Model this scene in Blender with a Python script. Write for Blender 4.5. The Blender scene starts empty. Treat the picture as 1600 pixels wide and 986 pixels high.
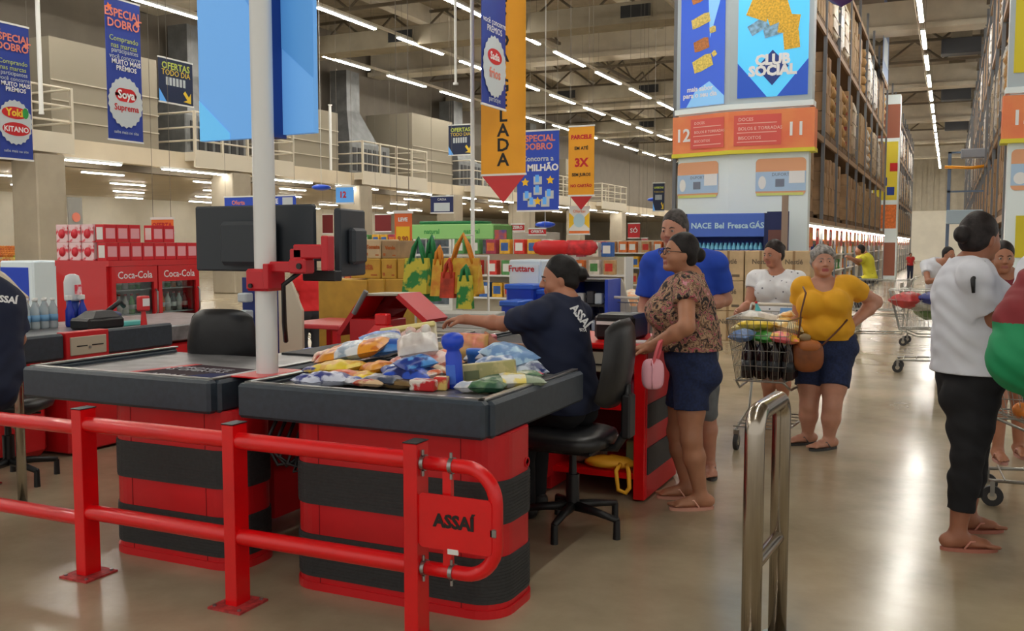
import bpy, math, random
import numpy as np
from mathutils import Vector, Matrix
random.seed(7)
R = math.radians
PI = math.pi
SC = bpy.context.scene
COL = SC.collection

# ---------------------------------------------------------------- camera
CAM_H = 1.52; FPX = 1480.0; VPX = 684.0; VPY = 111.0      # the frame is 1600 x 986
PITCH = math.atan(VPY / FPX)
YAW = math.atan(VPX / (FPX / math.cos(PITCH)))
cd = bpy.data.cameras.new('camera')
cd.sensor_fit = 'HORIZONTAL'; cd.sensor_width = 36.0; cd.lens = 36.0 * FPX / 1600.0
cd.clip_start = 0.05; cd.clip_end = 400
cam = bpy.data.objects.new('camera', cd); COL.objects.link(cam)
cam.location = (0, 0, CAM_H)
cam.rotation_euler = (PI / 2 - PITCH, 0, YAW)
SC.camera = cam

# ---------------------------------------------------------------- world and exposure
w = bpy.data.worlds.new('world'); SC.world = w; w.use_nodes = True
w.node_tree.nodes['Background'].inputs[0].default_value = (1.0, 0.95, 0.87, 1)
w.node_tree.nodes['Background'].inputs[1].default_value = 0.72
SC.view_settings.view_transform = 'Standard'; SC.view_settings.look = 'None'
SC.view_settings.gamma = 1.0; SC.view_settings.exposure = 0.2
SC.view_settings.use_curve_mapping = False
LAMP = 62.0        # strength of every fluorescent tube
LAMP_LOW = 32.0     # tubes under the mezzanine

# ---------------------------------------------------------------- where things stand (metres; X right along the checkouts, Y down the aisle)
_cy, _sy, _cp, _sp = math.cos(YAW), math.sin(YAW), math.cos(PITCH), math.sin(PITCH)
def ray(px, py):
    u = (px - 800) / FPX; v = (493 - py) / FPX
    hf = _cp + v * _sp
    return Vector((-_sy * hf + _cy * u, _cy * hf + _sy * u, -_sp + v * _cp))
def G(px, py, z=0.0):
    r = ray(px, py); return Vector((0, 0, CAM_H)) + r * ((z - CAM_H) / r.z)
def AY(px, py, Y):
    r = ray(px, py); return Vector((0, 0, CAM_H)) + r * (Y / r.y)
def AX(px, py, X):
    r = ray(px, py); return Vector((0, 0, CAM_H)) + r * (X / r.x)
def DD(px, py, D):
    r = ray(px, py); f = (-_sy * r.x + _cy * r.y) * _cp - r.z * _sp
    return Vector((0, 0, CAM_H)) + r * (D / f)

# ---------------------------------------------------------------- materials
def lin(c):
    c = c / 255.0
    return c / 12.92 if c <= 0.04045 else ((c + 0.055) / 1.055) ** 2.4
def rgb(c): return (lin(c[0]), lin(c[1]), lin(c[2]), 1.0)
MATS = {}
def M(key, c=(200, 200, 200), rough=0.5, metal=0.0, emit=0.0, noise=0.0, scale=20.0, c2=None, bump=0.0, alpha=1.0, trans=0.0, coat=0.0, kind='noise', lo=0.35, hi=0.65, spec=0.5, sub=0.0):
    """a procedural surface: base colour, worn by noise towards c2"""
    if key in MATS: return MATS[key]
    m = bpy.data.materials.new(key); m.use_nodes = True; MATS[key] = m
    nt = m.node_tree; b = nt.nodes['Principled BSDF']
    b.inputs['Base Color'].default_value = rgb(c); b.inputs['Roughness'].default_value = rough
    b.inputs['Metallic'].default_value = metal; b.inputs['Alpha'].default_value = alpha
    b.inputs['Transmission Weight'].default_value = trans; b.inputs['Coat Weight'].default_value = coat
    b.inputs['Specular IOR Level'].default_value = spec
    m.diffuse_color = rgb(c)
    if sub: 
        b.inputs['Subsurface Weight'].default_value = sub; b.inputs['Subsurface Radius'].default_value = (0.6, 0.25, 0.12)
        b.inputs['Subsurface Scale'].default_value = 0.02
    if emit:
        b.inputs['Emission Color'].default_value = rgb(c); b.inputs['Emission Strength'].default_value = emit
    if noise or c2 or bump:
        tc = nt.nodes.new('ShaderNodeTexCoord')
        if kind == 'voronoi':
            n = nt.nodes.new('ShaderNodeTexVoronoi'); n.inputs['Scale'].default_value = scale; out = n.outputs['Distance']
        elif kind == 'wave':
            n = nt.nodes.new('ShaderNodeTexWave'); n.inputs['Scale'].default_value = scale; out = n.outputs['Fac']
            n.inputs['Distortion'].default_value = 1.0
        else:
            n = nt.nodes.new('ShaderNodeTexNoise'); n.inputs['Scale'].default_value = scale; n.inputs['Detail'].default_value = 6; out = n.outputs['Fac']
        nt.links.new(tc.outputs['Object'], n.inputs['Vector'])
        if noise or c2:
            rp = nt.nodes.new('ShaderNodeValToRGB')
            rp.color_ramp.elements[0].position = lo; rp.color_ramp.elements[1].position = hi
            d = c2 or tuple(max(0, x * (1 - noise)) for x in c)
            rp.color_ramp.elements[0].color = rgb(d); rp.color_ramp.elements[1].color = rgb(c)
            nt.links.new(out, rp.inputs['Fac']); nt.links.new(rp.outputs['Color'], b.inputs['Base Color'])
        if bump:
            bp = nt.nodes.new('ShaderNodeBump'); bp.inputs['Strength'].default_value = bump; bp.inputs['Distance'].default_value = 0.01
            nt.links.new(out, bp.inputs['Height']); nt.links.new(bp.outputs['Normal'], b.inputs['Normal'])
    return m

RED = M('red_enamel', (232, 2, 12), 0.32, coat=0.25, noise=0.10, scale=3)
REDM = M('red_laminate', (214, 22, 32), 0.42, noise=0.08, scale=2)
RUB = M('charcoal_rubber', (50, 62, 74), 0.45, noise=0.12, scale=30, bump=0.05)
RUBD = M('black_ribbed_rubber', (52, 54, 56), 0.6, noise=0.15, scale=60)
STEEL = M('brushed_steel', (172, 172, 172), 0.28, 0.9, noise=0.14, scale=14)
TRAY = M('worn_steel_tray', (150, 150, 152), 0.34, 0.35, noise=0.22, scale=9)
CHROME = M('chrome', (205, 200, 195), 0.14, 1.0)
BLACK = M('black_plastic', (22, 23, 26), 0.45)
DGREY = M('dark_grey_plastic', (44, 52, 60), 0.5)
WHITE = M('white_paint', (232, 234, 232), 0.4)
CREAM = M('cream_laminate', (206, 198, 178), 0.5)
BEIGE = M('beige_plastic', (186, 178, 158), 0.5)
PINK = M('pink_vinyl', (245, 180, 196), 0.45)
BLUE = M('blue_panel', (22, 58, 150), 0.5)
NAVY = M('navy_print', (18, 36, 92), 0.5)
YEL = M('yellow_print', (246, 200, 30), 0.5)
ORG = M('orange_print', (240, 120, 40), 0.5)
GRN = M('green_print', (40, 150, 70), 0.5)
TXTW = M('white_lettering', (238, 240, 242), 0.5)
TXTB = M('black_lettering', (25, 22, 20), 0.6)
TXTR = M('red_lettering', (200, 26, 34), 0.5)
TXTY = M('yellow_lettering', (240, 205, 60), 0.5)
CARD = M('brown_cardboard', (176, 146, 108), 0.8, noise=0.14, scale=6)
WOOD = M('pallet_wood', (120, 92, 62), 0.8, noise=0.3, scale=12)
GLASS = M('clear_glass', (235, 245, 245), 0.03, trans=1.0)
CLEAR = M('clear_film', (240, 242, 244), 0.12, trans=0.85, bump=0.3, scale=40)

# ---------------------------------------------------------------- mesh builder
class MB:
    def __init__(s): s.v = []; s.f = []; s.m = []; s.mats = []; s.sm = []
    def mi(s, m):
        if m not in s.mats: s.mats.append(m)
        return s.mats.index(m)
    def add(s, vs, fs, m, smooth=False):
        o = len(s.v); s.v += [tuple(v) for v in vs]; k = s.mi(m)
        for f in fs: s.f.append([i + o for i in f]); s.m.append(k); s.sm.append(smooth)
        return s
    def box(s, a, b, m, bev=0.0, mtx=None):
        x0, y0, z0 = [min(a[i], b[i]) for i in range(3)]; x1, y1, z1 = [max(a[i], b[i]) for i in range(3)]
        if bev <= 0:
            vs = [Vector(p) for p in ((x0,y0,z0),(x1,y0,z0),(x1,y1,z0),(x0,y1,z0),(x0,y0,z1),(x1,y0,z1),(x1,y1,z1),(x0,y1,z1))]
            fs = [(0,3,2,1),(4,5,6,7),(0,1,5,4),(1,2,6,5),(2,3,7,6),(3,0,4,7)]
        else:
            c = Vector(((x0+x1)/2, (y0+y1)/2, (z0+z1)/2)); h = Vector(((x1-x0)/2, (y1-y0)/2, (z1-z0)/2))
            bev = min(bev, h.x*.98, h.y*.98, h.z*.98)
            vs = []; idx = {}; fs = []
            for sx in (-1,1):
                for sy in (-1,1):
                    for sz in (-1,1):
                        for ax in range(3):
                            p = Vector((sx*h.x, sy*h.y, sz*h.z)); q = p.copy()
                            for k in range(3):
                                if k != ax: q[k] -= bev*(1 if p[k] > 0 else -1)
                            idx[(sx,sy,sz,ax)] = len(vs); vs.append(c + q)
            def face(keys):
                fs.append([idx[k] for k in keys])
            for ax in range(3):
                for sg in (-1,1):
                    o = [k for k in range(3) if k != ax]; ring = []
                    for (p, q) in ((-1,-1),(1,-1),(1,1),(-1,1)):
                        t = [0,0,0]; t[ax]=sg; t[o[0]]=p; t[o[1]]=q; ring.append((t[0],t[1],t[2],ax))
                    if (sg > 0) != (ax != 1): ring.reverse()
                    face(ring)
            for ax in range(3):
                o = [k for k in range(3) if k != ax]
                for p in (-1,1):
                    for q in (-1,1):
                        def K(e, a2):
                            t = [0,0,0]; t[ax]=e; t[o[0]]=p; t[o[1]]=q; return (t[0],t[1],t[2],a2)
                        face([K(-1,o[0]),K(1,o[0]),K(1,o[1]),K(-1,o[1])] if (p*q > 0) == (ax == 1) else [K(-1,o[1]),K(1,o[1]),K(1,o[0]),K(-1,o[0])])
            for sx in (-1,1):
                for sy in (-1,1):
                    for sz in (-1,1):
                        r = [(sx,sy,sz,0),(sx,sy,sz,1),(sx,sy,sz,2)]
                        face(r if sx*sy*sz > 0 else r[::-1])
        if mtx is not None: vs = [mtx @ v for v in vs]
        return s.add(vs, fs, m)
    def ring(s, c, ax, r, n, ph=0):
        ax = ax.normalized(); t = Vector((0,0,1)) if abs(ax.z) < .9 else Vector((1,0,0))
        u = ax.cross(t).normalized(); w_ = ax.cross(u)
        return [c + u*(r*math.cos(2*PI*i/n+ph)) + w_*(r*math.sin(2*PI*i/n+ph)) for i in range(n)]
    def cyl(s, a, b, r, m, r2=None, n=12, cap=True):
        a = Vector(a); b = Vector(b); r2 = r if r2 is None else r2
        vs = s.ring(a, b-a, r, n) + s.ring(b, b-a, r2, n)
        s.add(vs, [(i, (i+1)%n, n+(i+1)%n, n+i) for i in range(n)], m, True)
        if cap: s.add(vs[:n], [tuple(range(n))[::-1]], m); s.add(vs[n:], [tuple(range(n))], m)
        return s
    def tube(s, pts, r, m, n=8, closed=False):
        pts = [Vector(p) for p in pts]; N = len(pts); rings = []; prev = None
        for i, p in enumerate(pts):
            if closed: d = (pts[(i+1)%N] - pts[i-1]).normalized()
            else: d = ((pts[min(i+1,N-1)] - p).normalized() + (p - pts[max(i-1,0)]).normalized()).normalized()
            if prev is None:
                t = Vector((0,0,1)) if abs(d.z) < .9 else Vector((1,0,0)); u = d.cross(t).normalized()
            else: u = (prev - d*prev.dot(d)).normalized()
            prev = u; w_ = d.cross(u); rr = r[i] if isinstance(r, (list, tuple)) else r
            rings.append([p + u*(rr*math.cos(2*PI*k/n)) + w_*(rr*math.sin(2*PI*k/n)) for k in range(n)])
        vs = [v for q in rings for v in q]; fs = []
        for i in range(N if closed else N-1):
            j = (i+1) % N
            for k in range(n): fs.append((i*n+k, i*n+(k+1)%n, j*n+(k+1)%n, j*n+k))
        if not closed: fs += [tuple(range(n))[::-1], tuple((N-1)*n+k for k in range(n))]
        return s.add(vs, fs, m, True)
    def lathe(s, c, prof, m, n=16, ax=(0,0,1)):
        c = Vector(c); ax = Vector(ax); vs = []; K = len(prof)
        for (r, h) in prof: vs += s.ring(c + ax*h, ax, max(r, 1e-4), n)
        fs = [(i*n+k, i*n+(k+1)%n, (i+1)*n+(k+1)%n, (i+1)*n+k) for i in range(K-1) for k in range(n)]
        fs += [tuple(range(n))[::-1], tuple((K-1)*n+k for k in range(n))]
        return s.add(vs, fs, m, True)
    def prism(s, poly, z0, z1, m, mtx=None, top=None):
        """poly in xy, extruded z0..z1; top scales the upper outline"""
        n = len(poly); t = top or poly
        vs = [Vector((x, y, z0)) for x, y in poly] + [Vector((x, y, z1)) for x, y in t]
        if mtx is not None: vs = [mtx @ v for v in vs]
        return s.add(vs, [tuple(range(n))[::-1], tuple(range(n, 2*n))] + [(i, (i+1)%n, n+(i+1)%n, n+i) for i in range(n)], m)
    def blob(s, c, r, m, nu=14, nv=9, mtx=None, jit=0.0, seed=0, p=1.0):
        """superellipsoid; jit crumples it"""
        rd = random.Random(seed); c = Vector(c); vs = []
        def sp(a, e): return math.copysign(abs(a)**e, a)
        for j in range(nv+1):
            t = -PI/2 + PI*j/nv
            for i in range(nu):
                a = 2*PI*i/nu; k = 1 + (rd.uniform(-jit, jit) if 0 < j < nv else 0)
                v = Vector((r[0]*sp(math.cos(t),p)*sp(math.cos(a),p)*k, r[1]*sp(math.cos(t),p)*sp(math.sin(a),p)*k, r[2]*sp(math.sin(t),p)*k))
                if mtx is not None: v = mtx @ v
                vs.append(c + v)
        fs = [(j*nu+i, j*nu+(i+1)%nu, (j+1)*nu+(i+1)%nu, (j+1)*nu+i) for j in range(nv) for i in range(nu)]
        return s.add(vs, fs, m, True)
    def mesh(s, name, off=(0,0,0)):
        me = bpy.data.meshes.new(name); o = Vector(off)
        me.from_pydata([tuple(Vector(v) - o) for v in s.v], [], s.f)
        for m in s.mats: me.materials.append(m)
        me.polygons.foreach_set('material_index', s.m)
        me.polygons.foreach_set('use_smooth', s.sm)
        me.update(); return me

def tag(o, label=None, cat=None, group=None, kind=None):
    if label: o['label'] = label
    if cat: o['category'] = cat
    if group: o['group'] = group
    if kind: o['kind'] = kind
    return o
def thing(name, label, cat, loc=(0,0,0), rz=0.0, group=None):
    o = bpy.data.objects.new(name, None); COL.objects.link(o); o.empty_display_size = 0.1
    o.location = loc; o.rotation_euler = (0, 0, rz)
    return tag(o, label, cat, group)
def part(name, mb, par, world=False, label=None):
    """one mesh object; world=True: mb is in world metres and par stands unrotated"""
    off = (0, 0, 0)
    if world:
        off = Vector(par.location); q = par.parent
        while q is not None: off += q.location; q = q.parent
    o = bpy.data.objects.new(name, mb.mesh(name, off)); COL.objects.link(o); o.parent = par
    if label: o['label'] = label
    return o
def solo(name, mb, label, cat, loc=(0,0,0), group=None, rz=0.0, local=False):
    o = bpy.data.objects.new(name, mb.mesh(name, (0,0,0) if local else loc)); COL.objects.link(o); o.location = loc; o.rotation_euler = (0,0,rz)
    return tag(o, label, cat, group)
def struct(name, mb):
    o = bpy.data.objects.new(name, mb.mesh(name)); COL.objects.link(o); o['kind'] = 'structure'; return o
def kids(o): return [c for c in COL.objects if c.parent == o]
KIDS = {}
def dup(root, loc, rz=None, label=None, group=None, scale=None):
    """copy a thing with its parts and their sub-parts"""
    def cp(o, par):
        c = o.copy(); COL.objects.link(c); c.parent = par
        for k in KIDS[o.name]: cp(k, c)
        return c
    def reg(o):
        if o.name not in KIDS:
            KIDS[o.name] = kids(o)
            for k in KIDS[o.name]: reg(k)
    reg(root)
    c = cp(root, None); c.location = loc
    if rz is not None: c.rotation_euler = (0, 0, rz)
    if scale: c.scale = scale
    if label: c['label'] = label
    if group: c['group'] = group
    return c

# lettering and flat print on a panel: a frame of origin, right, up
class Panel:
    def __init__(s, par, o, u, v=(0,0,1), world=True):
        s.par = par; s.o = Vector(o); s.u = Vector(u).normalized(); s.v = Vector(v).normalized(); s.n = s.u.cross(s.v)
        if world:
            q = par
            while q is not None: s.o = s.o - q.location; q = q.parent
    def pt(s, a, b, k=0.0): return s.o + s.u*a + s.v*b + s.n*k
    def poly(s, pts, m, k=0.001, th=0.001, name='print'):
        mb = MB(); n = len(pts)
        vs = [s.pt(a, b, k) for a, b in pts] + [s.pt(a, b, k+th) for a, b in pts]
        mb.add(vs, [tuple(range(n))[::-1], tuple(range(n, 2*n))] + [(i, (i+1)%n, n+(i+1)%n, n+i) for i in range(n)], m)
        return part(name, mb, s.par)
    def rect(s, a0, b0, a1, b1, m, k=0.001, name='print'): return s.poly([(a0,b0),(a1,b0),(a1,b1),(a0,b1)], m, k, name=name)
    def ell(s, a, b, ra, rb, m, k=0.001, name='print', n=28, scal=0.0):
        return s.poly([(a+ra*(1+scal*(i%2))*math.cos(2*PI*i/n), b+rb*(1+scal*(i%2))*math.sin(2*PI*i/n)) for i in range(n)], m, k, name=name)
    def text(s, t, a, b, size, m, k=0.003, align='CENTER', sx=1.0, rot=0.0, bold=0.0, line=0.9):
        cu = bpy.data.curves.new('lettering', 'FONT'); cu.body = t; cu.size = size; cu.align_x = align; cu.align_y = 'CENTER'
        cu.extrude = 0.0006; cu.offset = bold; cu.space_line = line; cu.resolution_u = 2
        ob = bpy.data.objects.new('tmp', cu); COL.objects.link(ob)
        me = bpy.data.meshes.new_from_object(ob); COL.objects.unlink(ob); bpy.data.objects.remove(ob)
        r = Matrix.Rotation(rot, 4, 'Z') @ Matrix.Diagonal((sx, 1, 1, 1))
        fr = Matrix(((s.u.x, s.v.x, s.n.x, 0), (s.u.y, s.v.y, s.n.y, 0), (s.u.z, s.v.z, s.n.z, 0), (0,0,0,1)))
        me.transform(Matrix.Translation(s.pt(a, b, k)) @ fr @ r)
        me.materials.clear(); me.materials.append(m)
        o = bpy.data.objects.new('lettering', me); COL.objects.link(o); o.parent = s.par
        return o
def rrect(x0, y0, x1, y1, r, n=6):
    P_ = []
    for cx, cy, a0 in ((x1-r, y0+r, -PI/2), (x1-r, y1-r, 0), (x0+r, y1-r, PI/2), (x0+r, y0+r, PI)):
        for i in range(n+1):
            a = a0 + PI/2*i/n; P_.append((cx+r*math.cos(a), cy+r*math.sin(a)))
    return P_
# ================================================================ THE BUILDING
FLOOR = M('polished_concrete', (176, 164, 146), 0.26)
def floor_nodes():
    nt = FLOOR.node_tree; b = nt.nodes['Principled BSDF']; tc = nt.nodes.new('ShaderNodeTexCoord')
    n1 = nt.nodes.new('ShaderNodeTexNoise'); n1.inputs['Scale'].default_value = 0.9; n1.inputs['Detail'].default_value = 8; n1.inputs['Roughness'].default_value = 0.62
    r1 = nt.nodes.new('ShaderNodeValToRGB'); r1.color_ramp.elements[0].position = 0.3; r1.color_ramp.elements[1].position = 0.72
    r1.color_ramp.elements[0].color = rgb((138, 125, 101)); r1.color_ramp.elements[1].color = rgb((186, 172, 146))
    n2 = nt.nodes.new('ShaderNodeTexNoise'); n2.inputs['Scale'].default_value = 1.2; n2.inputs['Detail'].default_value = 2
    r2 = nt.nodes.new('ShaderNodeMapRange'); r2.inputs['From Min'].default_value = 0.3; r2.inputs['From Max'].default_value = 0.7
    r2.inputs['To Min'].default_value = 0.18; r2.inputs['To Max'].default_value = 0.23
    for n in (n1, n2): nt.links.new(tc.outputs['Object'], n.inputs['Vector'])
    nt.links.new(n1.outputs['Fac'], r1.inputs['Fac']); nt.links.new(r1.outputs['Color'], b.inputs['Base Color'])
    nt.links.new(n2.outputs['Fac'], r2.inputs['Value']); nt.links.new(r2.outputs['Result'], b.inputs['Roughness'])
floor_nodes()
CEIL = M('dim_roof_sheet', (150, 138, 118), 0.8, noise=0.1, scale=3)
BEAM = M('grey_beam_paint', (196, 187, 168), 0.7, noise=0.06, scale=2)
TRUS = M('truss_steel', (96, 86, 70), 0.7)
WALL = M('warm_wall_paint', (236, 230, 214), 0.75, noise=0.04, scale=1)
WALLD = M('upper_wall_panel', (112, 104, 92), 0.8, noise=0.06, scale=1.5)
MEZC = M('mezzanine_soffit', (214, 200, 174), 0.55, noise=0.05, scale=1)
RAILM = M('cream_rail_paint', (206, 198, 180), 0.5)
COLM = M('column_paint', (168, 158, 140), 0.7, noise=0.05, scale=2)
TUBE = M('fluorescent_tube', (255, 250, 240), 0.5, emit=LAMP)
TUBEL = M('low_fluorescent_tube', (255, 250, 240), 0.5, emit=LAMP_LOW)

struct('floor', MB().box((-46, -6, -0.2), (16, 96, 0), FLOOR))
struct('ceiling', MB().box((-24, -6, 10.2), (16, 96, 10.4), CEIL))
mb = MB(); mb.box((-46, 95.5, 0), (16, 96, 4.6), WALL)
x = -46.0
while x < 16:                                        # corrugated sheet above the masonry
    mb.box((x, 95.45, 4.6), (x+0.5, 95.9, 10.2), BEAM); mb.box((x+0.5, 95.6, 4.6), (x+1.0, 95.9, 10.2), BEAM); x += 1.0
struct('wall_back', mb)
struct('wall_left', MB().box((-38.2, -6, 0), (-38, 95.5, 4.0), WALL))
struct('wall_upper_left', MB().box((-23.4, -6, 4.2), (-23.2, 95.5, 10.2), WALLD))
mb = MB(); mb.box((-38, -6, 3.86), (-20.6, 95.5, 4.1), MEZC); mb.box((-20.75, -6, 3.72), (-20.4, 95.5, 4.2), MEZC)
mb.box((-21.1, -6, 3.55), (-20.8, 95.5, 3.86), TRUS)
struct('ceiling_mezzanine', mb)
k = 0
for Y in (9.3, 22.3, 35.3, 48.3, 61.3, 74.3, 87.3):
    k += 1
    struct('trim_%d' % k, MB().box((-23, Y, 8.9), (16, Y+0.5, 9.75), BEAM).box((-23, Y-0.25, 8.72), (16, Y+0.75, 8.9), BEAM))
for X in (-17.8, -10.2, -6, 3.2):
    k += 1
    struct('trim_%d' % k, MB().box((X-0.2, -6, 9.6), (X+0.2, 95, 10.2), BEAM))
# open steel trusses between the beams
for Y in (13.5, 17.8, 26.5, 31.0, 39.6, 44.0, 52.6, 57.0, 65.6, 70, 78.6):
    mb = MB(); z0, z1 = 9.2, 10.05
    mb.box((-22.5, Y-0.05, z0-0.05), (15, Y+0.05, z0+0.05), TRUS); mb.box((-22.5, Y-0.05, z1-0.05), (15, Y+0.05, z1+0.05), TRUS)
    x = -22.5; up = True
    while x < 14.5:
        a, b = ((x, Y, z0), (x+1.1, Y, z1)) if up else ((x, Y, z1), (x+1.1, Y, z0))
        mb.cyl(a, b, 0.045, TRUS, n=5); x += 1.1; up = not up
    k += 1; struct('trim_%d' % k, mb)
for X in (-14.2, -4.4, 0.9):                              # trusses running down the hall
    mb = MB(); mb.box((X-0.05, 0, 9.35), (X+0.05, 95, 9.45), TRUS); y = 0; up = True
    while y < 94:
        a, b = ((X, y, 9.4), (X, y+1.6, 10.1)) if up else ((X, y, 10.1), (X, y+1.6, 9.4))
        mb.cyl(a, b, 0.045, TRUS, n=5); y += 1.6; up = not up
    k += 1; struct('trim_%d' % k, mb)

# pillars carrying the mezzanine
for i, Y in enumerate((16.5, 23.4, 30.3, 37.7, 45.6, 53.5, 61.5)):
    w2 = 0.42 if i != 4 else 0.75
    c = solo('pillar', MB().box((-20.9, Y-w2, 0), (-20.0, Y+w2, 3.72), COLM, 0.03),
         ['square beige pillar beside the red fridges on the far left', 'square beige pillar hidden behind the white pole', 'square beige pillar above the small red ceiling sign',
          'square beige pillar behind the tall green fridges', 'wide beige pillar below the long yellow banner', 'slim beige pillar far back by the red poster', 'most distant slim beige pillar under the mezzanine'][i], 'pillar', (-20.4, Y, 0))
# a ceiling light: reflector body, tube, two hangers
def lamp_proto(name, L, tube, hang, label, group):
    t = thing(name, label, 'ceiling light', (0, 0, 0), 0, group)
    part('housing', MB().box((-0.07, 0, 0.03), (0.07, L, 0.09), WHITE, 0.01), t)
    part('tube', MB().box((-0.055, 0.04, 0), (0.055, L-0.04, 0.028), tube, 0.008), t)
    if hang:
        for y in (0.25, L-0.25): part('hanger', MB().cyl((0, y, 0.09), (0, y, 0.09+hang), 0.004, M('hanger_wire', (70, 62, 52), .7), n=4), t)
    return t
LB = 'long white tube light in the %s row of hall lights'
hallg = 'tube lights of the %s hall row'
protoH = None; rows = [(-19.9, 'leftmost', 14.9), (-16.0, 'second leftmost', 13.5), (-12.35, 'middle', 13.4), (-7.1, 'near right', 27.6+16.8), (-4.4, 'roof centre', 10.6+16.8), (-0.95, 'aisle', 15.2), (3.4, 'right hand', 20+16.8)]  # roof centre row: unseen near fixtures added to light the tower front
for X, nm, y0 in rows:
    y = y0 - 4.2*4; step = 4.2
    L = 2.95
    while y < 88:
        lab = LB % nm; gr = hallg % nm
        if nm == 'aisle': lab = 'bright tube light in the row over the rack aisle'; gr = 'tube lights over the rack aisle'
        if protoH is None: protoH = lamp_proto('ceiling_light', L, TUBE, 1.5, lab, gr); protoH.location = (X, y, 8.0)
        else: dup(protoH, (X, y, 8.0), label=lab, group=gr)
        y += step
    k += 1; struct('trim_%d' % k, MB().box((X-0.14, -5, 8.13), (X-0.06, 92, 8.21), BEAM))
protoL = None; 
y = 3.6
while y < 70:
    if protoL is None:
        protoL = lamp_proto('ceiling_light', 2.75, TUBEL, 0, 'white tube light fixed along the mezzanine edge', 'tube lights along the mezzanine edge'); protoL.location = (-20.3, y, 3.66)
    else: dup(protoL, (-20.3, y, 3.63))
    y += 4.2
for X in (-24.5, -28, -32, -36):  # the row nearest the left wall is added to brighten that wall
    y = 14.0 + (X % 3)
    while y < 60:
        dup(protoL, (X, y, 3.74), label='white tube light under the mezzanine soffit', group='tube lights under the soffit', scale=(1, 0.6, 1)); y += 4.8

# balconies with railings along the mezzanine
def balcony(y0, y1, label):
    t = thing('balcony', label, 'balcony', (-20.0, y0, 4.05))
    Lb = y1 - y0
    part('deck', MB().box((-3.1, 0.07, -0.02), (-.07, Lb-.005, 0.1), RAILM).box((-0.06, 0, -0.28), (0, Lb, 0.22), RAILM).box((-3.1, 0, -0.1), (-0.06, 0.06, 0.16), RAILM), t)
    for (p, q) in (((-0.03, 0.03), (-0.03, Lb-0.03)), ((-2.9, 0.03), (-0.1, 0.03)), ((-0.1, Lb-0.03), (-2.9, Lb-0.03))):
        n = 4 if abs(p[1]-q[1]) > 1 else 2
        mb = MB()
        for z in (0.5, 0.88, 1.32): mb.cyl((p[0], p[1], z), (q[0], q[1], z), 0.03, RAILM, n=6)
        part('rail', mb, t)
        for i in range(n+1):
            if (p[0] == -2.9 and i == n) or (p[0] == -0.1 and i == 0): continue
            x = p[0]+(q[0]-p[0])*i/n; y = p[1]+(q[1]-p[1])*i/n
            part('post', MB().box((x-0.035, y-0.035, 0.1), (x+0.035, y+0.035, 1.35), RAILM), t)
balcony(12.4, 17.2, 'cream railed balcony cut off by the left banner')
balcony(21.4, 26.0, 'cream railed balcony behind the light blue hanging sign')
balcony(30.1, 34.9, 'cream railed balcony with grey ducts left of the long yellow banner')
balcony(39.0, 43.6, 'cream railed balcony below the dark blue hanging sign')
balcony(48.0, 52.8, 'cream railed balcony beside the small yellow banner')
balcony(57.0, 62.0, 'far cream railed balcony left of the aisle tower')
# partition rooms and air handlers on the mezzanine
for i, (y0, y1, h) in enumerate(((17.3, 20.9, 2.6), (26.3, 29.8, 2.2), (35.2, 38.8, 2.9), (44, 47.8, 2.4), (53, 56.8, 2.4))):
    mb = MB().box((-23.2, y0, 4.2), (-20.9, y1, 4.2+h), M('plant_room_panel', (138, 130, 114), 0.8))
    for z in (4.7, 5.2, 5.7): mb.box((-20.9, y0, z), (-20.86, y1, z+0.03), BEAM)
    k += 1; struct('wall_plant_room_%d' % (i+1), mb)
DUCT = M('galvanised_duct', (120, 122, 122), 0.5, 0.3, noise=0.15, scale=3)
for i, (Y, lab) in enumerate(((13.4, 'grey air handler on the leftmost balcony'), (22.3, 'grey air handler behind the light blue sign'), (31, 'grey air handler with sloping duct hood left of the yellow banner'), (40.0, 'grey air handler behind the small dark blue sign'), (49.2, 'grey air handler on the balcony by the small yellow banner'))):
    t = thing('air_handler', lab, 'air conditioner', (-21.9, Y, 4.15))
    part('body', MB().box((-1.0, 0, 0.02), (0.7, 2.9, 1.35), DUCT, 0.03), t)
    mb = MB()
    for j in range(7): mb.box((0.7, 0.2+j*0.36, 0.25), (0.72, 0.42+j*0.36, 1.15), BLACK)
    part('vent', mb, t)
    mb = MB()
    mb.prism([(-0.9, 0.3), (0.5, 0.3), (0.5, 2.4), (-0.9, 2.4)], 1.35, 2.7, DUCT, top=[(-0.9, 1.0), (-0.1, 1.0), (-0.1, 1.9), (-0.9, 1.9)])
    mb.box((-0.9, 1.0, 2.7), (-0.1, 1.9, 4.3), DUCT)
    part('duct', mb, t)
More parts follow.
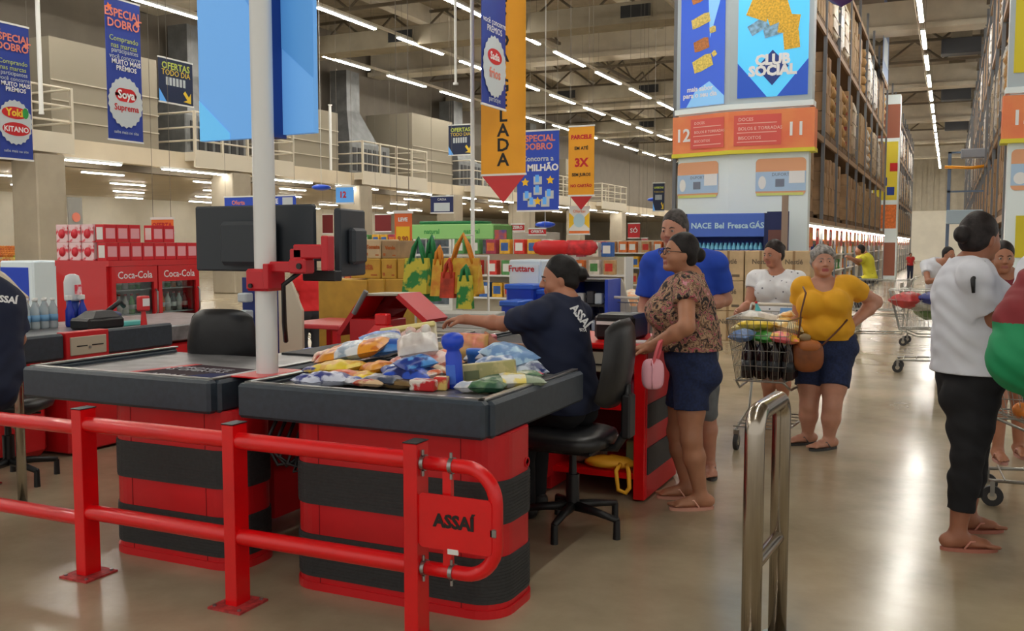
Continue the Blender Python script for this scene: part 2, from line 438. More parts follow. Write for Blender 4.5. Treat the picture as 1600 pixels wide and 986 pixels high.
# long rectangular duct crossing the roof and outlets
DUCTB = M('painted_duct', (150, 140, 120), 0.7, noise=0.08, scale=2)
for i, (Y, z) in enumerate(((27.2, 8.0), (42.0, 8.2), (55, 8.3))):
    t = thing('air_duct', ['nearest beige roof duct above the white tube lights', 'middle beige roof duct with dark outlets', 'far beige roof duct with dark outlets'][i], 'duct', (-12, Y, z))
    part('duct_body', MB().box((-11, 0, 0), (7.4, 0.9, 0.62), DUCTB, 0.02), t)
    for x in (-9, -5, -1, 3): part('outlet', MB().box((x, -0.06, 0.15), (x+0.9, 0, 0.5), BLACK).box((x-.05, -0.03, 0.1), (x+.95, 0, 0.55), DUCTB), t)
for i, (X, Y) in enumerate(((-0.6, 27), (-0.5, 38), (-0.6, 50), (-0.5, 63))):
    solo('air_duct_outlet', MB().box((X, Y, 8.35), (X+1.3, Y+0.6, 8.9), M('dark_outlet', (60, 62, 66), 0.6), 0.02).box((X+.3, Y+.1, 8.9), (X+1, Y+.5, 10.2), DUCTB), ['nearest dark grey air outlet over the aisle', 'second dark air outlet over the aisle', 'third dark air outlet over the aisle', 'farthest dark air outlet over the aisle'][i], 'air outlet', (X, Y, 8.35))
# thin white drop pipes from the roof
for i, (px, Y, z0, z1) in enumerate(((712, 18.6, 5.0, 10.1), (738, 12.4, 1.0, 10.1), (63, 15.5, 4.5, 9.5), (515, 29, 4.15, 6.6))):
    p = AY(px, 130, Y)
    solo('drop_pipe', MB().cyl((p.x, Y, z0), (p.x, Y, z1), 0.03 if i < 2 else 0.05, WHITE, n=10).cyl((p.x, Y, z0), (p.x, Y, z0+0.05), 0.06, WHITE, n=10).cyl((p.x, Y, z1-0.03), (p.x, Y, z1), 0.08, WHITE, n=10),
         ['thin white drop pipe ending in mid air left of the yellow banner', 'long white drop pipe reaching the green fridges', 'white pipe standing at the far left balcony', 'short white pipe on the duct balcony'][i], 'pipe', (p.x, Y, z0))
# ================================================================ CHECKOUTS
def counter_base(t, x0, x1, y0, y1, h, bands=((0.06,0.25),(0.385,0.565))):
    pts = rrect(x0, y0, x1, y1, 0.13, 8)
    part('base', MB().prism(pts, 0.015, h, REDM), t, world=True)
    g = 0.006; q = rrect(x0-g, y0-g, x1+g, y1+g, 0.136, 8)
    for a, b in bands:
        mb = MB(); mb.prism(q, a, b, RUBD)
        z = a + 0.012
        while z < b - 0.01:
            mb.prism(rrect(x0-g-.002, y0-g-.002, x1+g+.002, y1+g+.002, 0.138, 8), z, z+0.006, RUBD); z += 0.014
        part('bumper_band', mb, t, world=True)
    part('plinth', MB().prism(rrect(x0-.01, y0-.01, x1+.01, y1+.01, 0.14, 8), 0.0, 0.035, REDM), t, world=True)
    # thin darker red strips for the seams of the cladding
    mb = MB()
    for x in (x0+0.17, x1-0.17): mb.box((x-0.001, y0-0.0025, 0.03), (x+0.001, y0, h), M('seam_dark_red', (120, 14, 20), 0.6))
    part('seam', mb, t, world=True)
def packing_top(t, x0, x1, y0, y1, yb, xn, left=False):
    """tray x0..x1, y0..y1 and a narrower conveyor x0..xn back to yb"""
    zt, zb = 0.9, 0.745
    out = [(x0, y0), (x1, y0), (x1, y1), (xn, y1), (xn, yb), (x0, yb)]
    yl, yr = (y1, yb) if left else (yb, y1); a0, a1 = (xn, x1) if left else (x0, xn)
    mb = MB()
    # padded bumper rim: front, right, left
    mb.box((x0, y0-.02, zb), (x1, y0+.045, zt), RUB, 0.014); part('bumper_rim', mb, t, world=True)
    part('bumper_rim', MB().box((x1-.045, y0+.03, zb), (x1+.02, yb if left else y1, zt-0.004), RUB, 0.014), t, world=True)
    part('bumper_rim', MB().box((x0-.02, y0+.03, zb), (x0+.045, yl, zt-0.004), RUB, 0.014), t, world=True)
    part('chrome_trim', MB().box((x0+.015, y0+.02, zt-.002), (x1-.015, y0+.046, zt+.006), STEEL, 0.002), t, world=True)
    part('chrome_trim', MB().box((x1-.044, y0+.02, zt-.004), (x1-.012, yr, zt+.006), STEEL, 0.002), t, world=True)
    part('chrome_trim', MB().box((x0+.012, y0+.02, zt-.004), (x0+.044, yl, zt+.006), STEEL, 0.002), t, world=True)
    part('tray', MB().box((x0+.03, y0+.03, zb-.0), (x1-.03, y1, zt-.03), TRAY).box((a0+.03, y1, zb), (a1-.03, yb, zt-.03), TRAY), t, world=True)
    part('conveyor_belt', MB().box((a0+.09, y1+.15, zt-.03), (a1-.08, yb-.1, zt-.018), M('black_belt', (40, 42, 46), 0.6, noise=0.2, scale=30)), t, world=True)
    part('body_side', MB().box((a0+(.04 if left else .26), y0+.55, 0.1), (a1-(.1 if left else .04), yb-.05, zb), REDM), t, world=True)

t = thing('checkout_counter', 'nearest red checkout counter with grey rimmed packing tray heaped with groceries', 'checkout counter', (-2.2, 3.6, 0))
counter_base(t, -2.64, -1.60, 3.345, 3.74, 0.75)
packing_top(t, -2.88, -1.645, 3.32, 4.38, 6.2, -2.15)
mb = MB()
for i in range(5): mb.tube([(-2.80+.03*i, 3.5+.03*i, 0.74), (-2.86+.04*i, 3.47, 0.6-.03*i), (-2.8+.05*i, 3.48, 0.5), (-2.7, 3.5, 0.52+.02*i)], 0.009, BLACK, n=6)
part('cable', mb, t, world=True)
part('round_badge', MB().lathe((-1.597, 3.62, 0.6), [(0.022, 0), (0.022, 0.002), (0.017, 0.002), (0.017, 0)], REDM, ax=(1, 0, 0)), t, world=True)

t2 = thing('checkout_counter', 'red checkout counter left of the white pole with an advert on its empty steel top', 'checkout counter', (-3.6, 3.6, 0))
counter_base(t2, -3.76, -2.955, 3.36, 3.69, 0.75)
packing_top(t2, -4.27, -3.04, 3.32, 4.34, 6.0, -3.66, True)
pn = Panel(t2, (-3.80, 3.40, 0.871), (1, 0.0, 0), (0, 1, 0))
pn.poly([(0, 0), (0.6, 0.0), (0.6, 0.46), (0.12, 0.5)], M('advert_dark_red', (40, 14, 30), 0.7, spec=.1), .003, name='printed_mat')
pn.poly([(0, 0), (0.05, 0), (0.17, 0.5), (0.12, 0.5)], TXTR, 0.005)
pn.poly([(0.36, 0), (0.6, 0.0), (0.6, 0.3), (0.46, 0.24)], M('advert_navy', (14, 24, 80), .7, spec=.1), 0.005)
pn.text('APROVEITE\nAS OFERTAS', 0.30, 0.33, 0.075, M('advert_lettering', (170, 170, 180), .5), 0.006)
pn.text('ASSAÍ', 0.28, 0.11, 0.08, M('advert_lettering'), 0.006)

# white pole between the two counters with its clamp, arm and screens
PX, PY = -2.965, 3.62
t = thing('pole', 'thick white steel pole with a red clamped arm rising between the two front counters', 'pole', (PX, PY, 0))
part('shaft', MB().cyl((PX, PY, 0.9), (PX, PY, 6.2), 0.052, M('white_pole_paint', (226, 230, 230), 0.3, coat=.3), n=32), t, world=True)
part('foot_plate', MB().box((PX-.10, PY-.16, 0.897), (PX+.085, PY+.16, 0.905), RED, 0.004), t, world=True)
REDA = M('arm_red', (196, 30, 42), 0.4)
part('clamp', MB().box((PX-.068, PY-.07, 1.30), (PX+.068, PY+.07, 1.405), REDA, 0.012).cyl((PX-.03, PY-.08, 1.325), (PX-.03, PY-.06, 1.325), 0.011, BLACK), t, world=True)
part('clamp_ear', MB().box((PX+.045, PY-.078, 1.31), (PX+.075, PY+.0, 1.43), REDA, 0.004), t, world=True)
mb = MB(); mb.box((PX+.06, PY-.05, 1.39), (PX+.2, PY+.0, 1.44), REDA, .006); part('lower_arm', mb, t, world=True)
mb = MB(); mb.box((PX+.18, PY-.06, 1.385), (PX+.275, PY+.02, 1.455), REDA, .008).cyl((PX+.245, PY-.068, 1.42), (PX+.245, PY-.055, 1.42), 0.014, BLACK); part('joint', mb, t, world=True)
part('upper_arm', MB().box((PX+.2, PY-.05, 1.455), (PX+.38, PY+.02, 1.52), REDA, .006).box((PX+.18, PY-.05, 1.44), (PX+.25, PY+.02, 1.5), REDA, .006), t, world=True)
part('bracket', MB().box((PX+.36, PY-.055, 1.40), (PX+.4, PY+.0, 1.56), REDA, .005), t, world=True)
part('cable', MB().tube([(PX+.2, PY, 1.39), (PX+.12, PY-.02, 1.33), (PX+.09, PY+.02, 1.15), (PX+.05, PY+.08, 1.05)], 0.012, BLACK, n=6), t, world=True)
# large screen seen from behind
q0 = AY(308, 323, 3.78); q1 = AY(493, 432, 3.78)
t = thing('monitor', 'large dark grey monitor seen from behind, left and right of the white pole', 'monitor', ((q0.x+q1.x)/2, 3.78, 1.38))
part('shell', MB().box((q0.x, 3.76, q1.z+.02), (q1.x, 3.80, q0.z), DGREY, 0.008), t, world=True)
part('rear_housing', MB().box((q0.x+.2, 3.705, q1.z+.05), (q1.x-.2, 3.765, q1.z+.27), DGREY, 0.02), t, world=True)
part('screen', MB().box((q0.x+.01, 3.80, q1.z+.03), (q1.x-.01, 3.803, q0.z-.01), BLACK), t, world=True)
part('bottom_bar', MB().box((PX+.13, 3.73, q1.z-.02), (q1.x+.15, 3.79, q1.z+.03), BLACK, .005), t, world=True)
b0 = AY(505, 326, 3.86); b1 = AY(551, 433, 3.86)
mt = Matrix.Translation((b0.x+.06, 4.0, 0)) @ Matrix.Rotation(R(103), 4, 'Z')
t = thing('monitor', 'dark monitor turned almost edge-on right of the red arm', 'monitor', (b0.x+.1, 3.93, 1.38))
part('shell', MB().box((-.17, -.018, b1.z), (.17, .018, b0.z), DGREY, .008, mt), t, world=True)
part('rear_housing', MB().box((-.09, -.06, b1.z+.06), (.09, -.015, b1.z+.24), DGREY, .015, mt), t, world=True)
part('screen', MB().box((-.16, .018, b1.z+.02), (.16, .02, b0.z-.02), BLACK, 0, mt), t, world=True)
part('mount', MB().box((b0.x-.07, 3.70, 1.44), (b0.x+.05, 3.86, 1.50), BLACK, .008), t, world=True)

# light blue hanging lane sign on the pole
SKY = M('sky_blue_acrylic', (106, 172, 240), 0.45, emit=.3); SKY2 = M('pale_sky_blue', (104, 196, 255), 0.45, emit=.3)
t = thing('hanging_sign', 'light blue two winged lane sign mounted high on the white pole', 'sign', (PX, 3.72, 2.03))
def wing(xa, ya, xb, yb, zb, name):
    mb = MB(); d = Vector((xb-xa, yb-ya, 0)).normalized(); n = Vector((d.y, -d.x, 0))*0.035
    a, b = Vector((xa, ya, 0)), Vector((xb, yb, 0)); z1 = 3.1
    mb.add([a+Vector((0,0,zb)), b+Vector((0,0,zb)), b-n+Vector((0,0,zb)), a-n+Vector((0,0,zb)), a+Vector((0,0,z1)), b+Vector((0,0,z1)), b-n+Vector((0,0,z1)), a-n+Vector((0,0,z1))],
           [(0,3,2,1),(4,5,6,7),(0,1,5,4),(1,2,6,5),(2,3,7,6),(3,0,4,7)], SKY)
    part(name, mb, t, world=True); return Panel(t, (xa, ya, zb), (d.x, d.y, 0))
l0 = AY(313, 221, 3.72); r0 = AY(490, 207, 3.70)
p1 = wing(l0.x, 3.72, PX-.0, 3.70, l0.z, 'left_wing')
p1.poly([(0.0, 0.0), (0.2, 0.0), (0.2, 0.03), (0.0, 0.2)], SKY2)
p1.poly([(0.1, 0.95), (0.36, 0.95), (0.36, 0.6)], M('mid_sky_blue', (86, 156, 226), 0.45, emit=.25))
p2 = wing(PX+.02, 3.715, r0.x, 3.70, r0.z, 'right_wing')
p2.poly([(0.01, 0.42), (0.22, 0.25), (0.22, 1.0), (0.01, 1.0)], M('mid_sky_blue', (72, 146, 214), 0.45))
part('centre_strip', MB().box((PX-.02, 3.64, l0.z-.01), (PX+.045, 3.74, 3.1), M('deep_blue_strip', (20, 56, 140), 0.5)), t, world=True)  # narrow dark blue strip between the two wings

# ---------------------------------------------------------------- red barrier
def post(t, x, y, h=0.775, plate=True):
    o = part('post', MB().box((x-.03, y-.04, 0.008), (x+.03, y+.05, h), RED, .003).box((x-.031, y-.041, h), (x+.031, y+.051, h+.004), BLACK), t, world=True)
    if plate:
        mb = MB().box((x-.08, y-.09, 0), (x+.09, y+.09, 0.009), M('scuffed_red_plate', (196, 62, 62), 0.6, noise=0.25, scale=40))
        for a in (-.06, .07):
            for b in (-.07, .07): mb.cyl((x+a, y+b, .009), (x+a, y+b, .016), .008, STEEL, n=8)
        part('foot_plate', mb, t, world=True)
FY = 3.06
t = thing('barrier', 'red tubular barrier of three posts in front of the nearest counters', 'barrier', (-2.7, FY, 0))
XS = (-3.565, -2.69, -1.815)
for x in XS: post(t, x, FY)
for a, b in ((XS[0], XS[1]), (XS[1], XS[2])):
    for z in (0.705, 0.298): part('rail', MB().cyl((a+.025, FY, z), (b-.025, FY, z), 0.035, RED, n=20), t, world=True)
t = thing('barrier', 'red tubular barrier section running out of the left edge', 'barrier', (-4.6, FY, 0))
for z in (0.685, 0.262): part('rail', MB().cyl((-5.9, FY+.0, z), (-3.597, FY, z), 0.033, RED, n=20), t, world=True)
post(t, -5.93, FY)
t = thing('swing_gate', 'short red loop gate carrying a red plate with black letters', 'gate', (-1.78, FY-.0, 0.25))
loop = [(-1.785, FY, .70)]; xr, rr = -1.475, .125
loop += [(-1.62, FY, .70)]
for i in range(9): a = PI/2 - PI/2*i/8; loop.append((xr-rr+rr*math.cos(a), FY, .70-rr+rr*math.sin(a)))
for i in range(9): a = -PI/2*i/8; loop.append((xr-rr+rr*math.cos(a), FY, .295+rr+rr*math.sin(a)))
loop += [(-1.62, FY, .295), (-1.785, FY, .295)]
part('loop_tube', MB().tube(loop, 0.027, RED, n=16), t, world=True)
part('inner_bar', MB().box((-1.69, FY-.012, .315), (-1.655, FY+.012, .685), RED), t, world=True)
part('plate', MB().prism(rrect(-1.785, .385, -1.478, .592, .02), 0, .006, RED, Matrix(((1,0,0,0),(0,0,-1,FY-.024),(0,1,0,0),(0,0,0,1)))), t, world=True)
pl = Panel(t, (-1.785, FY-.031, .385), (1, 0, 0))
pl.text('ASSAÍ', .152, .108, .068, TXTB, .001, bold=.0028)
part('lock', MB().box((-1.488, FY-.03, .455), (-1.462, FY-.0, .488), STEEL, .004), t, world=True)
part('sticker', MB().box((-1.66, FY-.033, .372), (-1.615, FY-.026, .392), WHITE, .001), t, world=True)
for x in (-1.775, -1.655):
    for z in (.70, .295):
        part('clamp_ring', MB().cyl((x-.008, FY, z), (x+.008, FY, z), .031, STEEL, n=16).cyl((x, FY-.01, z+.03), (x, FY-.01, z+.05), .006, STEEL, n=8).cyl((x, FY-.01, z-.03), (x, FY-.01, z-.05), .006, STEEL, n=8), t, world=True)

# ---------------------------------------------------------------- steel hoops
ANT = M('satin_steel', (176, 168, 156), 0.22, 1.0)
def hoop(a, b, h, r, label, zc=None):
    a = Vector(a); b = Vector(b); t = thing('steel_hoop', label, 'barrier', a)
    d = (b-a).normalized(); rr = .07; up = Vector((0,0,1)); pts = [a, a+up*(h-rr)]
    for i in range(1, 7): an = PI/2*i/6; pts.append(a + up*(h-rr+rr*math.sin(an)) + d*(rr-rr*math.cos(an)))
    for i in range(0, 7): an = PI/2*i/6; pts.append(b + up*(h-rr+rr*math.cos(an)) - d*(rr-rr*math.sin(an)))
    pts.append(b)
    part('bent_tube', MB().tube(pts, r, ANT, n=20), t, world=True)
    for c in (a, b): part('floor_flange', MB().cyl(c, c+up*.008, r*1.7, ANT, n=20), t, world=True)
    if zc: part('cross_bar', MB().cyl(a+up*zc+d*.0, b+up*(zc), r*.7, ANT, n=12), t, world=True)
gA = G(1172, 1060); gB = G(1214, 994)
topz = AY(1182, 652, gA.y).z
hoop((gA.x, gA.y, 0), (gB.x, gB.y, 0), topz+.01, .035, 'brushed steel hoop barrier standing alone in the right foreground', .40)
lA = G(36, 792); hz = AY(20, 553, lA.y).z
hoop((lA.x, lA.y, 0), (lA.x-.62, lA.y+.28, 0), hz, .026, 'steel hoop barrier at the left edge behind the red rail', .46)

# ---------------------------------------------------------------- office chairs
LEA = M('black_leatherette', (34, 35, 38), 0.38, noise=0.1, scale=30, bump=0.1)
def office_chair(loc, rz, label, zb=1.14, cls='office_chair'):
    """faces local +x"""
    t = thing(cls, label, 'chair', loc, rz)
    part('seat', MB().blob((0.02, 0, .50), (.24, .25, .055), LEA, 24, 8, p=.6).box((-.16, -.16, .435), (.2, .16, .46), BLACK, .01), t)
    m = Matrix.Rotation(R(-8), 4, 'Y')
    vs = []; fs = []; NU, NV = 14, 12
    for side in (0, 1):
        for j in range(NV+1):
            v = j/NV
            for i in range(NU+1):
                u = i/NU*2-1
                wd = .225*(1-.25*max(0, v-.45)**1.3*1.6)*(1 - .10*(1-v)**3)
                e = 1 - abs(u)**4; e2 = 1 - abs(v*2-1)**6
                th = .034*math.sqrt(max(0, e*e2)) + .002
                x = -.24 + .05*u*u - .05*math.sin(v*PI)*.4 + (th if side == 0 else -th*.9)
                zz = .68 + (zb-.68)*v - .05*abs(u)**4*(1 if v > .5 else -1)*abs(v*2-1)
                vs.append((x - .05*(v), u*wd, zz))
    n1 = (NU+1)*(NV+1)
    for side in (0, 1):
        for j in range(NV):
            for i in range(NU):
                q = [side*n1+j*(NU+1)+i, side*n1+j*(NU+1)+i+1, side*n1+(j+1)*(NU+1)+i+1, side*n1+(j+1)*(NU+1)+i]
                fs.append(tuple(q if side == 0 else q[::-1]))
    bd = [j for j in range(NU+1)] + [(j)*(NU+1)+NU for j in range(1, NV+1)] + [NV*(NU+1)+NU-i for i in range(1, NU+1)] + [(NV-j)*(NU+1) for j in range(1, NV)]
    for a, b in zip(bd, bd[1:]+bd[:1]): fs.append((b, a, n1+a, n1+b))
    part('backrest', MB().add(vs, fs, LEA, True), t)
    part('back_bracket', MB().tube([(-.05, 0, .45), (-.24, 0, .46), (-.30, 0, .56), (-.30, 0, .80)], [.022,.022,.026,.02], BLACK, n=8).box((-.33, -.05, .52), (-.28, .05, .75), BLACK, .01), t)
    part('height_lever', MB().tube([(0, 0, .44), (.02, -.2, .44)], .008, BLACK, n=6), t)
    part('gas_column', MB().cyl((0, 0, .12), (0, 0, .44), .026, BLACK, r2=.018, n=16).cyl((0, 0, .12), (0, 0, .30), .036, BLACK, n=16), t)
    for k_ in range(5):
        a = 2*PI*k_/5 + .35; c, s_ = math.cos(a), math.sin(a)
        leg = part('leg', MB().tube([(0, 0, .13), (.15*c, .15*s_, .12), (.29*c, .29*s_, .10)], [.03, .022, .017], BLACK, n=8), t)
        part('glide', MB().cyl((.285*c, .285*s_, 0), (.285*c, .285*s_, .10), .02, BLACK, r2=.017, n=10), leg)
    return t
office_chair((-1.79, 4.66, 0), PI, 'black office chair the cashier in navy sits on', 1.14)
office_chair((-4.02, 4.62, 0), PI*.62, 'empty black office chair behind the left counter', 1.14)
office_chair((-5.45, 4.1, 0), PI*.66, 'black office chair at the left edge under a seated cashier', 1.14)
# ================================================================ HANGING BANNERS AND SIGNS
BANB = M('banner_blue', (34, 62, 158), 0.6, noise=0.06, scale=2); BANY = M('banner_yellow', (244, 170, 36), 0.6, noise=0.04, scale=2)
PALE = M('pale_grey_print', (196, 206, 212), 0.6); PEACH = M('salmon_print', (226, 130, 110), 0.6); LIME = M('lime_print', (190, 206, 90), 0.6)
def banner(name, label, cat, o, u, wd, hh, mt, cords=True, top=10.2, th=0.01):
    """panel with its lower left corner at o"""
    t = thing(name, label, cat, o); u = Vector(u).normalized(); n = u.cross(Vector((0,0,1)))
    m = Matrix(((u.x, n.x, 0, 0), (u.y, n.y, 0, 0), (0, 0, 1, 0), (0, 0, 0, 1)))
    part('sheet', MB().box((0, -th, 0), (wd, 0, hh), mt, 0, m), t)
    part('batten', MB().box((-.01, -th-.008, hh-.015), (wd+.01, .008, hh+.015), WHITE, 0, m), t)
    part('batten', MB().box((-.01, -th-.008, -.015), (wd+.01, .008, .015), WHITE, 0, m), t)
    if cords:
        for a in (.03, wd-.03):
            p = u*a; part('cord', MB().cyl((p.x, p.y, hh), (p.x, p.y, top-o[2]), .004, M('cord_grey', (120, 114, 104), .7), n=4), t)
    return t, Panel(t, (0,0,0), u, world=False)
def bottle_cap(p, a, b, r):
    p.ell(a, b, r, r*1.15, PALE, .012, n=44, scal=.07)
X = -14.0
for i, (q0, q1, top, lab) in enumerate((((-2, 249), (52, 249), (-2, 33), 'long blue hanging banner cut by the left edge with yellow and red brand ovals'),
                                   ((170, 217), (224, 224), (168, -6), 'long blue hanging banner second from the left with one red capsule logo'))):
    a = AX(*q0, X); b = AX(*q1, X); wd = b.y - a.y; z0 = (a.z+b.z)/2; hh = AX(*top, X).z - z0
    t, p = banner('hanging_banner', lab, 'banner', (X, a.y, z0), (0, 1, 0), wd, hh, BANB)
    p.text('ESPECIAL\nDOBRO', wd*.5, hh*.86, wd*.26, PEACH, .013, bold=.004)
    p.poly([(wd*.1+math.cos(j*PI/5)*wd*(.1 if j % 2 else .05), hh*.93+math.sin(j*PI/5)*wd*(.1 if j % 2 else .05)) for j in range(10)], ORG, .012)
    p.poly([(wd*.9+math.cos(j*PI/5)*wd*(.1 if j % 2 else .05), hh*.86+math.sin(j*PI/5)*wd*(.1 if j % 2 else .05)) for j in range(10)], PEACH, .012)
    p.text('Comprando\nnas marcas', wd*.5, hh*.695, wd*.17, LIME, .013)
    p.text('participantes\nvocê concorre', wd*.52, hh*.615, wd*.15, PALE, .013)
    p.text('MUITO MAIS\nPRÊMIOS', wd*.55, hh*.535, wd*.15, TXTW, .013, bold=.002)
    bottle_cap(p, wd*.5, hh*.275, wd*.47)
    if i == 0:
        p.ell(wd*.5, hh*.345, wd*.38, hh*.045, TXTR, .015); p.ell(wd*.8, hh*.35, wd*.09, hh*.04, GRN, .0165)
        p.text('Yoki', wd*.48, hh*.345, wd*.26, TXTY, .018, bold=.006)
        p.ell(wd*.52, hh*.225, wd*.4, hh*.05, TXTR, .015); p.text('KITANO', wd*.52, hh*.222, wd*.19, TXTW, .018, bold=.003)
    else:
        p.poly(rrect(wd*.2, hh*.28, wd*.82, hh*.375, .09*wd*2), TXTR, .015, name='emblem'); p.text('Soya', wd*.52, hh*.328, wd*.26, TXTW, .018, bold=.006)
        p.text('Suprema', wd*.52, hh*.235, wd*.2, TXTR, .018, bold=.003)
    p.text('saiba mais no site', wd*.5, hh*.06, wd*.1, PALE, .013)
# dark blue arrow signs
def navy_sign(q0, q1, q2, X, lab, u=(0, 1, 0)):
    f = AX if u[1] else AY
    a = f(*q0, X); b = f(*q1, X); c = f(*q2, X); wd = (b-a).length; z0 = a.z; hh = c.z - z0
    t, p = banner('arrow_sign', lab, 'sign', (a.x, a.y, z0), u, wd, hh, M('night_blue', (24, 40, 74), 0.6))
    p.text('OFERTAS', wd*.5, hh*.83, wd*.2, LIME, .003, bold=.004); p.text('TODO DIA', wd*.5, hh*.68, wd*.17, TXTY, .003)
    for j in range(6): p.rect(wd*(.2+j*.1), hh*.4, wd*(.27+j*.1), hh*.58, PALE, .003)
    p.poly([(wd*.93, hh*.06), (wd*.93, hh*.3), (wd*.87, hh*.2), (wd*.76, hh*.33), (wd*.7, hh*.27), (wd*.82, hh*.13), (wd*.7, hh*.08)], TXTY, .003)
    p.poly([(0, 0), (wd*.22, 0), (0, hh*.3)], M('mid_sky_blue'), .003)
navy_sign((249, 158), (302, 166), (249, 88), -14.5, 'dark blue arrow sign right of the second blue banner')
navy_sign((701, 243), (738, 243), (701, 196), 24, 'small dark blue arrow sign left of the long yellow banner', (1, 0, 0))
navy_sign((1020, 330), (1038, 330), (1020, 286), 26, 'tiny dark blue arrow sign just left of the white tower', (1, 0, 0))
# long yellow banner
Y = 12.9; a = AY(752, 274, Y); b = AY(821, 274, Y); wd = b.x-a.x; hh = 3.3
t, p = banner('hanging_banner', 'long yellow hanging banner with black vertical letters and a red arrow tip', 'banner', (a.x, Y, a.z), (1, 0, 0), wd, hh, BANY)
pitch_ = (AY(786, 228, Y).z - AY(786, 251, Y).z)
for i, ch in enumerate('ADALEG AD SÊM'):
    if ch != ' ': p.text(ch, wd*.5, pitch_*(.98 + i), pitch_*1.22, TXTB, .003, bold=.006, sx=1.05)
p.poly([(0.0, 0), (wd, 0), (wd*.5, -.42)], M('translucent_red', (206, 52, 56), 0.5), -.012, .012, 'arrow_tip')
Xb = -5.95; a = AX(753, 160, Xb); b = AX(790, 174, Xb); wd = b.y-a.y; hh = 3.0
t, p = banner('hanging_banner', 'narrow blue hanging banner in front of the long yellow banner', 'banner', (Xb, a.y, (a.z+b.z)/2), (0, 1, 0), wd, hh, BANB)
bottle_cap(p, wd*.5, .56, wd*.46); p.ell(wd*.5, .70, wd*.3, .11, TXTR, .015); p.text('Sadia', wd*.5, .70, wd*.19, TXTW, .018, bold=.003)
p.text('frios', wd*.5, .46, wd*.26, PEACH, .018, bold=.004); p.text('você concorre\nPRÊMIOS', wd*.5, 1.12, wd*.16, TXTW, .013); p.text('participe', wd*.5, .1, wd*.14, PALE, .013)
# blue prize banner
Y = 15.5; a = AY(808, 330, Y); b = AY(873, 328, Y); wd = b.x-a.x; hh = AY(840, 204, Y).z-a.z
t, p = banner('hanging_banner', 'bright blue prize banner right of the long yellow banner', 'banner', (a.x, Y, a.z), (1, 0, 0), wd, hh, M('prize_blue', (36, 76, 196), 0.55))
p.text('ESPECIAL\nDOBRO', wd*.5, hh*.85, wd*.2, PEACH, .003, bold=.004)
p.text('Concorra a', wd*.5, hh*.65, wd*.16, PALE, .003, bold=.003); p.text('1 MILHÃO', wd*.54, hh*.535, wd*.2, TXTW, .003, bold=.006)
for (x_, y_) in ((.25, .18), (.5, .38), (.78, .2), (.36, .1), (.68, .1), (.5, .25)):
    p.rect(wd*(x_-.1), hh*(y_-.05), wd*(x_+.1), hh*(y_+.05), PALE, .003); p.rect(wd*(x_-.06), hh*(y_-.02), wd*(x_+.03), hh*(y_+.07), M('mid_sky_blue'), .005)
for (x_, y_) in ((.8, .38), (.5, .12), (.2, .36)):
    p.poly([(wd*x_+math.cos(j*PI/5+PI/2)*wd*(.05 if j % 2 else .1), hh*y_+math.sin(j*PI/5+PI/2)*wd*(.05 if j % 2 else .1)) for j in range(10)], YEL, .006)
# small yellow banner
Y = 17.5; a = AY(888, 306, Y); b = AY(928, 306, Y); wd = b.x-a.x; hh = AY(905, 197, Y).z-a.z
t, p = banner('hanging_banner', 'small yellow hanging banner with red lettering and a red arrow tip', 'banner', (a.x, Y, a.z), (1, 0, 0), wd, hh, BANY)
p.text('PARCELE', wd*.5, hh*.84, wd*.2, TXTR, .003, bold=.006); p.text('EM ATÉ', wd*.5, hh*.68, wd*.16, TXTB, .003, bold=.003)
p.text('3X', wd*.5, hh*.47, wd*.42, TXTR, .003, bold=.01); p.text('SEM JUROS', wd*.5, hh*.3, wd*.15, TXTB, .003, bold=.003); p.text('NO CARTÃO', wd*.5, hh*.14, wd*.14, TXTR, .003, bold=.003)
p.poly([(wd*.05, 0), (wd*.95, 0), (wd*.5, -.28)], M('arrow_red', (190, 30, 34), 0.5), -.012, .012, 'arrow_tip')
Y = 17.8; a = AY(889, 366, Y); b = AY(921, 366, Y); wd = b.x-a.x; hh = AY(905, 323, Y).z-a.z
t, p = banner('poster', 'white poster with yellow sun rays under the small yellow banner', 'poster', (a.x, Y, a.z), (1, 0, 0), wd, hh, WHITE)
p.poly([(0, hh*.2), (wd*.4, hh*.5), (0, hh*.8)], YEL, .003); p.poly([(wd, hh*.2), (wd*.6, hh*.5), (wd, hh*.8)], YEL, .003)
p.ell(wd*.5, hh*.5, wd*.28, hh*.25, M('pale_sky_print', (190, 226, 240), .5), .005); p.text('Ofertas', wd*.5, hh*.83, wd*.2, ORG, .004); p.rect(0, 0, wd, hh*.12, ORG, .003)
# blue strips and plates
def flat_sign(q, Y, lab, mt, txt=None, tm=None, name='hanging_sign'):
    x0, y0, x1, y1 = q; a = AY(x0, y1, Y); b = AY(x1, y0, Y); wd = b.x-a.x; hh = b.z-a.z
    t, p = banner(name, lab, 'sign', (a.x, Y, a.z), (1, 0, 0), wd, hh, mt)
    if txt: p.text(txt, wd*.5, hh*.5, min(hh*.6, wd*1.5/max(3, len(txt))), tm or TXTW, .003, bold=.003)
    return t, p, wd, hh
t, p, wd, hh = flat_sign((351, 305, 462, 327), 16, 'long blue sign peeking over the large dark monitor', M('prize_blue'))
p.text('GIGANTE', wd*.6, hh*.55, hh*.55, TXTW, .003, bold=.004); p.rect(wd*.82, hh*.15, wd*.96, hh*.85, PALE, .003); p.text('Oferta', wd*.2, hh*.5, hh*.5, PEACH, .003, bold=.003)
t, p, wd, hh = flat_sign((673, 306, 708, 333), 20, 'small blue and white sign right of the red wall panel', NAVY); p.rect(wd*.15, hh*.1, wd*.85, hh*.6, PALE, .003); p.text('CAIXA', wd*.5, hh*.8, hh*.2, TXTW, .003)
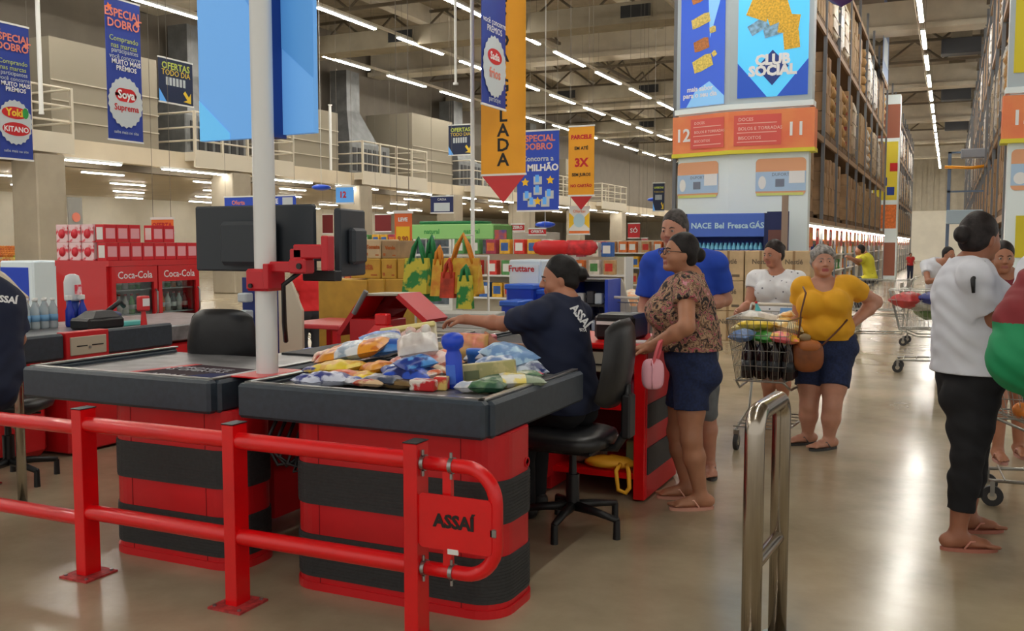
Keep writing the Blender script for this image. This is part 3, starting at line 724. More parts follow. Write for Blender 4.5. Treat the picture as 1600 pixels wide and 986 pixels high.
t, p, wd, hh = flat_sign((525, 291, 552, 318), 14, 'tilted little blue and white sign above the second monitor', M('mid_sky_blue')); p.text('12', wd*.4, hh*.5, hh*.5, TXTR, .003, bold=.006)
for (px, py, Y, lab) in ((502, 293, 18, 'small glossy blue oval disc left of the tilted sign'), (866-14, 351, 19, 'small glossy blue oval disc below the prize banner'), (1022, 312, 30, 'small glossy blue oval disc beside the white tower')):
    c = AY(px, py, Y)
    solo('oval_disc', MB().blob((c.x, c.y, c.z), (.22, .22, .07), M('gloss_blue', (30, 80, 220), .3), 20, 8).cyl((c.x, c.y, c.z+.05), (c.x, c.y, 10.2 if Y < 29 else 10.2), .006, WHITE, n=5), lab, 'sign', (c.x, c.y, c.z))
# edge-on narrow banners by the aisle and a balloon
for (px, y0, y1, X, lab) in ((1386, -10, 112, -2.3, 'grey blue hanging banner seen almost edge on over the aisle'),):
    a = AX(px-7, y1, X); wd = .9
    t, p = banner('hanging_banner', lab, 'banner', (X, a.y, a.z), (0, 1, 0), wd*3.5, 3.2, M('grey_blue_print', (120, 140, 176), .6)); p.rect(.4, .5, 2.6, 1.4, PALE, .003); p.text('11', 1.5, 2.2, .9, NAVY, .003)
c = AY(1315, -6, 17)
solo('balloon', MB().lathe((c.x, c.y, c.z-.16), [(.01, -.02), (.03, 0), (.14, .05), (.27, .16), (.34, .32), (.33, .48), (.22, .62), (.05, .69)], M('purple_balloon', (92, 62, 130), .25), 24).cyl((c.x, c.y, c.z+.5), (c.x, c.y, 10.2), .004, WHITE, n=5), 'purple balloon at the top edge beside the tower', 'balloon', (c.x, c.y, c.z-.18))

# ================================================================ AISLE TOWERS
TW = M('tower_white', (232, 246, 250), 0.35); TG = M('tower_orange', (240, 150, 92), 0.5, noise=0.10, scale=1.2, c2=(232, 110, 80)); TRD = M('tower_red_panel', (222, 92, 84), 0.5)
def tower(x1, ya, wf, ws, side, label, n1, n2, depth=0.1):
    """front face from x1 (aisle side) leftwards; side=-1 bends back on the left, +1 mirrored"""
    t = thing('aisle_tower', label, 'display column', (x1, ya, 0)); s_ = side
    ang = R(18); A = Vector((x1, ya, 0)); B = A + Vector((s_*wf, 0, 0)); Cc = B + Vector((s_*ws*math.cos(ang), ws*math.sin(ang), 0))
    def shell(nm, z0, z1, g, m):
        q = [A+Vector((-s_*g, -g, 0)), B+Vector((0, -g, 0)), Cc+Vector((s_*g, -g*.6, 0)), Cc+Vector((s_*g, depth, 0)), A+Vector((-s_*g, .3, 0))]
        pts = [(v.x, v.y) for v in q]
        if s_ < 0: pts = pts[::-1]
        return part(nm, MB().prism(pts, z0, z1, m), t, world=True)
    shell('column', 0, 7.6, 0, TW); shell('collar', 3.26, 3.98, .10, TG); shell('collar_edge', 3.20, 3.27, .115, M('lime_edge', (222, 214, 60), .5)); shell('upper_frame', 4.02, 4.12, .07, TW)
    shell('upper_casing', 4.12, 7.5, .04, M('frame_grey', (176, 190, 198), .4))
    if s_ < 0: pf = Panel(t, (B.x, B.y, 0), (1, 0, 0)); u2 = (B-Cc).normalized(); ps = Panel(t, (Cc.x, Cc.y, 0), u2)
    else: pf = Panel(t, (A.x, A.y, 0), (1, 0, 0)); u2 = (Cc-B).normalized(); ps = Panel(t, (B.x, B.y, 0), u2)
    return t, pf, ps
t, pf, ps = tower(-2.37, 18, 1.44, 1.12, -1, 'tall white end column with aisle numbers 12 and 11 and snack posters', '11', '12')
W1, W2 = 1.44, 1.12
# front face: blue biscuit poster
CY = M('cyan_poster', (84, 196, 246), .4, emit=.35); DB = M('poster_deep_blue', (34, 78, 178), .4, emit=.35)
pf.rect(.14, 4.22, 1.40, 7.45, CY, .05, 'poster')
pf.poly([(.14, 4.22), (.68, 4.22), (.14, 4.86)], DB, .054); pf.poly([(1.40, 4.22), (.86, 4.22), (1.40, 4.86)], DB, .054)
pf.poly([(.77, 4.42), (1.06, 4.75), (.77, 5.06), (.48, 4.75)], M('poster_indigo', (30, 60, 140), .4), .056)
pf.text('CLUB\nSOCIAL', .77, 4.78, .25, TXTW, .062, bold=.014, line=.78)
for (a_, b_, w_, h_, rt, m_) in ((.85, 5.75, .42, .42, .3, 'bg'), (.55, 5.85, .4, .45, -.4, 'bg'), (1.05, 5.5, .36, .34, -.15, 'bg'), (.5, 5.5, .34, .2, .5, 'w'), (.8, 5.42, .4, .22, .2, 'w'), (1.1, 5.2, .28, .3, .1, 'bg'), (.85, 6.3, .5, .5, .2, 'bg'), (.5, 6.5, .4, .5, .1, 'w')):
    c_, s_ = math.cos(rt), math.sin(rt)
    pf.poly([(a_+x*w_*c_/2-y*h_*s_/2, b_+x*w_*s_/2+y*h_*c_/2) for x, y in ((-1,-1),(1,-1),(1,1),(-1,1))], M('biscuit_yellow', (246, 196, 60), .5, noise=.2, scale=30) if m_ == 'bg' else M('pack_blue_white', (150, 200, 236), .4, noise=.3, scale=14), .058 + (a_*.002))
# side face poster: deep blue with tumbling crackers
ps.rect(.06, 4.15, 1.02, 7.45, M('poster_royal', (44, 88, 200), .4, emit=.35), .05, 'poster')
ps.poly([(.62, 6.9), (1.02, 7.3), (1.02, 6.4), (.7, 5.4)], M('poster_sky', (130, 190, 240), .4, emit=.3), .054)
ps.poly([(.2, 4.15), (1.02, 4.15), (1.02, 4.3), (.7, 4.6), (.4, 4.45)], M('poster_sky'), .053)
for (a_, b_, w_, h_, rt, c3) in ((.5, 6.3, .5, .36, .4, (206, 130, 70)), (.5, 5.75, .42, .2, .3, (240, 216, 120)), (.52, 5.3, .34, .22, .25, (206, 130, 70)), (.55, 4.95, .44, .26, .35, (250, 226, 110)), (.76, 5.55, .14, .12, .2, (240, 216, 120)), (.8, 5.1, .1, .1, .6, (250, 226, 110))):
    c_, s_ = math.cos(rt), math.sin(rt)
    ps.poly([(a_+x*w_*c_/2-y*h_*s_/2, b_+x*w_*s_/2+y*h_*c_/2) for x, y in ((-1,-.8),(-.4,-1),(.9,-1),(1,.7),(.5,1),(-.9,.9))], M('cracker_%d' % c3[0] + str(c3[1]), c3, .5, noise=.2, scale=30), .057 + a_*.002)
ps.text('mais sabor\npara o seu dia', .5, 4.42, .13, TXTW, .06, bold=.004)
# collar: numbers and lists
for P_, W_, num, flip in ((pf, 1.44, '11', 0), (ps, 1.12, '12', 1)):
    x0 = .1 if not flip else .34
    P_.rect(x0, 3.34, x0+(.86 if not flip else .72), 3.90, TRD, .105)
    P_.text(num, 1.22 if not flip else .17, 3.6, .34, TXTW, .112, bold=.008)
    for j, s_ in enumerate(('BISCOITOS', 'BOLOS E TORRADAS', 'DOCES')):
        xx = x0+.06; P_.rect(xx, 3.40+j*.17, xx+(.72 if not flip else .6), 3.415+j*.17, M('list_line', (244, 190, 176), .5), .109)
        P_.text(s_, xx+.02, 3.48+j*.17, .085 if not flip else .07, M('list_lettering', (246, 214, 204), .5), .109, 'LEFT')
# rounded printed windows showing a payment advert
for P_, x0, x1 in ((pf, .5, 1.40), (ps, -.0, .9)):
    P_.poly(rrect(x0, 2.42, x1, 3.1, .08), M('window_peach', (232, 172, 132), .5), .012, name='poster')
    P_.rect(x0+.0, 2.50, x1, 2.86, M('window_ice', (176, 206, 236), .4), .016)
    P_.rect(x0+.02, 2.42, x1-.04, 2.47, M('window_lime', (216, 224, 130), .5), .016)
    P_.text('DUFORT', x0+.45, 2.8, .08, M('grey_lettering', (120, 130, 150), .5), .02); P_.rect(x0+.36, 2.58, x0+.52, 2.72, M('grey_lettering'), .02)
    P_.rect(x1-.3, 2.64, x1-.02, 2.86, TXTW, .02); P_.ell(x0+.12, 2.66, .07, .12, TXTW, .02)
# right hand tower, mostly outside the frame
t, pf, ps = tower(.83, 18, 1.5, 1.1, 1, 'white end column with aisle number 13 cut by the right edge', '13', '14')
pf.rect(.04, 4.35, 1.40, 7.45, M('poster_chartreuse', (216, 200, 40), .5), .05, 'poster'); pf.text('13', .2, 3.6, .34, TXTW, .112, bold=.008)
pf.poly(rrect(.06, 2.42, 1.0, 3.1, .08), M('window_peach'), .012, name='poster'); pf.rect(.06, 2.5, 1.0, 2.86, M('window_ice'), .016); pf.ell(.2, 2.62, .1, .1, TXTW, .02)
pf.rect(.16, 1.3, 1.0, 2.0, M('poster_chartreuse'), .02)
# blue product stand with bottled water in front of the tower
a = AY(1075, 400, 17.2); b = AY(1197, 333, 17.2)
t = thing('display_stand', 'blue topped display stand of bottled goods at the foot of the white tower', 'display', (a.x, 17.2, 0))
x0, x1 = a.x, b.x; zt = b.z
part('back_panel', MB().box((x0, 17.5, 0), (x1, 17.54, zt), BLUE), t, world=True)
part('header', MB().box((x0, 17.1, zt-.42), (x1, 17.5, zt), M('header_blue', (74, 112, 210), .5), .01), t, world=True)
part('post', MB().box((x1-.02, 17.1, 0), (x1+.05, 17.5, zt), NAVY), t, world=True)
part('post', MB().box((x0-.05, 17.1, 0), (x0, 17.5, zt), NAVY), t, world=True)
part('shelf', MB().box((x0, 17.1, 1.28), (x1, 17.5, 1.31), NAVY), t, world=True)
ph = Panel(t, (x0, 17.1, zt-.42), (1, 0, 0))
for j, s_ in enumerate(('NACE', 'Bel', 'Fresca', 'GÁS')): ph.text(s_, .26+j*.33, .2, .14, M('header_lettering', (190, 226, 244), .5), .003, bold=.004)
bp = MB().lathe((0, 0, 0), [(.03, 0), (.035, .02), (.035, .16), (.014, .22), (.014, .24)], M('water_blue', (120, 200, 236), .15), 10).lathe((0,0,0), [(.0355, .06), (.0355, .12)], BLUE, 10).lathe((0,0,.24), [(.016, 0), (.016, .02)], BLUE, 8)
proto = None
for i in range(17):
    for r_ in (0, 1):
        x = x0+.05+i*.078
        if x > x1-.04: continue
        if proto is None: proto = solo('water_bottle', bp, 'light blue water bottle on the blue topped stand', 'bottle', (x, 17.2, 1.31), 'bottles on the blue topped stand', local=True)
        else:
            c = proto.copy(); COL.objects.link(c); c.location = (x, 17.2+r_*.1, 1.31)
solo('promoter_poster', MB().box((x1+.05, 17.0, 0), (x1+.42, 17.06, zt+.02), NAVY).box((x1+.08, 16.99, .9), (x1+.39, 17.0, zt-.3), M('poster_brown', (110, 70, 66), .5)), 'dark blue upright poster right of the blue topped stand', 'poster', (x1+.2, 17.03, 0))
c = AY(1227, 310, 16.6)
solo('sign_post', MB().box((c.x-.05, 16.57, 0), (c.x+.05, 16.63, 2.35), M('sign_post_brown', (150, 130, 116), .5)).box((c.x-.2, 16.4, 0), (c.x+.2, 16.8, .03), BEAM), 'slim grey brown upright sign post in front of the white tower', 'sign', (c.x, 16.6, 0))

# ================================================================ PALLET RACKS
UPR = M('rack_upright', (124, 128, 134), .5, .3); BMR = M('rack_beam', (150, 118, 84), .5)
def rack(x0, x1, y0, y1, face, label):
    """x0..x1 deep, face = x of the aisle side"""
    t = thing('pallet_rack', label, 'rack', ((x0+x1)/2, y0, 0))
    n = max(1, round((y1-y0)/2.7)); st = (y1-y0)/n
    for i in range(n+1):
        y = y0+i*st; mb = MB()
        for x in (x0, (x0+x1)/2, x1): mb.box((x-.035, y-.035, 0), (x+.035, y+.035, 8.6), UPR)
        z = .3; fl = True
        while z < 8.2:
            a, b = (x0, (x0+x1)/2) if fl else ((x0+x1)/2, x0)
            mb.cyl((a, y, z), (b, y, z+.7), .015, UPR, n=4); z += .7; fl = not fl
        part('upright_frame', mb, t, world=True)
    for z in (2.05, 3.78, 6.0, 7.9):
        part('beam_level', MB().box((x0-.02, y0, z-.12), (x0+.03, y1, z), BMR).box((x1-.03, y0, z-.12), (x1+.02, y1, z), BMR).box((x0, y0, z-.03), (x1, y1, z), M('rack_deck', (110, 84, 58), .8)), t, world=True)
    return t
rack(-5.0, -2.5, 18.55, 42, -2.5, 'tall pallet rack on the left side of the aisle behind the white tower')
rack(-5.0, -2.5, 45.5, 72, -2.5, 'second tall pallet rack further down the left side of the aisle')
rack(.84, 3.3, 18.55, 52, .84, 'tall pallet rack on the right side of the aisle')
rack(.84, 3.3, 55, 74, .84, 'far pallet rack on the right side of the aisle')
WRAP = M('wrapped_goods', (214, 200, 172), .35, noise=.3, scale=5, c2=(150, 130, 106)); WRAPW = M('wrapped_white_goods', (234, 230, 222), .3, noise=.25, scale=6); BRN = M('brown_cases', (176, 142, 106), .75, noise=.15, scale=4)
def pallet_load(kind, rd):
    t = thing('pallet_load', 'x', 'pallet'); hh = (1.36, 1.75, 1.45)[0]
    mb = MB()
    for x in (-.5, 0, .42): mb.box((x, -.55, 0), (x+.09, .55, .1), WOOD)
    for i in range(7): mb.box((-.5, -.55+i*.163, .1), (.51, -.55+i*.163+.1, .12), WOOD)
    part('pallet', mb, t)
    mb = MB()
    if kind < 2:
        m = (BRN, CARD)[kind]
        for a in range(3):
            for b in range(3):
                for c in range(4):
                    if c == 3 and rd.random() < .3: continue
                    j = rd.uniform(-.01, .01); mb.box((-.5+a*.335+j, -.55+b*.365, .12+c*.31), (-.5+a*.335+.325+j, -.55+b*.365+.355, .12+c*.31+.3), m)
                    mb.box((-.5+a*.335+j+.02, -.552+b*.365, .12+c*.31+.12), (-.5+a*.335+.3+j, -.551+b*.365, .12+c*.31+.2), M('case_print', (150, 60, 50), .7))
    elif kind < 4:
        m = (WRAP, WRAPW)[kind-2]; h0 = 1.25
        mb.blob((0, 0, .12+h0/2), (.52, .57, h0/2), m, 20, 12, jit=.03, seed=kind, p=.28)
        for c in range(4): mb.box((-.525, -.575, .3+c*.27), (.525, .575, .315+c*.27), CLEAR if False else m)
    else:
        for c in range(5):
            for b in range(4):
                mb.blob((rd.uniform(-.02,.02), -.42+b*.28, .12+.12+c*.22), (.5, .15, .12), (WRAPW, M('sack_ochre', (190, 150, 96), .7, noise=.15, scale=8))[kind-4], 12, 6, jit=.03, seed=b*7+c, p=.5)
    part('goods', mb, t); return t
rd = random.Random(3); PL = [pallet_load(k_, rd) for k_ in range(6)]
used = [False]*6
lvls = ((2.05, 'lowest'), (3.78, 'middle'), (6.0, 'upper'), (7.9, 'top'))
for (xf, s_, ya, yb, nm) in ((-2.5, -1, 18.6, 41.9, 'left'), (-2.5, -1, 45.6, 71, 'far left'), (.84, 1, 18.6, 51.5, 'right'), (.84, 1, 55.2, 73, 'far right')):
    n = max(1, round((yb-ya)/2.7)); 
    for (z, ln) in lvls[:3]:
        y = ya + .6
        while y < yb:
            if rd.random() < .93:
                k_ = rd.choices(range(6), (5, 4, 4, 4, 1, 3) if z > 3 else (8, 7, 1, 0, 0, 0))[0]
                lab = 'loaded pallet on the %s level of the %s rack' % (ln, nm); gr = 'pallets on the %s level of the %s rack' % (ln, nm)
                sc_ = rd.uniform(.9, 1.12) if z > 2.1 else rd.uniform(.88, 1.05)
                if z > 3: sc_ *= 1.25 if z < 5 else 1.15
                loc = (xf + s_*.50, y, z)
                if not used[k_]: used[k_] = True; o = PL[k_]; o.location = loc; o['label'] = lab; o['group'] = gr; o.scale = (1, 1, sc_)
                else: dup(PL[k_], loc, PI*rd.randint(0, 1), lab, gr, (1, 1, sc_))
            y += 1.27
# lit retail shelving below the lowest beam
SHW = M('shelf_white', (238, 234, 224), .4)
goods = [M('goods_%d' % i, c, .5, noise=.15, scale=10) for i, c in enumerate(((226, 60, 50), (242, 190, 60), (240, 130, 60), (236, 230, 220), (60, 110, 190), (200, 160, 110), (90, 160, 90), (180, 60, 90)))]
def shelf_bay(label):
    t = thing('shelf_bay', label, 'shelf')
    part('frame', MB().box((-.5, 0, 0), (-.46, 2.3, 1.95), SHW).box((-.5, 0, 0), (0, .04, 1.95), SHW).box((-.5, 2.26, 0), (0, 2.3, 1.95), SHW).box((-.5, 0, 1.9), (.05, 2.3, 1.95), SHW), t)
    for z in (.12, .5, .88, 1.26, 1.6): part('shelf', MB().box((-.46, .04, z), (0, 2.26, z+.03), SHW), t)
    part('tube', MB().box((-.06, .1, 1.86), (.05, 2.2, 1.9), M('shelf_tube', (255, 248, 236), .5, emit=26)), t)
    p = Panel(t, (.05, 0, 1.62), (0, 1, 0), world=False)
    p.rect(.3, -.14, .85, .24, goods[2], .002, 'price_card'); p.rect(.4, 0, .65, .12, goods[1], .004); p.rect(1.3, -.14, 1.8, .24, goods[0], .002, 'price_card'); p.rect(1.4, .05, 1.6, .18, WHITE, .004)
    return t
pk = [MB().box((-.09, -.07, 0), (.09, .07, .24), g, .008).box((.09, -.05, .05), (.0915, .05, .17), WHITE) for g in goods]
pko = {}
base = None
for j in range(10):
    y = 18.6+j*2.34
    lab = 'white lit shelf bay under the left rack'; gr = 'lit shelf bays under the left rack'
    if base is None: base = shelf_bay(lab); base['group'] = gr; base.location = (-2.5, y, 0)
    else: dup(base, (-2.5, y, 0))
    if j < 5:
        for z in (.15, .53, .91, 1.29):
            for q in range(11):
                if rd.random() < .45: continue
                g = rd.randrange(8); loc = (-2.62, y+.2+q*.19, z)
                if g not in pko: pko[g] = solo('grocery_pack', pk[g], 'small coloured pack on a lit shelf bay', 'package', loc, 'packs on the lit shelf bays', local=True)
                elif sum(1 for _ in pko) and len(COL.objects) < 99999: c = pko[g].copy(); COL.objects.link(c); c.location = loc
for j in range(9): dup(base, (-2.5, 46+j*2.6, 0), label='distant white lit shelf bay past the gap', group='lit shelf bays past the gap')
# end column with yellow price board past the gap
Y = 43.4; a = AY(1380, 436, Y)
t = thing('price_column', 'yellow and white price column standing in the gap of the left rack', 'sign', (-2.7, Y, 0))
part('column', MB().box((-3.1, Y, 0), (-2.05, Y+.8, 7.8), TW), t, world=True)
p = Panel(t, (-3.1, Y, 0), (1, 0, 0))
p.rect(.05, 3.4, 1.0, 5.85, M('price_yellow', (226, 208, 60), .5), .004, 'price_board'); p.rect(.05, 2.2, 1.0, 3.2, goods[2], .004, 'price_board'); p.rect(.0, 6.0, 1.05, 7.4, M('brick_red_board', (150, 90, 70), .6), .004, 'price_board')
for q in ((.2, 5.3), (.7, 4.6), (.3, 4.0), (.6, 3.6)): p.rect(q[0], q[1], q[0]+.3, q[1]+.35, TXTR if q[1] > 4.1 else BLUE, .008)
p.rect(.05, .2, 1.0, 1.6, M('brick_red_board'), .004, 'price_board')
# blue picking frame in the aisle
t = thing('order_lift', 'blue steel lift frame with an orange bar standing in the aisle', 'lift', (.5, 30, 0)); LB_ = M('lift_blue', (104, 124, 152), .4, .3)
for x in (-.12, 1.09): part('mast', MB().box((x, 29.95, 0), (x+.09, 30.05, 4.15), LB_), t, world=True)
part('top_unit', MB().box((.2, 29.9, 3.95), (.92, 30.15, 4.22), M('lift_grey', (150, 156, 166), .4), .03), t, world=True)
for z in (3.0, 4.1): part('rail', MB().box((-.12, 29.95, z), (1.18, 30.02, z+.05), LB_), t, world=True)
part('orange_bar', MB().tube([(-.2, 29.9, 3.72), (.5, 29.9, 3.68), (1.22, 29.9, 3.76)], .045, M('lift_orange', (240, 160, 30), .4)), t, world=True)
part('light_box', MB().box((-.12, 29.85, 2.1), (1.12, 30.1, 2.5), M('pale_light_box', (180, 206, 226), .4), .02), t, world=True)
part('chassis', MB().box((-.12, 29.9, .05), (1.18, 31.0, .5), LB_, .03), t, world=True)
# pile of brown cartons in front of the tower
ct = None
for i in range(4):
    for k_ in range(3):
        for r_ in range(2):
            x = -3.9 + i*.5; z = k_*.475; 
            w_ = .48; loc = (x, 15.0+r_*.5, z)
            if ct is None:
                ct = thing('carton', 'x', 'carton', loc)
                part('box_body', MB().box((0, 0, 0), (w_, .45, .47), M('pale_carton', (206, 180, 142), .8, noise=.1, scale=5), .006), ct)
                part('tape', MB().box((.0, .2, .4705), (w_, .25, .4715), BEIGE).box((w_*.46, -.0015, .0), (w_*.54, 0, .47), M('kraft_tape', (150, 120, 84), .5)), ct)
                p = Panel(ct, (0, -.001, 0), (1, 0, 0), world=False); p.text('Nestlé', .24, .30, .1, M('carton_ink', (110, 96, 80), .7), .001, bold=.003); p.rect(.06, .06, .16, .1, M('carton_ink'), .001); p.rect(.3, .06, .42, .1, M('carton_ink'), .001)
                c = ct
            else: c = dup(ct, loc)
            c['label'] = ('brown carton in the front row of the pile before the tower' if r_ == 0 else 'brown carton in the back row of the pile before the tower'); c['group'] = 'cartons piled before the tower, %s row' % ('front' if r_ == 0 else 'back')
# ================================================================ MIDDLE DISTANCE
# red double door drinks cooler on the left with cartons on top
COKE = M('cooler_red', (206, 26, 34), .35, coat=.3); INNER = M('cooler_inside', (196, 204, 206), .4)
FX, FY0, FY1, FXL, FZ = -8.0, 7.22, 8.57, -8.74, 1.35
t = thing('drinks_cooler', 'red double glass door drinks cooler stacked with cartons on the left', 'refrigerator', (-8.37, 7.9, 0))
part('cabinet', MB().box((FXL, FY0+.002, .001), (FXL+.04, FY1-.002, FZ-.06), COKE).box((FXL+.04, FY0, .001), (FX, FY0+.04, FZ-.06), COKE).box((FXL+.04, FY1-.04, .001), (FX, FY1, FZ-.06), COKE)
     .box((FXL-.005, FY0-.005, FZ-.06), (FX+.045, FY1+.005, FZ), COKE).box((FXL+.04, FY0+.04, .0), (FX, FY1-.04, .14), COKE).box((FXL+.05, FY0+.05, .15), (FXL+.06, FY1-.05, FZ-.07), INNER), t, world=True)
for z in (.45, .75, 1.02): part('shelf', MB().box((FXL+.06, FY0+.05, z), (FX-.05, FY1-.05, z+.012), INNER), t, world=True)
ym = (FY0+FY1)/2
for a, b in ((FY0+.04, ym-.01), (ym+.01, FY1-.04)):
    d_ = part('door', MB().box((FX, a, .15), (FX+.04, a+.05, FZ-.062), COKE).box((FX, b-.05, .15), (FX+.04, b, FZ-.062), COKE).box((FX+.001, a+.05, .15), (FX+.04, b, .2), COKE).box((FX+.001, a+.05, FZ-.08), (FX+.04, b-.05, FZ-.062), COKE).box((FX+.035, a+.05, FZ-.24), (FX+.04, b-.05, FZ-.08), COKE), t, world=True)
    part('glass', MB().box((FX+.01, a+.05, .2), (FX+.014, b-.05, FZ-.24), GLASS), d_, world=True)
    part('door_handle', MB().tube([(FX+.045, b-.03, .75), (FX+.07, b-.03, .78), (FX+.07, b-.03, 1.0), (FX+.045, b-.03, 1.03)], .01, STEEL, n=6), d_, world=True)
    Panel(t, (FX+.041, a+.05, FZ-.24), (0, 1, 0)).text('Coca-Cola', (b-a-.1)/2, .08, .11, TXTW, .002, bold=.001)
rd = random.Random(5)
btl = {}
cans = [('green drinks bottle inside the red cooler', (70, 170, 70)), ('dark cola bottle inside the red cooler', (50, 26, 22)), ('pale drinks bottle inside the red cooler', (206, 214, 210)), ('orange drinks bottle inside the red cooler', (230, 130, 50))]
for i, z in enumerate((.462, .762, 1.032)):
    for j in range(14):
        y = FY0+.11+j*.088
        if abs(y-ym) < .06: continue
        kd = rd.choices(range(4), (4, 2, 4, 1))[0] if z > 1 else rd.choices(range(4), (1, 3, 5, 2))[0]
        if kd not in btl:
            m = M('drink_%d' % kd, cans[kd][1], .15)
            btl[kd] = solo('drinks_bottle', MB().lathe((0,0,0), [(.03,0),(.034,.02),(.034,.13),(.014,.18),(.014,.2)], m, 10).lathe((0,0,.2), [(.016,0),(.016,.018)], TXTR, 8).lathe((0,0,0), [(.035,.05),(.035,.1)], WHITE, 10), cans[kd][0], 'bottle', (FX-.14, y, z), 'bottles inside the red cooler', local=True)
            btl[kd]['group'] = cans[kd][0] + 's'
        else: c = btl[kd].copy(); COL.objects.link(c); c.location = (FX-.14, y, z)
PKW = M('pink_white_carton', (246, 214, 220), .5, noise=.35, scale=14, c2=(226, 60, 80), lo=.42, hi=.5); PKR = M('red_carton', (206, 30, 44), .5)
ca = MB().box((0, 0, 0), (.13, .16, .19), PKR, .004).box((.131, .02, .04), (.1315, .14, .15), M('carton_pink', (236, 170, 180), .5)).box((.02, -.0015, .03), (.11, -.0005, .16), WHITE)
cb = MB().box((0, 0, 0), (.17, .15, .19), PKW, .004).lathe((.085, -.001, .09), [(.05, 0), (.05, .002)], M('strawberry_red', (220, 40, 60), .5), 14, ax=(0, -1, 0)).box((.171, .01, .02), (.1715, .14, .17), WHITE)
pa = pb = None
for lv in range(2):
    for j in range(8):
        if lv == 1 and j in (3,): continue
        loc = (FX-.14, FY0+.02+j*.166, FZ+lv*.192)
        if lv == 1: loc = (loc[0]-.02, loc[1], loc[2])
        if lv == 1 and j > 5: continue
        if pa is None: pa = solo('milk_carton_case', ca, 'red case in the front edge of the stack on the cooler', 'carton', loc, 'red cases along the cooler front', local=True)
        else: c = pa.copy(); COL.objects.link(c); c.location = loc
    for j in range(3):
        loc = (FXL+.01+j*.19, FY0+.01, FZ+lv*.192)
        if pb is None: pb = solo('strawberry_case', cb, 'pink and white strawberry case on the left end of the cooler', 'carton', loc, 'strawberry cases on the cooler', local=True)
        else: c = pb.copy(); COL.objects.link(c); c.location = loc
flat_sign((237, 341, 270, 364), 8.75, 'small orange and yellow offer card above the cooler cartons', ORG, 'OFERTA', TXTR, 'offer_card')

# third checkout on the left: its side faces us
t = thing('checkout_counter', 'third red checkout counter at the left with a cash drawer in its side', 'checkout counter', (-6.1, 5.2, 0))
for nm, a, b, m_ in (('body_side', (-6.75, 4.75, .02), (-5.68, 6.6, .72), REDM), ('tray', (-6.8, 4.6, .74), (-5.65, 6.9, .87), TRAY)):
    part(nm, MB().box(a, b, m_, .01), t, world=True)
part('bumper_rim', MB().box((-5.65, 5.03, .72), (-5.58, 5.68, .9), RUB, .015), t, world=True)
part('bumper_rim', MB().box((-5.65, 4.2, .72), (-5.58, 4.66, .9), RUB, .015).box((-6.8, 4.16, .72), (-5.6, 4.23, .9), RUB, .015), t, world=True)
cdw = part('drawer_housing', MB().box((-5.66, 4.66, .70), (-5.565, 5.03, .905), REDM, .004), t, world=True)
part('cash_drawer', MB().box((-5.57, 4.69, .74), (-5.555, 5.0, .87), BEIGE, .004).box((-5.556, 4.74, .80), (-5.553, 4.83, .808), BLACK).box((-5.556, 4.87, .80), (-5.553, 4.97, .808), BLACK).cyl((-5.556, 4.85, .79), (-5.548, 4.85, .79), .01, STEEL), cdw, world=True)
part('base', MB().box((-6.7, 4.24, .02), (-5.8, 4.7, .72), REDM, .05), t, world=True)
def on(px, py, z): return G(px, py, z)
# things on it
c = on(150, 514, .87)
t = thing('scale', 'black checkout scale and printer on the third counter', 'scale', (c.x, c.y, .87))
part('body', MB().box((-.12, -.15, 0), (.1, .2, .09), BLACK, .02).prism([(-.1, -.1), (.09, -.1), (.09, .16), (-.1, .16)], .09, .14, BLACK, top=[(-.06, -.04), (.05, -.04), (.05, .12), (-.06, .12)]), t)
part('hose', MB().tube([(.0, .1, .12), (.02, .22, .2), (.0, .28, .16)], .02, BLACK), t)
c = on(225, 512, .87)
t = thing('card_terminal', 'red card terminal on a stalk on the third counter', 'card terminal', (c.x, c.y, .87))
part('stalk', MB().cyl((0, 0, 0), (0, 0, .13), .028, RED, r2=.016), t); part('head', MB().box((-.03, -.05, .13), (.03, .05, .25), M('terminal_red', (214, 50, 56), .4), .012), t); part('screen', MB().box((.03, -.035, .17), (.032, .035, .23), TXTW), t)
c = on(205, 508, .87); solo('tissue_box', MB().box((c.x-.06, c.y-.13, .87), (c.x+.05, c.y+.11, .905), M('teal_box', (96, 196, 190), .5), .006), 'flat teal box lying on the third counter', 'box', (c.x, c.y, .87))
c = on(190, 502, .87); solo('pouch', MB().blob((c.x-.1, c.y, .91), (.07, .08, .045), NAVY, 12, 8, jit=.05, seed=3), 'small navy pouch behind the teal box', 'pouch', (c.x, c.y, .87))
wb = MB().lathe((0,0,0), [(.032,0),(.036,.02),(.034,.09),(.036,.15),(.014,.2),(.014,.215)], M('clear_water', (206, 220, 226), .1, trans=.4), 12).lathe((0,0,.215), [(.017,0),(.017,.02)], M('cap_white', (230, 232, 230), .4), 8).lathe((0,0,0), [(.0365,.06),(.0365,.11)], M('pale_label', (120, 170, 210), .5), 12)
w0 = None
for i in range(9):
    for r_ in range(2):
        c = on(30+i*9.5, 490, .87); loc = (-6.35-r_*.09, 4.55+i*.082, .87)
        if w0 is None: w0 = solo('water_bottle', wb, 'clear water bottle in the rows behind the left cashier', 'bottle', loc, 'water bottles on the third counter', local=True)
        else: k_ = w0.copy(); COL.objects.link(k_); k_.location = loc
for i, (y, lab) in enumerate(((5.32, 'left blue spray bottle beside the display tube'), (5.44, 'right blue spray bottle beside the display tube'))):
    solo('spray_bottle', MB().lathe((-6.3, y, .87), [(.03,0),(.036,.02),(.034,.13),(.014,.19),(.012,.22)], M('cobalt_bottle', (24, 50, 170), .25), 12).box((-6.32, y-.03, 1.08), (-6.28, y+.015, 1.12), WHITE, .005), lab, 'bottle', (-6.3, y, .87))
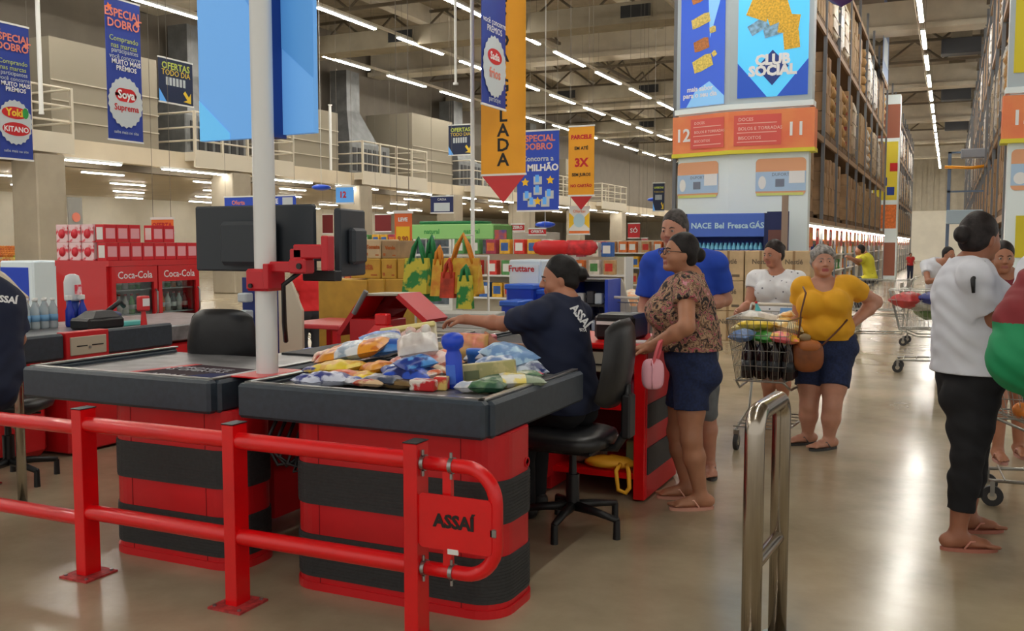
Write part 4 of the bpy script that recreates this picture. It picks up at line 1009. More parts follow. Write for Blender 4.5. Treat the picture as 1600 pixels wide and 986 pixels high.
solo('display_tube', MB().lathe((-6.38, 5.42, .87), [(.05,0),(.05,.2)], BLUE, 16).lathe((-6.38, 5.42, 1.07), [(.06,0),(.064,.02),(.064,.15),(.05,.2),(.02,.215)], M('tube_white', (216, 222, 226), .4), 18).box((-6.32, 5.39, 1.12), (-6.31, 5.45, 1.2), PKW), 'white topped blue display tube with red print on the third counter', 'display', (-6.38, 5.42, .87))

# cream checkout side panels with navy backs
def side_panel(px0, px1, y0, Y, zt, lab, navy=.42):
    a = AY(px0, 545, Y); b = AY(px1, 545, Y); t = thing('side_panel', lab, 'partition', (a.x, Y, 0))
    m = Matrix(((1,0,0,0),(0,0,-1,Y),(0,1,0,0),(0,0,0,1))); w_ = b.x-a.x
    pts = [(a.x, 0), (b.x, 0), (b.x, zt*.78)] + [(b.x-w_*.62*(i/6)**.8, zt*.78+zt*.22*math.sin(PI/2*i/6)) for i in range(1, 7)] + [(a.x, zt)]
    part('panel', MB().prism(pts, 0, .03, CREAM, m), t, world=True)
    part('navy_back', MB().box((a.x-navy, Y-.0, 0), (a.x-.005, Y+.03, zt), M('kiosk_navy', (20, 44, 120), .5)), t, world=True)
    return t
sp = side_panel(440, 476, 437, 6.6, 1.23, 'cream curved side panel with navy back right of the white pole')
for z in (.75, .95, 1.1): part('shelf_item', MB().box((-5.6, 6.45, z-.08), (-5.5, 6.55, z), PALE, .01), sp, world=True)
side_panel(960, 985, 437, 8.6, 1.2, 'white side panel with navy back behind the cashier', .6)
side_panel(-30, 48, 430, 6.9, 1.25, 'cream side panel of a far checkout at the left edge', .8)

# red scanner hood standing on the near counter
t = thing('scanner_stand', 'red metal scanner stand with an open tilted hood on the counter', 'scanner', (-3.0, 4.95, .87)); DRED = M('dark_red_metal', (128, 10, 16), .4)
a = AY(546, 543, 4.9); b = AY(606, 543, 4.9); zt = AY(560, 498, 4.9).z
part('housing', MB().box((a.x, 4.9, .87), (b.x, 5.12, zt), REDM, .006), t, world=True)
def slab(p, q, dy, th, m, nm):
    P0, P1 = Vector(p), Vector(q); d = (P1-P0).normalized(); n = Vector((d.z, 0, -d.x))*th
    mb = MB(); v = [P0, P1, P1+n, P0+n]; v = v + [x+Vector((0, dy, 0)) for x in v]
    mb.add(v, [(0,1,2,3),(7,6,5,4),(0,4,5,1),(1,5,6,2),(2,6,7,3),(3,7,4,0)], m); part(nm, mb, t, world=True)
L0, L1 = AY(526, 520, 4.9), AY(566, 459, 4.9); R0, R1 = AY(667, 500, 4.9), AY(622, 459, 4.9)
slab(L0, L1, .26, .03, REDM, 'left_flap'); slab(R1, R0, .26, .03, REDM, 'right_flap')
slab(L1+Vector((0,0,.0)), R1, .24, .012, BEIGE, 'top_edge')
part('dark_interior', MB().add([L1+Vector((.02,.23,-.01)), R1+Vector((-.02,.23,-.01)), AY(625, 505, 5.13), AY(560, 505, 5.13)], [(0,1,2,3),(3,2,1,0)], DRED), t, world=True)
part('hinge_strip', MB().cyl(tuple(AY(553, 490, 4.89)), tuple(AY(572, 455, 4.89)), .016, M('strip_grey', (120, 120, 120), .5)), t, world=True)
c = AY(607, 508, 4.84); m_ = M('bright_red_plastic', (226, 30, 34), .3)
solo('price_scanner', MB().prism([(c.x-.12, 4.72), (c.x+.1, 4.72), (c.x+.1, 4.86), (c.x-.12, 4.86)], .87, .98, m_).prism([(c.x-.1, 4.74), (c.x+.08, 4.74), (c.x+.08, 4.84), (c.x-.1, 4.84)], .98, 1.04, m_, top=[(c.x-.05, 4.76), (c.x+.035, 4.76), (c.x+.035, 4.82), (c.x-.05, 4.82)]).box((c.x-.05, 4.76, 1.04), (c.x+.035, 4.82, 1.11), m_, .008), 'bright red tapered scanner holder in front of the hood', 'scanner', (c.x, 4.8, .87))
# red table
a = AY(473, 522, 6.9); b = AY(560, 522, 6.9)
t = thing('low_table', 'low pinkish red table beside the cream side panel', 'table', (a.x, 6.9, 0))
part('tabletop', MB().box((a.x, 6.6, .80), (b.x, 7.3, .84), M('pink_red_top', (206, 70, 76), .4), .008), t, world=True)
for x in (a.x+.04, b.x-.08):
    for y in (6.63, 7.2): part('leg', MB().box((x, y, 0), (x+.05, y+.05, .8), REDM), t, world=True)

# yellow cartons
YC = M('yellow_carton', (206, 162, 60), .7, noise=.1, scale=6); YC2 = M('carton_brown_ink', (176, 96, 40), .7)
def ycarton(q, Y, lab, z0, txt='Cream', dy=.35, m=None):
    x0, x1, yt = q; a = AY(x0, 450, Y); b = AY(x1, 450, Y); zt = AY((x0+x1)/2, yt, Y).z
    mb = MB().box((a.x, Y, z0), (b.x, Y+dy, zt), m or YC, .008)
    o = solo('yellow_carton' if m is None else 'produce_carton', mb, lab, 'carton', (a.x, Y, z0)); p = Panel(o, (a.x, Y-.001, z0), (1, 0, 0)); w_ = b.x-a.x; h_ = zt-z0
    if txt: p.text(txt, w_*.55, h_*.6, w_*.26, YC2, .002, bold=.003); p.rect(w_*.1, h_*.15, w_*.25, h_*.3, YC2, .001); p.rect(w_*.7, h_*.15, w_*.9, h_*.22, YC2, .001)
    return zt
zb = ycarton((497, 573, 437), 7.6, 'big yellow carton with brown lettering standing lowest left', 0.02)
zc = ycarton((574, 600, 436), 7.62, 'narrow yellow carton right of the big one, lower row', .02, None)
ycarton((601, 630, 436), 7.64, 'second narrow yellow carton, lower row by the green bags', .02, None)
z3 = ycarton((548, 594, 404), 7.7, 'wide yellow carton in the upper row', zc+.0, 'Lata'); ycarton((596, 619, 404), 7.7, 'narrow yellow carton in the upper row', zc+.0, 'Sol'); 
ycarton((621, 632, 404), 7.7, 'thin yellow carton at the right end of the upper row', zc+.0, None)
ycarton((569, 595, 374), 7.75, 'cream carton with a red tomato print on the very top', z3, 'Tomate', m=M('cream_carton', (214, 190, 150), .7, noise=.1, scale=5)); ycarton((597, 621, 376), 7.75, 'brown carton with a green print on the very top', z3, 'Verde', m=CARD)
flat = (617, 331, 643, 402)
t, p, wd, hh = flat_sign(flat, 8.3, 'tall red and yellow price placard above the yellow cartons', M('placard_orange', (232, 110, 50), .5), None, name='price_placard')
p.rect(wd*.1, hh*.06, wd*.9, hh*.68, YEL, .003); p.text('9,90', wd*.5, hh*.4, wd*.36, YC2, .005, bold=.004); p.text('LEVE', wd*.5, hh*.83, wd*.26, TXTW, .004, bold=.003)
# shopping bags on a white hook rack
t = thing('bag_rack', 'white wire rack hung with reusable green and yellow bags', 'rack', (-4.1, 7.3, 0)); Yb = 7.3
a = AY(640, 400, Yb); b = AY(755, 400, Yb)
part('frame', MB().tube([(a.x, Yb+.1, 0), (a.x, Yb+.1, 1.42), (b.x, Yb+.1, 1.42), (b.x, Yb+.1, 0)], .012, WHITE, n=6), t, world=True)
RACK = t
part('crossbar', MB().cyl((a.x, Yb+.1, 1.2), (b.x, Yb+.1, 1.2), .01, WHITE, n=6), t, world=True)
bagm = [M('bag_green', (40, 140, 80), .7, noise=.2, scale=8), M('bag_print_green_yellow', (200, 190, 60), .7, noise=.5, scale=9, c2=(40, 130, 60), lo=.45, hi=.52), M('bag_orange', (236, 150, 40), .7, noise=.2, scale=8), M('bag_yellow_print', (222, 184, 60), .7, noise=.4, scale=12, c2=(206, 130, 40)), M('bag_red_print', (214, 70, 40), .7, noise=.3, scale=10)]
def bag(px0, px1, pt, pb, hm, bm, lab, ph, Y=7.25, th=.07):
    a = AY(px0, pb, Y); b = AY(px1, pb, Y); zt = AY(px0, pt, Y).z; zb_ = a.z; hz = AY(px0, ph, Y).z; w_ = b.x-a.x
    t = thing('shopping_bag', lab, 'bag', (a.x+w_/2, Y, zb_)); 
    part('bag_body', MB().prism([(-w_/2, -th), (w_/2, -th), (w_/2, th), (-w_/2, th)], 0, zt-zb_, bagm[bm], top=[(-w_*.46, -.02), (w_*.46, -.02), (w_*.44, .02), (-w_*.48, .02)]), t)
    part('hook', MB().cyl((a.x+w_/2, Y+.02, hz-.008), (a.x+w_/2, Yb+.11, hz-.008), .005, WHITE, n=6).cyl((a.x+w_/2, Yb+.1, hz-.008), (a.x+w_/2, Yb+.1, 1.2), .005, WHITE, n=6), RACK, world=True)
    for s_ in (-1, 1): part('handle', MB().tube([(-w_*.28, s_*.02, zt-zb_-.05), (-w_*.14, s_*.02, (zt+hz)/2-zb_), (0, .02, hz-zb_), (w_*.16, s_*.02, (zt+hz)/2-zb_), (w_*.3, s_*.02, zt-zb_-.05)], [.012, .014, .016, .014, .012], bagm[hm], n=6), t)
bag(634, 672, 403, 458, 0, 1, 'green and yellow printed bag hanging leftmost on the rack', 372)
bag(664, 684, 396, 470, 0, 0, 'slim green bag with tall green handles', 368, 7.35)
bag(678, 694, 405, 462, 2, 3, 'narrow yellow bag below the middle of the rack', 385, 7.2)
bag(694, 752, 403, 458, 2, 3, 'broad yellow printed bag with orange handles', 366, 7.2)
bag(716, 738, 430, 482, 0, 1, 'small green and yellow bag hanging in front lowest', 415, 7.1, .04)
bag(690, 712, 425, 465, 4, 4, 'red and orange bag half hidden at the rack foot', 405, 7.15, .04)

# green topped upright fridges
def tall_fridge(px0, px1, Y, zt, lab, head, sidec, txt):
    a = AY(px0, 400, Y); b = AY(px1, 400, Y); n = max(1, round((b.x-a.x)/.95)); w_ = (b.x-a.x)/n
    t = thing('upright_fridge', lab, 'refrigerator', (a.x, Y, 0))
    part('cabinet', MB().box((a.x, Y+.05, 0), (b.x, Y+.75, zt-.02), WHITE).box((a.x, Y, 0), (b.x, Y+.05, .25), WHITE).box((b.x, Y, 0), (b.x+.03, Y+.75, zt-.3), sidec), t, world=True)
    part('header', MB().box((a.x-.02, Y-.03, zt-.3), (b.x+.02, Y+.75, zt), head, .01), t, world=True)
    for i in range(n):
        x0 = a.x+i*w_; d_ = part('door', MB().box((x0+.01, Y-.02, .25), (x0+.07, Y+.02, zt-.3), WHITE).box((x0+w_-.07, Y-.02, .25), (x0+w_-.01, Y+.02, zt-.3), WHITE).box((x0, Y+.03, .3), (x0+w_, Y+.05, zt-.32), M('fridge_dark_inside', (96, 110, 124), .3, noise=.4, scale=9)), t, world=True)
        for z in (.6, .95, 1.3): part('shelf', MB().box((x0+.07, Y, z), (x0+w_-.07, Y+.03, z+.03), PALE), d_, world=True)
        Panel(t, (x0, Y-.031, zt-.3), (1, 0, 0)).text(txt, w_/2, .15, .13, GRN, .002, bold=.003)
HG = M('header_green', (150, 214, 130), .5)
tall_fridge(646, 770, 17.0, 1.93, 'pair of white upright fridges with green headers', HG, GRN, 'natural')
solo('green_canopy', MB().box((AY(662, 348, 17.3).x, 17.1, 1.935), (AY(752, 348, 17.3).x, 17.8, 2.0), M('canopy_green', (20, 120, 70), .5), .02), 'dark green canopy strip lying on the green header fridges', 'canopy', (-9.8, 17.4, 1.93))
a = AY(771, 400, 16.5); b = AY(799, 400, 16.5)
solo('promotion_board', MB().box((a.x, 16.5, 0), (b.x, 16.55, 1.88), M('board_green', (96, 150, 70), .5, noise=.15, scale=4)).box((a.x+.03, 16.49, 1.5), (b.x-.1, 16.5, 1.8), M('board_collage', (90, 80, 150), .5, noise=.5, scale=8, c2=(200, 90, 70))), 'green promotion board on the right side of the fridges', 'board', (a.x, 16.5, 0))
tall_fridge(800, 853, 18.5, 1.78, 'white upright display case with bright warm shelves under red signs', M('header_white', (220, 216, 206), .5), WHITE, '')
flat_sign((799, 350, 819, 361), 18.3, 'left small red sign above the white display case', TXTR, 'ZERO', TXTW); flat_sign((826, 357, 853, 367), 18.3, 'right small red sign above the white display case', TXTR, 'OFERTA', TXTW)
# white chest with red writing and blue bins
a = AY(795, 440, 8.6); b = AY(846, 440, 8.6); zt = AY(820, 406, 8.6).z
o = solo('display_freezer', MB().box((a.x, 8.6, 0), (b.x, 9.1, zt), M('freezer_white', (214, 230, 240), .35), .015).box((a.x+.03, 8.59, .9), (b.x-.03, 8.6, zt-.05), M('freezer_ice', (228, 236, 240), .3)), 'white box freezer with red script lettering', 'freezer', (a.x, 8.6, 0))
Panel(o, (a.x, 8.588, zt-.2), (1, 0, 0)).text('Fruttare', (b.x-a.x)*.4, .11, .085, TXTR, .002, bold=.002)
KB = M('bin_blue', (28, 66, 190), .4)
for (q, Y, lab) in (((782, 808, 470, 520), 7.9, 'small blue plastic bin nearest the cashier'), ((790, 832, 444, 520), 8.3, 'larger blue plastic bin under the white freezer'), ((833, 850, 452, 520), 8.4, 'narrow blue bin with a white label')):
    a = AY(q[0], q[3], Y); b = AY(q[1], q[3], Y); zt = AY(q[0], q[2], Y).z
    solo('plastic_bin', MB().box((a.x, Y, 0), (b.x, Y+.35, zt-.03), KB, .02).box((a.x-.012, Y-.012, zt-.05), (b.x+.012, Y+.362, zt), M('bin_rim', (60, 110, 220), .4), .01), lab, 'bin', (a.x, Y, 0))
# checkout between: dark blue kiosk behind the cashier with small goods
a = AY(893, 505, 8.3); b = AY(955, 505, 8.3)
t = thing('checkout_kiosk', 'navy checkout kiosk with shelves of small goods behind the cashier', 'checkout counter', (a.x, 8.3, 0))
part('back', MB().box((a.x, 8.58, 0), (b.x, 8.6, 1.2), NAVY).box((a.x, 8.2, 0), (a.x+.03, 8.6, 1.2), KB).box((b.x-.03, 8.2, 0), (b.x, 8.6, 1.2), KB), t, world=True)
for z in (.7, .95, 1.18): part('shelf', MB().box((a.x+.03, 8.2, z), (b.x-.03, 8.58, z+.02), BLACK), t, world=True)
for i, (x_, z, c_, lab) in enumerate(((.1, .97, (200, 200, 200), 'small white box'), (.2, .97, (60, 60, 66), 'small black gadget'), (.28, .97, (190, 200, 210), 'small silver packet'), (.12, .72, (70, 74, 80), 'dark grey packet'), (.25, .72, (160, 170, 190), 'pale blue packet'))):
    solo('small_package', MB().box((a.x+x_-.035, 8.25, z), (a.x+x_+.035, 8.33, z+.1+.02*(i%2)), M('kgoods_%d' % i, c_, .5), .008), lab + (' on the upper' if z > .8 else ' on the lower') + ' kiosk shelf behind the cashier', 'package', (a.x+x_, 8.3, z))
# far gondolas filling the hall between the checkouts and the tower
gp = MB(); 
def gondola(x0, x1, Y, zt, lab):
    t = thing('gondola_shelf', lab, 'shelf', (x0, Y, 0))
    part('back_panel', MB().box((x0, Y+.4, 0), (x1, Y+.45, zt), CREAM), t, world=True)
    [part('end_frame', MB().box((xx-.03, Y, 0), (xx, Y+.45, zt), WHITE), t, world=True) for xx in (x0, x1+.03)]
    zs = [.1, .55, .95, 1.3]; zs = [z for z in zs if z < zt-.1]
    for z in zs: part('shelf', MB().box((x0, Y, z), (x1, Y+.4, z+.03), WHITE), t, world=True)
    return zs
G0 = {}
def stock(x0, x1, Y, zs, rd, lab, gr, step=.26):
    for z in zs:
        x = x0+.12
        while x < x1-.12:
            g = rd.randrange(8)
            if g not in G0: o = solo('grocery_box', MB().box((-.1, -.08, 0), (.1, .08, .26), goods[g], .008).box((-.07, -.082, .06), (.07, -.081, .2), (WHITE, goods[(g+3) % 8])[g % 2]), lab, 'package', (x, Y+.12, z+.03), gr, local=True); G0[g] = o
            else: o = G0[g].copy(); COL.objects.link(o); o.location = (x, Y+.12, z+.03)
            o['label'] = lab; o['group'] = gr
            x += step*rd.uniform(.85, 1.3)
rdg = random.Random(11)
for (xa, xb, Y, zt, lab, lab2, gr) in ((-13.6, -11.0, 19.5, 1.5, 'white gondola shelf left of the green fridges', 'grocery box on the gondola left of the green fridges', 'boxes on the gondola left of the green fridges'),
        (-9.6, -5.4, 21.5, 1.62, 'long white gondola shelf behind the cashier', 'grocery box on the long gondola behind the cashier', 'boxes on the long gondola behind the cashier'),
        (-8.2, -6.0, 15.2, 1.35, 'short white gondola shelf right behind the cashier head', 'grocery box on the short gondola behind the cashier head', 'boxes on the short gondola'),
        (-6.2, -5.2, 16.0, 1.3, 'narrow gondola left of the brown cartons', 'grocery box on the narrow gondola', 'boxes on the narrow gondola')):
    zs = gondola(xa, xb, Y, zt, lab); stock(xa, xb, Y, [z for z in zs if z > .5] + ([zt-.03] if zt < 1.6 else []), rdg, lab2, gr)
# red tub of goods and things on the gondola tops
for (px, py, Y, r_, m_, lab) in ((865, 398, 15.3, .34, TXTR, 'red heap of packets on the gondola above the cashier head'), (905, 400, 15.35, .32, M('goods_tub_red', (214, 40, 50), .5, noise=.3, scale=8), 'bright red tray of packets right of the cashier head')):
    c = AY(px, py, Y); solo('packet_tray', MB().blob((c.x, Y, 1.335+.13), (r_, .15, .13), m_, 16, 6, jit=.1, seed=px, p=.6), lab, 'tray', (c.x, Y, 1.3))
# posters and wall panels far back
for (q, Y, lab, m_, tx) in (((981, 349, 1000, 372), 26, 'red vertical poster far behind the blue shirted man', TXTR, 'SÓ'), ((586, 335, 611, 362), 30, 'dark red wall panel under the mezzanine', M('maroon_panel', (110, 20, 26), .6), None), ((504, 335, 520, 365), 30, 'dark maroon panel between the two monitors', M('maroon_panel'), None), ((1002, 372, 1012, 395), 24, 'small pink poster on a post', M('pink_poster', (220, 120, 130), .5), None)):
    flat_sign(q, Y, lab, m_, tx, name='poster')
# produce hall at far left
for i, (px0, px1, pyt, pyb, Y, c_, c2_, lab) in enumerate(((-40, 58, 388, 402, 21, (236, 150, 50), (200, 90, 40), 'orange fruit display far left on the upper tier'), (18, 62, 392, 404, 20, (200, 206, 60), (130, 150, 40), 'yellow green fruit display beside the pillar'), (-40, 88, 408, 418, 17, (222, 206, 90), (190, 90, 60), 'mixed fruit display below the upper tiers'), (30, 88, 420, 434, 15, (236, 200, 100), (226, 170, 60), 'yellow lined produce display right of the left cashier'))):
    a = AY(px0, pyb, Y); b = AY(px1, pyb, Y); zt = AY(px0, pyt, Y).z
    t = thing('produce_stand', lab, 'display', (a.x, Y, 0))
    part('bin', MB().box((a.x, Y, 0), (b.x, Y+1.0, a.z), CREAM, .02), t, world=True)
    fr = MB(); r3 = random.Random(i); rr = .07
    x = a.x+rr
    mm = M('fruit_%d' % i, c_, .45, noise=.3, scale=2.5, c2=c2_)
    while x < b.x-rr:
        for y in range(5): fr.blob((x+r3.uniform(-.02,.02), Y+.1+y*.18, a.z+.05+y*(zt-a.z)/4.5), (rr, rr, rr), mm, 7, 5)
        x += rr*1.9
    o = part('fruit_heap', fr, t, world=True); o['kind'] = 'stuff'
solo('notice_board', MB().box((-19.98, 16.9, .4), (-19.92, 17.3, 2.7), M('grey_cabinet', (150, 150, 146), .5)).cyl((-19.92, 17.1, 2.2), (-19.9, 17.1, 2.2), .12, PEACH), 'grey cabinet with a round red sign beside the left pillar', 'cabinet', (-19.95, 17.1, .4))
solo('white_freezer', MB().box((AY(0, 440, 12).x, 12, 0), (AY(52, 440, 12).x, 12.8, 1.22), M('freezer_white'), .03).box((AY(2, 440, 12).x, 11.99, .5), (AY(45, 440, 12).x, 12, 1.1), KB), 'white and blue freezer behind the left cashier', 'freezer', (AY(20, 440, 12).x, 12.2, 0))

# ---------------------------------------------------------------- open shelf end of the next checkout
t = thing('checkout_end', 'red checkout end unit with open shelves of supplies behind the office chair', 'checkout counter', (-1.9, 5.6, 0))
part('side_wall', MB().box((-1.63, 5.33, .01), (-1.585, 6.02, .9), REDM, .01), t, world=True)
part('side_wall', MB().box((-2.24, 5.35, .01), (-2.2, 6.02, .9), REDM), t, world=True)
part('back_wall', MB().box((-2.2, 5.98, .01), (-1.63, 6.02, .9), DRED), t, world=True)
part('top', MB().box((-2.3, 5.3, .90), (-1.57, 6.05, .935), RED, .008), t, world=True)
for z in (.02, .43): part('shelf', MB().box((-2.2, 5.36, z+.1), (-1.63, 5.98, z+.135), RED), t, world=True)
part('end_post', MB().box((-1.66, 5.31, .01), (-1.59, 5.36, .9), RED, .006), t, world=True)
for a, b in ((.16, .32), (.44, .58)): part('bumper_band', MB().box((-1.586, 5.34, a), (-1.576, 6.02, b), RUBD), t, world=True)
part('drawer', MB().box((-2.12, 5.32, .76), (-1.68, 5.4, .88), BEIGE, .006).box((-1.95, 5.315, .80), (-1.78, 5.32, .81), BLACK), t, world=True)
part('side_box', MB().box((-2.75, 5.45, .05), (-2.25, 5.95, .42), REDM, .02).cyl((-2.5, 5.445, .33), (-2.5, 5.45, .33), .02, BLACK), t, world=True)
def at_(px, py, Y=5.5): return AY(px, py, Y)
c = at_(968, 540, 5.55); solo('receipt_printer', MB().box((-1.98, 5.5, .935), (-1.72, 5.8, 1.09), BLACK, .02).box((-1.96, 5.49, 1.03), (-1.74, 5.5, 1.05), WHITE), 'black receipt printer on the red end unit', 'printer', (-1.85, 5.65, .935))
solo('paper_slip', MB().prism(rrect(-1.72, 5.38, -1.6, 5.5, .01), .936, .945, WHITE), 'white paper lying under the woman hands on the end unit', 'paper', (-1.66, 5.44, .935))
solo('tape_roll', MB().cyl((-1.83, 5.42, .62), (-1.83, 5.5, .62), .05, CREAM, n=18).cyl((-1.83, 5.417, .62), (-1.83, 5.42, .62), .024, BLACK), 'white paper roll on the middle shelf of the end unit', 'roll', (-1.83, 5.46, .565))
solo('spray_bottle', MB().lathe((-1.72, 5.5, .565), [(.035,0),(.04,.02),(.04,.1),(.014,.15),(.012,.17)], M('pink_liquid', (196, 70, 110), .2), 12).box((-1.78, 5.48, .735), (-1.69, 5.52, .77), WHITE, .008).cyl((-1.72,5.5,.73),(-1.72,5.5,.74),.012,WHITE), 'spray bottle of pink liquid on the middle shelf', 'bottle', (-1.72, 5.5, .565))
solo('red_cloth', MB().blob((-2.02, 5.6, .6), (.12, .12, .045), TXTR, 14, 6, jit=.15, seed=1), 'crumpled red cloth on the middle shelf', 'cloth', (-2.02, 5.6, .56))
solo('yellow_bag', MB().blob((-1.85, 5.45, .19), (.16, .09, .04), M('strap_yellow', (246, 180, 40), .6), 16, 7, jit=.12, seed=2).tube([(-1.76, 5.38, .2), (-1.77, 5.325, .17), (-1.75, 5.31, .06), (-1.70, 5.3, .05), (-1.68, 5.31, .08), (-1.69, 5.325, .17), (-1.72, 5.38, .2)], .014, M('strap_yellow'), n=6), 'yellow bag on the bottom shelf with its handle hanging out', 'bag', (-1.85, 5.45, .155))
solo('black_bundle', MB().blob((-2.03, 5.55, .22), (.13, .12, .065), M('bundle_dark', (60, 30, 34), .7, noise=.4, scale=9, c2=(150, 130, 110)), 14, 7, jit=.15, seed=4), 'dark crumpled bundle on the bottom shelf', 'cloth', (-2.03, 5.55, .155))
solo('paper_stack', MB().box((-1.8, 5.6, .155), (-1.66, 5.85, .3), M('green_stack', (150, 170, 120), .6), .01), 'pale green stack at the right of the bottom shelf', 'stack', (-1.73, 5.7, .155))

# ================================================================ SHOPPING CARTS
WIRE = M('cart_chrome', (168, 168, 162), .28, .85)
def cart_proto():
    """pushes towards local +x"""
    t = thing('shopping_cart', 'x', 'shopping cart')
    mb = MB(); zb, zt = .52, .98; B0 = [(-.34, -.2), (.40, -.17), (.40, .17), (-.34, .2)]; T0 = [(-.42, -.27), (.52, -.22), (.52, .22), (-.42, .27)]
    for k_ in range(5):
        f = k_/4; ring = [Vector((b[0]+(c_[0]-b[0])*f, b[1]+(c_[1]-b[1])*f, zb+(zt-zb)*f)) for b, c_ in zip(B0, T0)]
        for i in range(4): mb.cyl(ring[i], ring[(i+1)%4], .006 if k_ in (0, 4) else .003, WIRE, n=5)
    for i in range(4):
        n_ = 16 if i % 2 == 0 else 9
        for j in range(n_+1):
            f = j/n_; a = Vector((*B0[i], zb)).lerp(Vector((*B0[(i+1)%4], zb)), f); b = Vector((*T0[i], zt)).lerp(Vector((*T0[(i+1)%4], zt)), f); mb.cyl(a, b, .0025, WIRE, n=4)
    for j in range(12): mb.cyl((-.34+j*.067, -.19, zb), (-.34+j*.067, .19, zb), .0025, WIRE, n=4)
    for j in range(5): mb.cyl((-.34, -.16+j*.08, zb), (.4, -.16+j*.08, zb), .0025, WIRE, n=4)
    part('basket', mb, t)
    part('handle', MB().cyl((-.52, -.27, 1.03), (-.52, .27, 1.03), .014, M('cart_handle', (224, 216, 200), .4), n=10), t)
    for s_ in (-1, 1):
        part('side_frame', MB().tube([(-.52, s_*.27, 1.03), (-.44, s_*.27, .96), (-.38, s_*.22, .5), (-.36, s_*.24, .18), (.1, s_*.2, .16), (.42, s_*.16, .15)], .011, WIRE, n=6).tube([(.40, s_*.17, .52), (.2, s_*.19, .44), (-.37, s_*.22, .44)], .009, WIRE, n=6), t)
        for x, y in ((-.38, .24), (.40, .16)):
            part('wheel', MB().cyl((x, s_*y-.014, .06), (x, s_*y+.014, .06), .06, M('wheel_rubber', (50, 50, 52), .6), n=18).cyl((x, s_*y-.016, .06), (x, s_*y+.016, .06), .025, BEIGE, n=10).box((x-.012, s_*y-.02, .06), (x+.012, s_*y+.02, .15), WIRE), t)
    mb = MB()
    for j in range(6): mb.cyl((-.36+j*.14, -.2, .165), (-.36+j*.14, .2, .165), .005, WIRE, n=5)
    part('lower_rack', mb, t)
    part('child_seat', MB().box((-.44, -.2, .86), (-.3, .2, .865), WIRE).box((-.31, -.2, .72), (-.305, .2, .94), M('seat_flap', (206, 200, 186), .5), .002), t)
    return t
cp0 = cart_proto()
def cart(x, y, rz, lab):
    if cp0['label'] == 'x': cp0.location = (x, y, 0); cp0.rotation_euler = (0, 0, rz); cp0['label'] = lab; return cp0
    return dup(cp0, (x, y, 0), rz, lab)
# goods kinds for carts and counters
def gmat(c, c2=None, r=.35): return M('g_%d_%d_%d' % c + ('_%d' % c2[0] if c2 else ''), c, r, noise=.3 if c2 else .1, scale=13, c2=c2, bump=.15, lo=.46, hi=.54)
def pillow(L, W, H, m, m2=None, seed=0):
    """crimped food packet"""
    rd_ = random.Random(seed); nu, nv = 22, 12; vs = []; fs = []
    ph = [rd_.uniform(0, 6.28) for _ in range(6)]
    for sgn in (1, -1):
        for j in range(nv+1):
            for i in range(nu+1):
                u = i/nu*2-1; v = j/nv*2-1
                e = max(0, 1-abs(u)**3)**.55*max(0, 1-abs(v)**2.6)**.5
                wr = 1+.10*math.sin(5*u+ph[0]+3*v)+.07*math.sin(9*v+ph[1]+4*u)+.05*math.sin(13*u+ph[2])
                x = u*L/2*(1-.03*abs(v)); y = v*W/2*(1-.06*(1-abs(u)))
                vs.append((x, y, H/2+sgn*(H/2*e*wr*.9+.0008)))
    n1 = (nu+1)*(nv+1)
    for s_ in (0, 1):
        for j in range(nv):
            for i in range(nu):
                q = [s_*n1+j*(nu+1)+i, s_*n1+j*(nu+1)+i+1, s_*n1+(j+1)*(nu+1)+i+1, s_*n1+(j+1)*(nu+1)+i]; fs.append((q if s_ == 0 else q[::-1], i))
    mb = MB(); mb.add(vs, [f for f, i in fs if not (m2 and nu*.3 < i < nu*.68)], m, True)
    if m2: mb.add(vs, [f for f, i in fs if nu*.3 < i < nu*.68], m2, True)
    return mb
def item(name, mb, lab, cat, loc, rot=(0, 0, 0), group=None):
    o = bpy.data.objects.new(name, mb.mesh(name)); COL.objects.link(o); o.location = loc; o.rotation_euler = rot; return tag(o, lab, cat, group)
def botm(h, r, m, cap, lab=None):
    mb = MB().lathe((0,0,0), [(r*.9,0),(r,.01),(r,h*.6),(r*.85,h*.7),(r*.35,h*.88),(r*.35,h*.93)], m, 14).lathe((0,0,h*.93), [(r*.42,0),(r*.42,h*.07)], cap, 10)
    if lab: mb.lathe((0,0,0), [(r*1.01,h*.2),(r*1.01,h*.45)], lab, 14)
    return mb
YG = M('banana_yellow', (242, 206, 60), .5)
cart(-1.22, 7.40, R(-92), 'loaded shopping cart between the white topped woman and the yellow topped woman')
COLA = M('cola', (34, 18, 18), .1)
for i in range(4):
    for j in range(3):
        item('cola_bottle', botm(.3, .045, COLA, (TXTR, BLUE, GRN)[(i+j) % 3], M('cola_label', (40, 44, 50), .4)), 'dark cola bottle standing in the loaded cart', 'bottle', (-1.34+i*.098, 7.1+j*.098, .53), group='cola bottles in the loaded cart')
k_ = 0
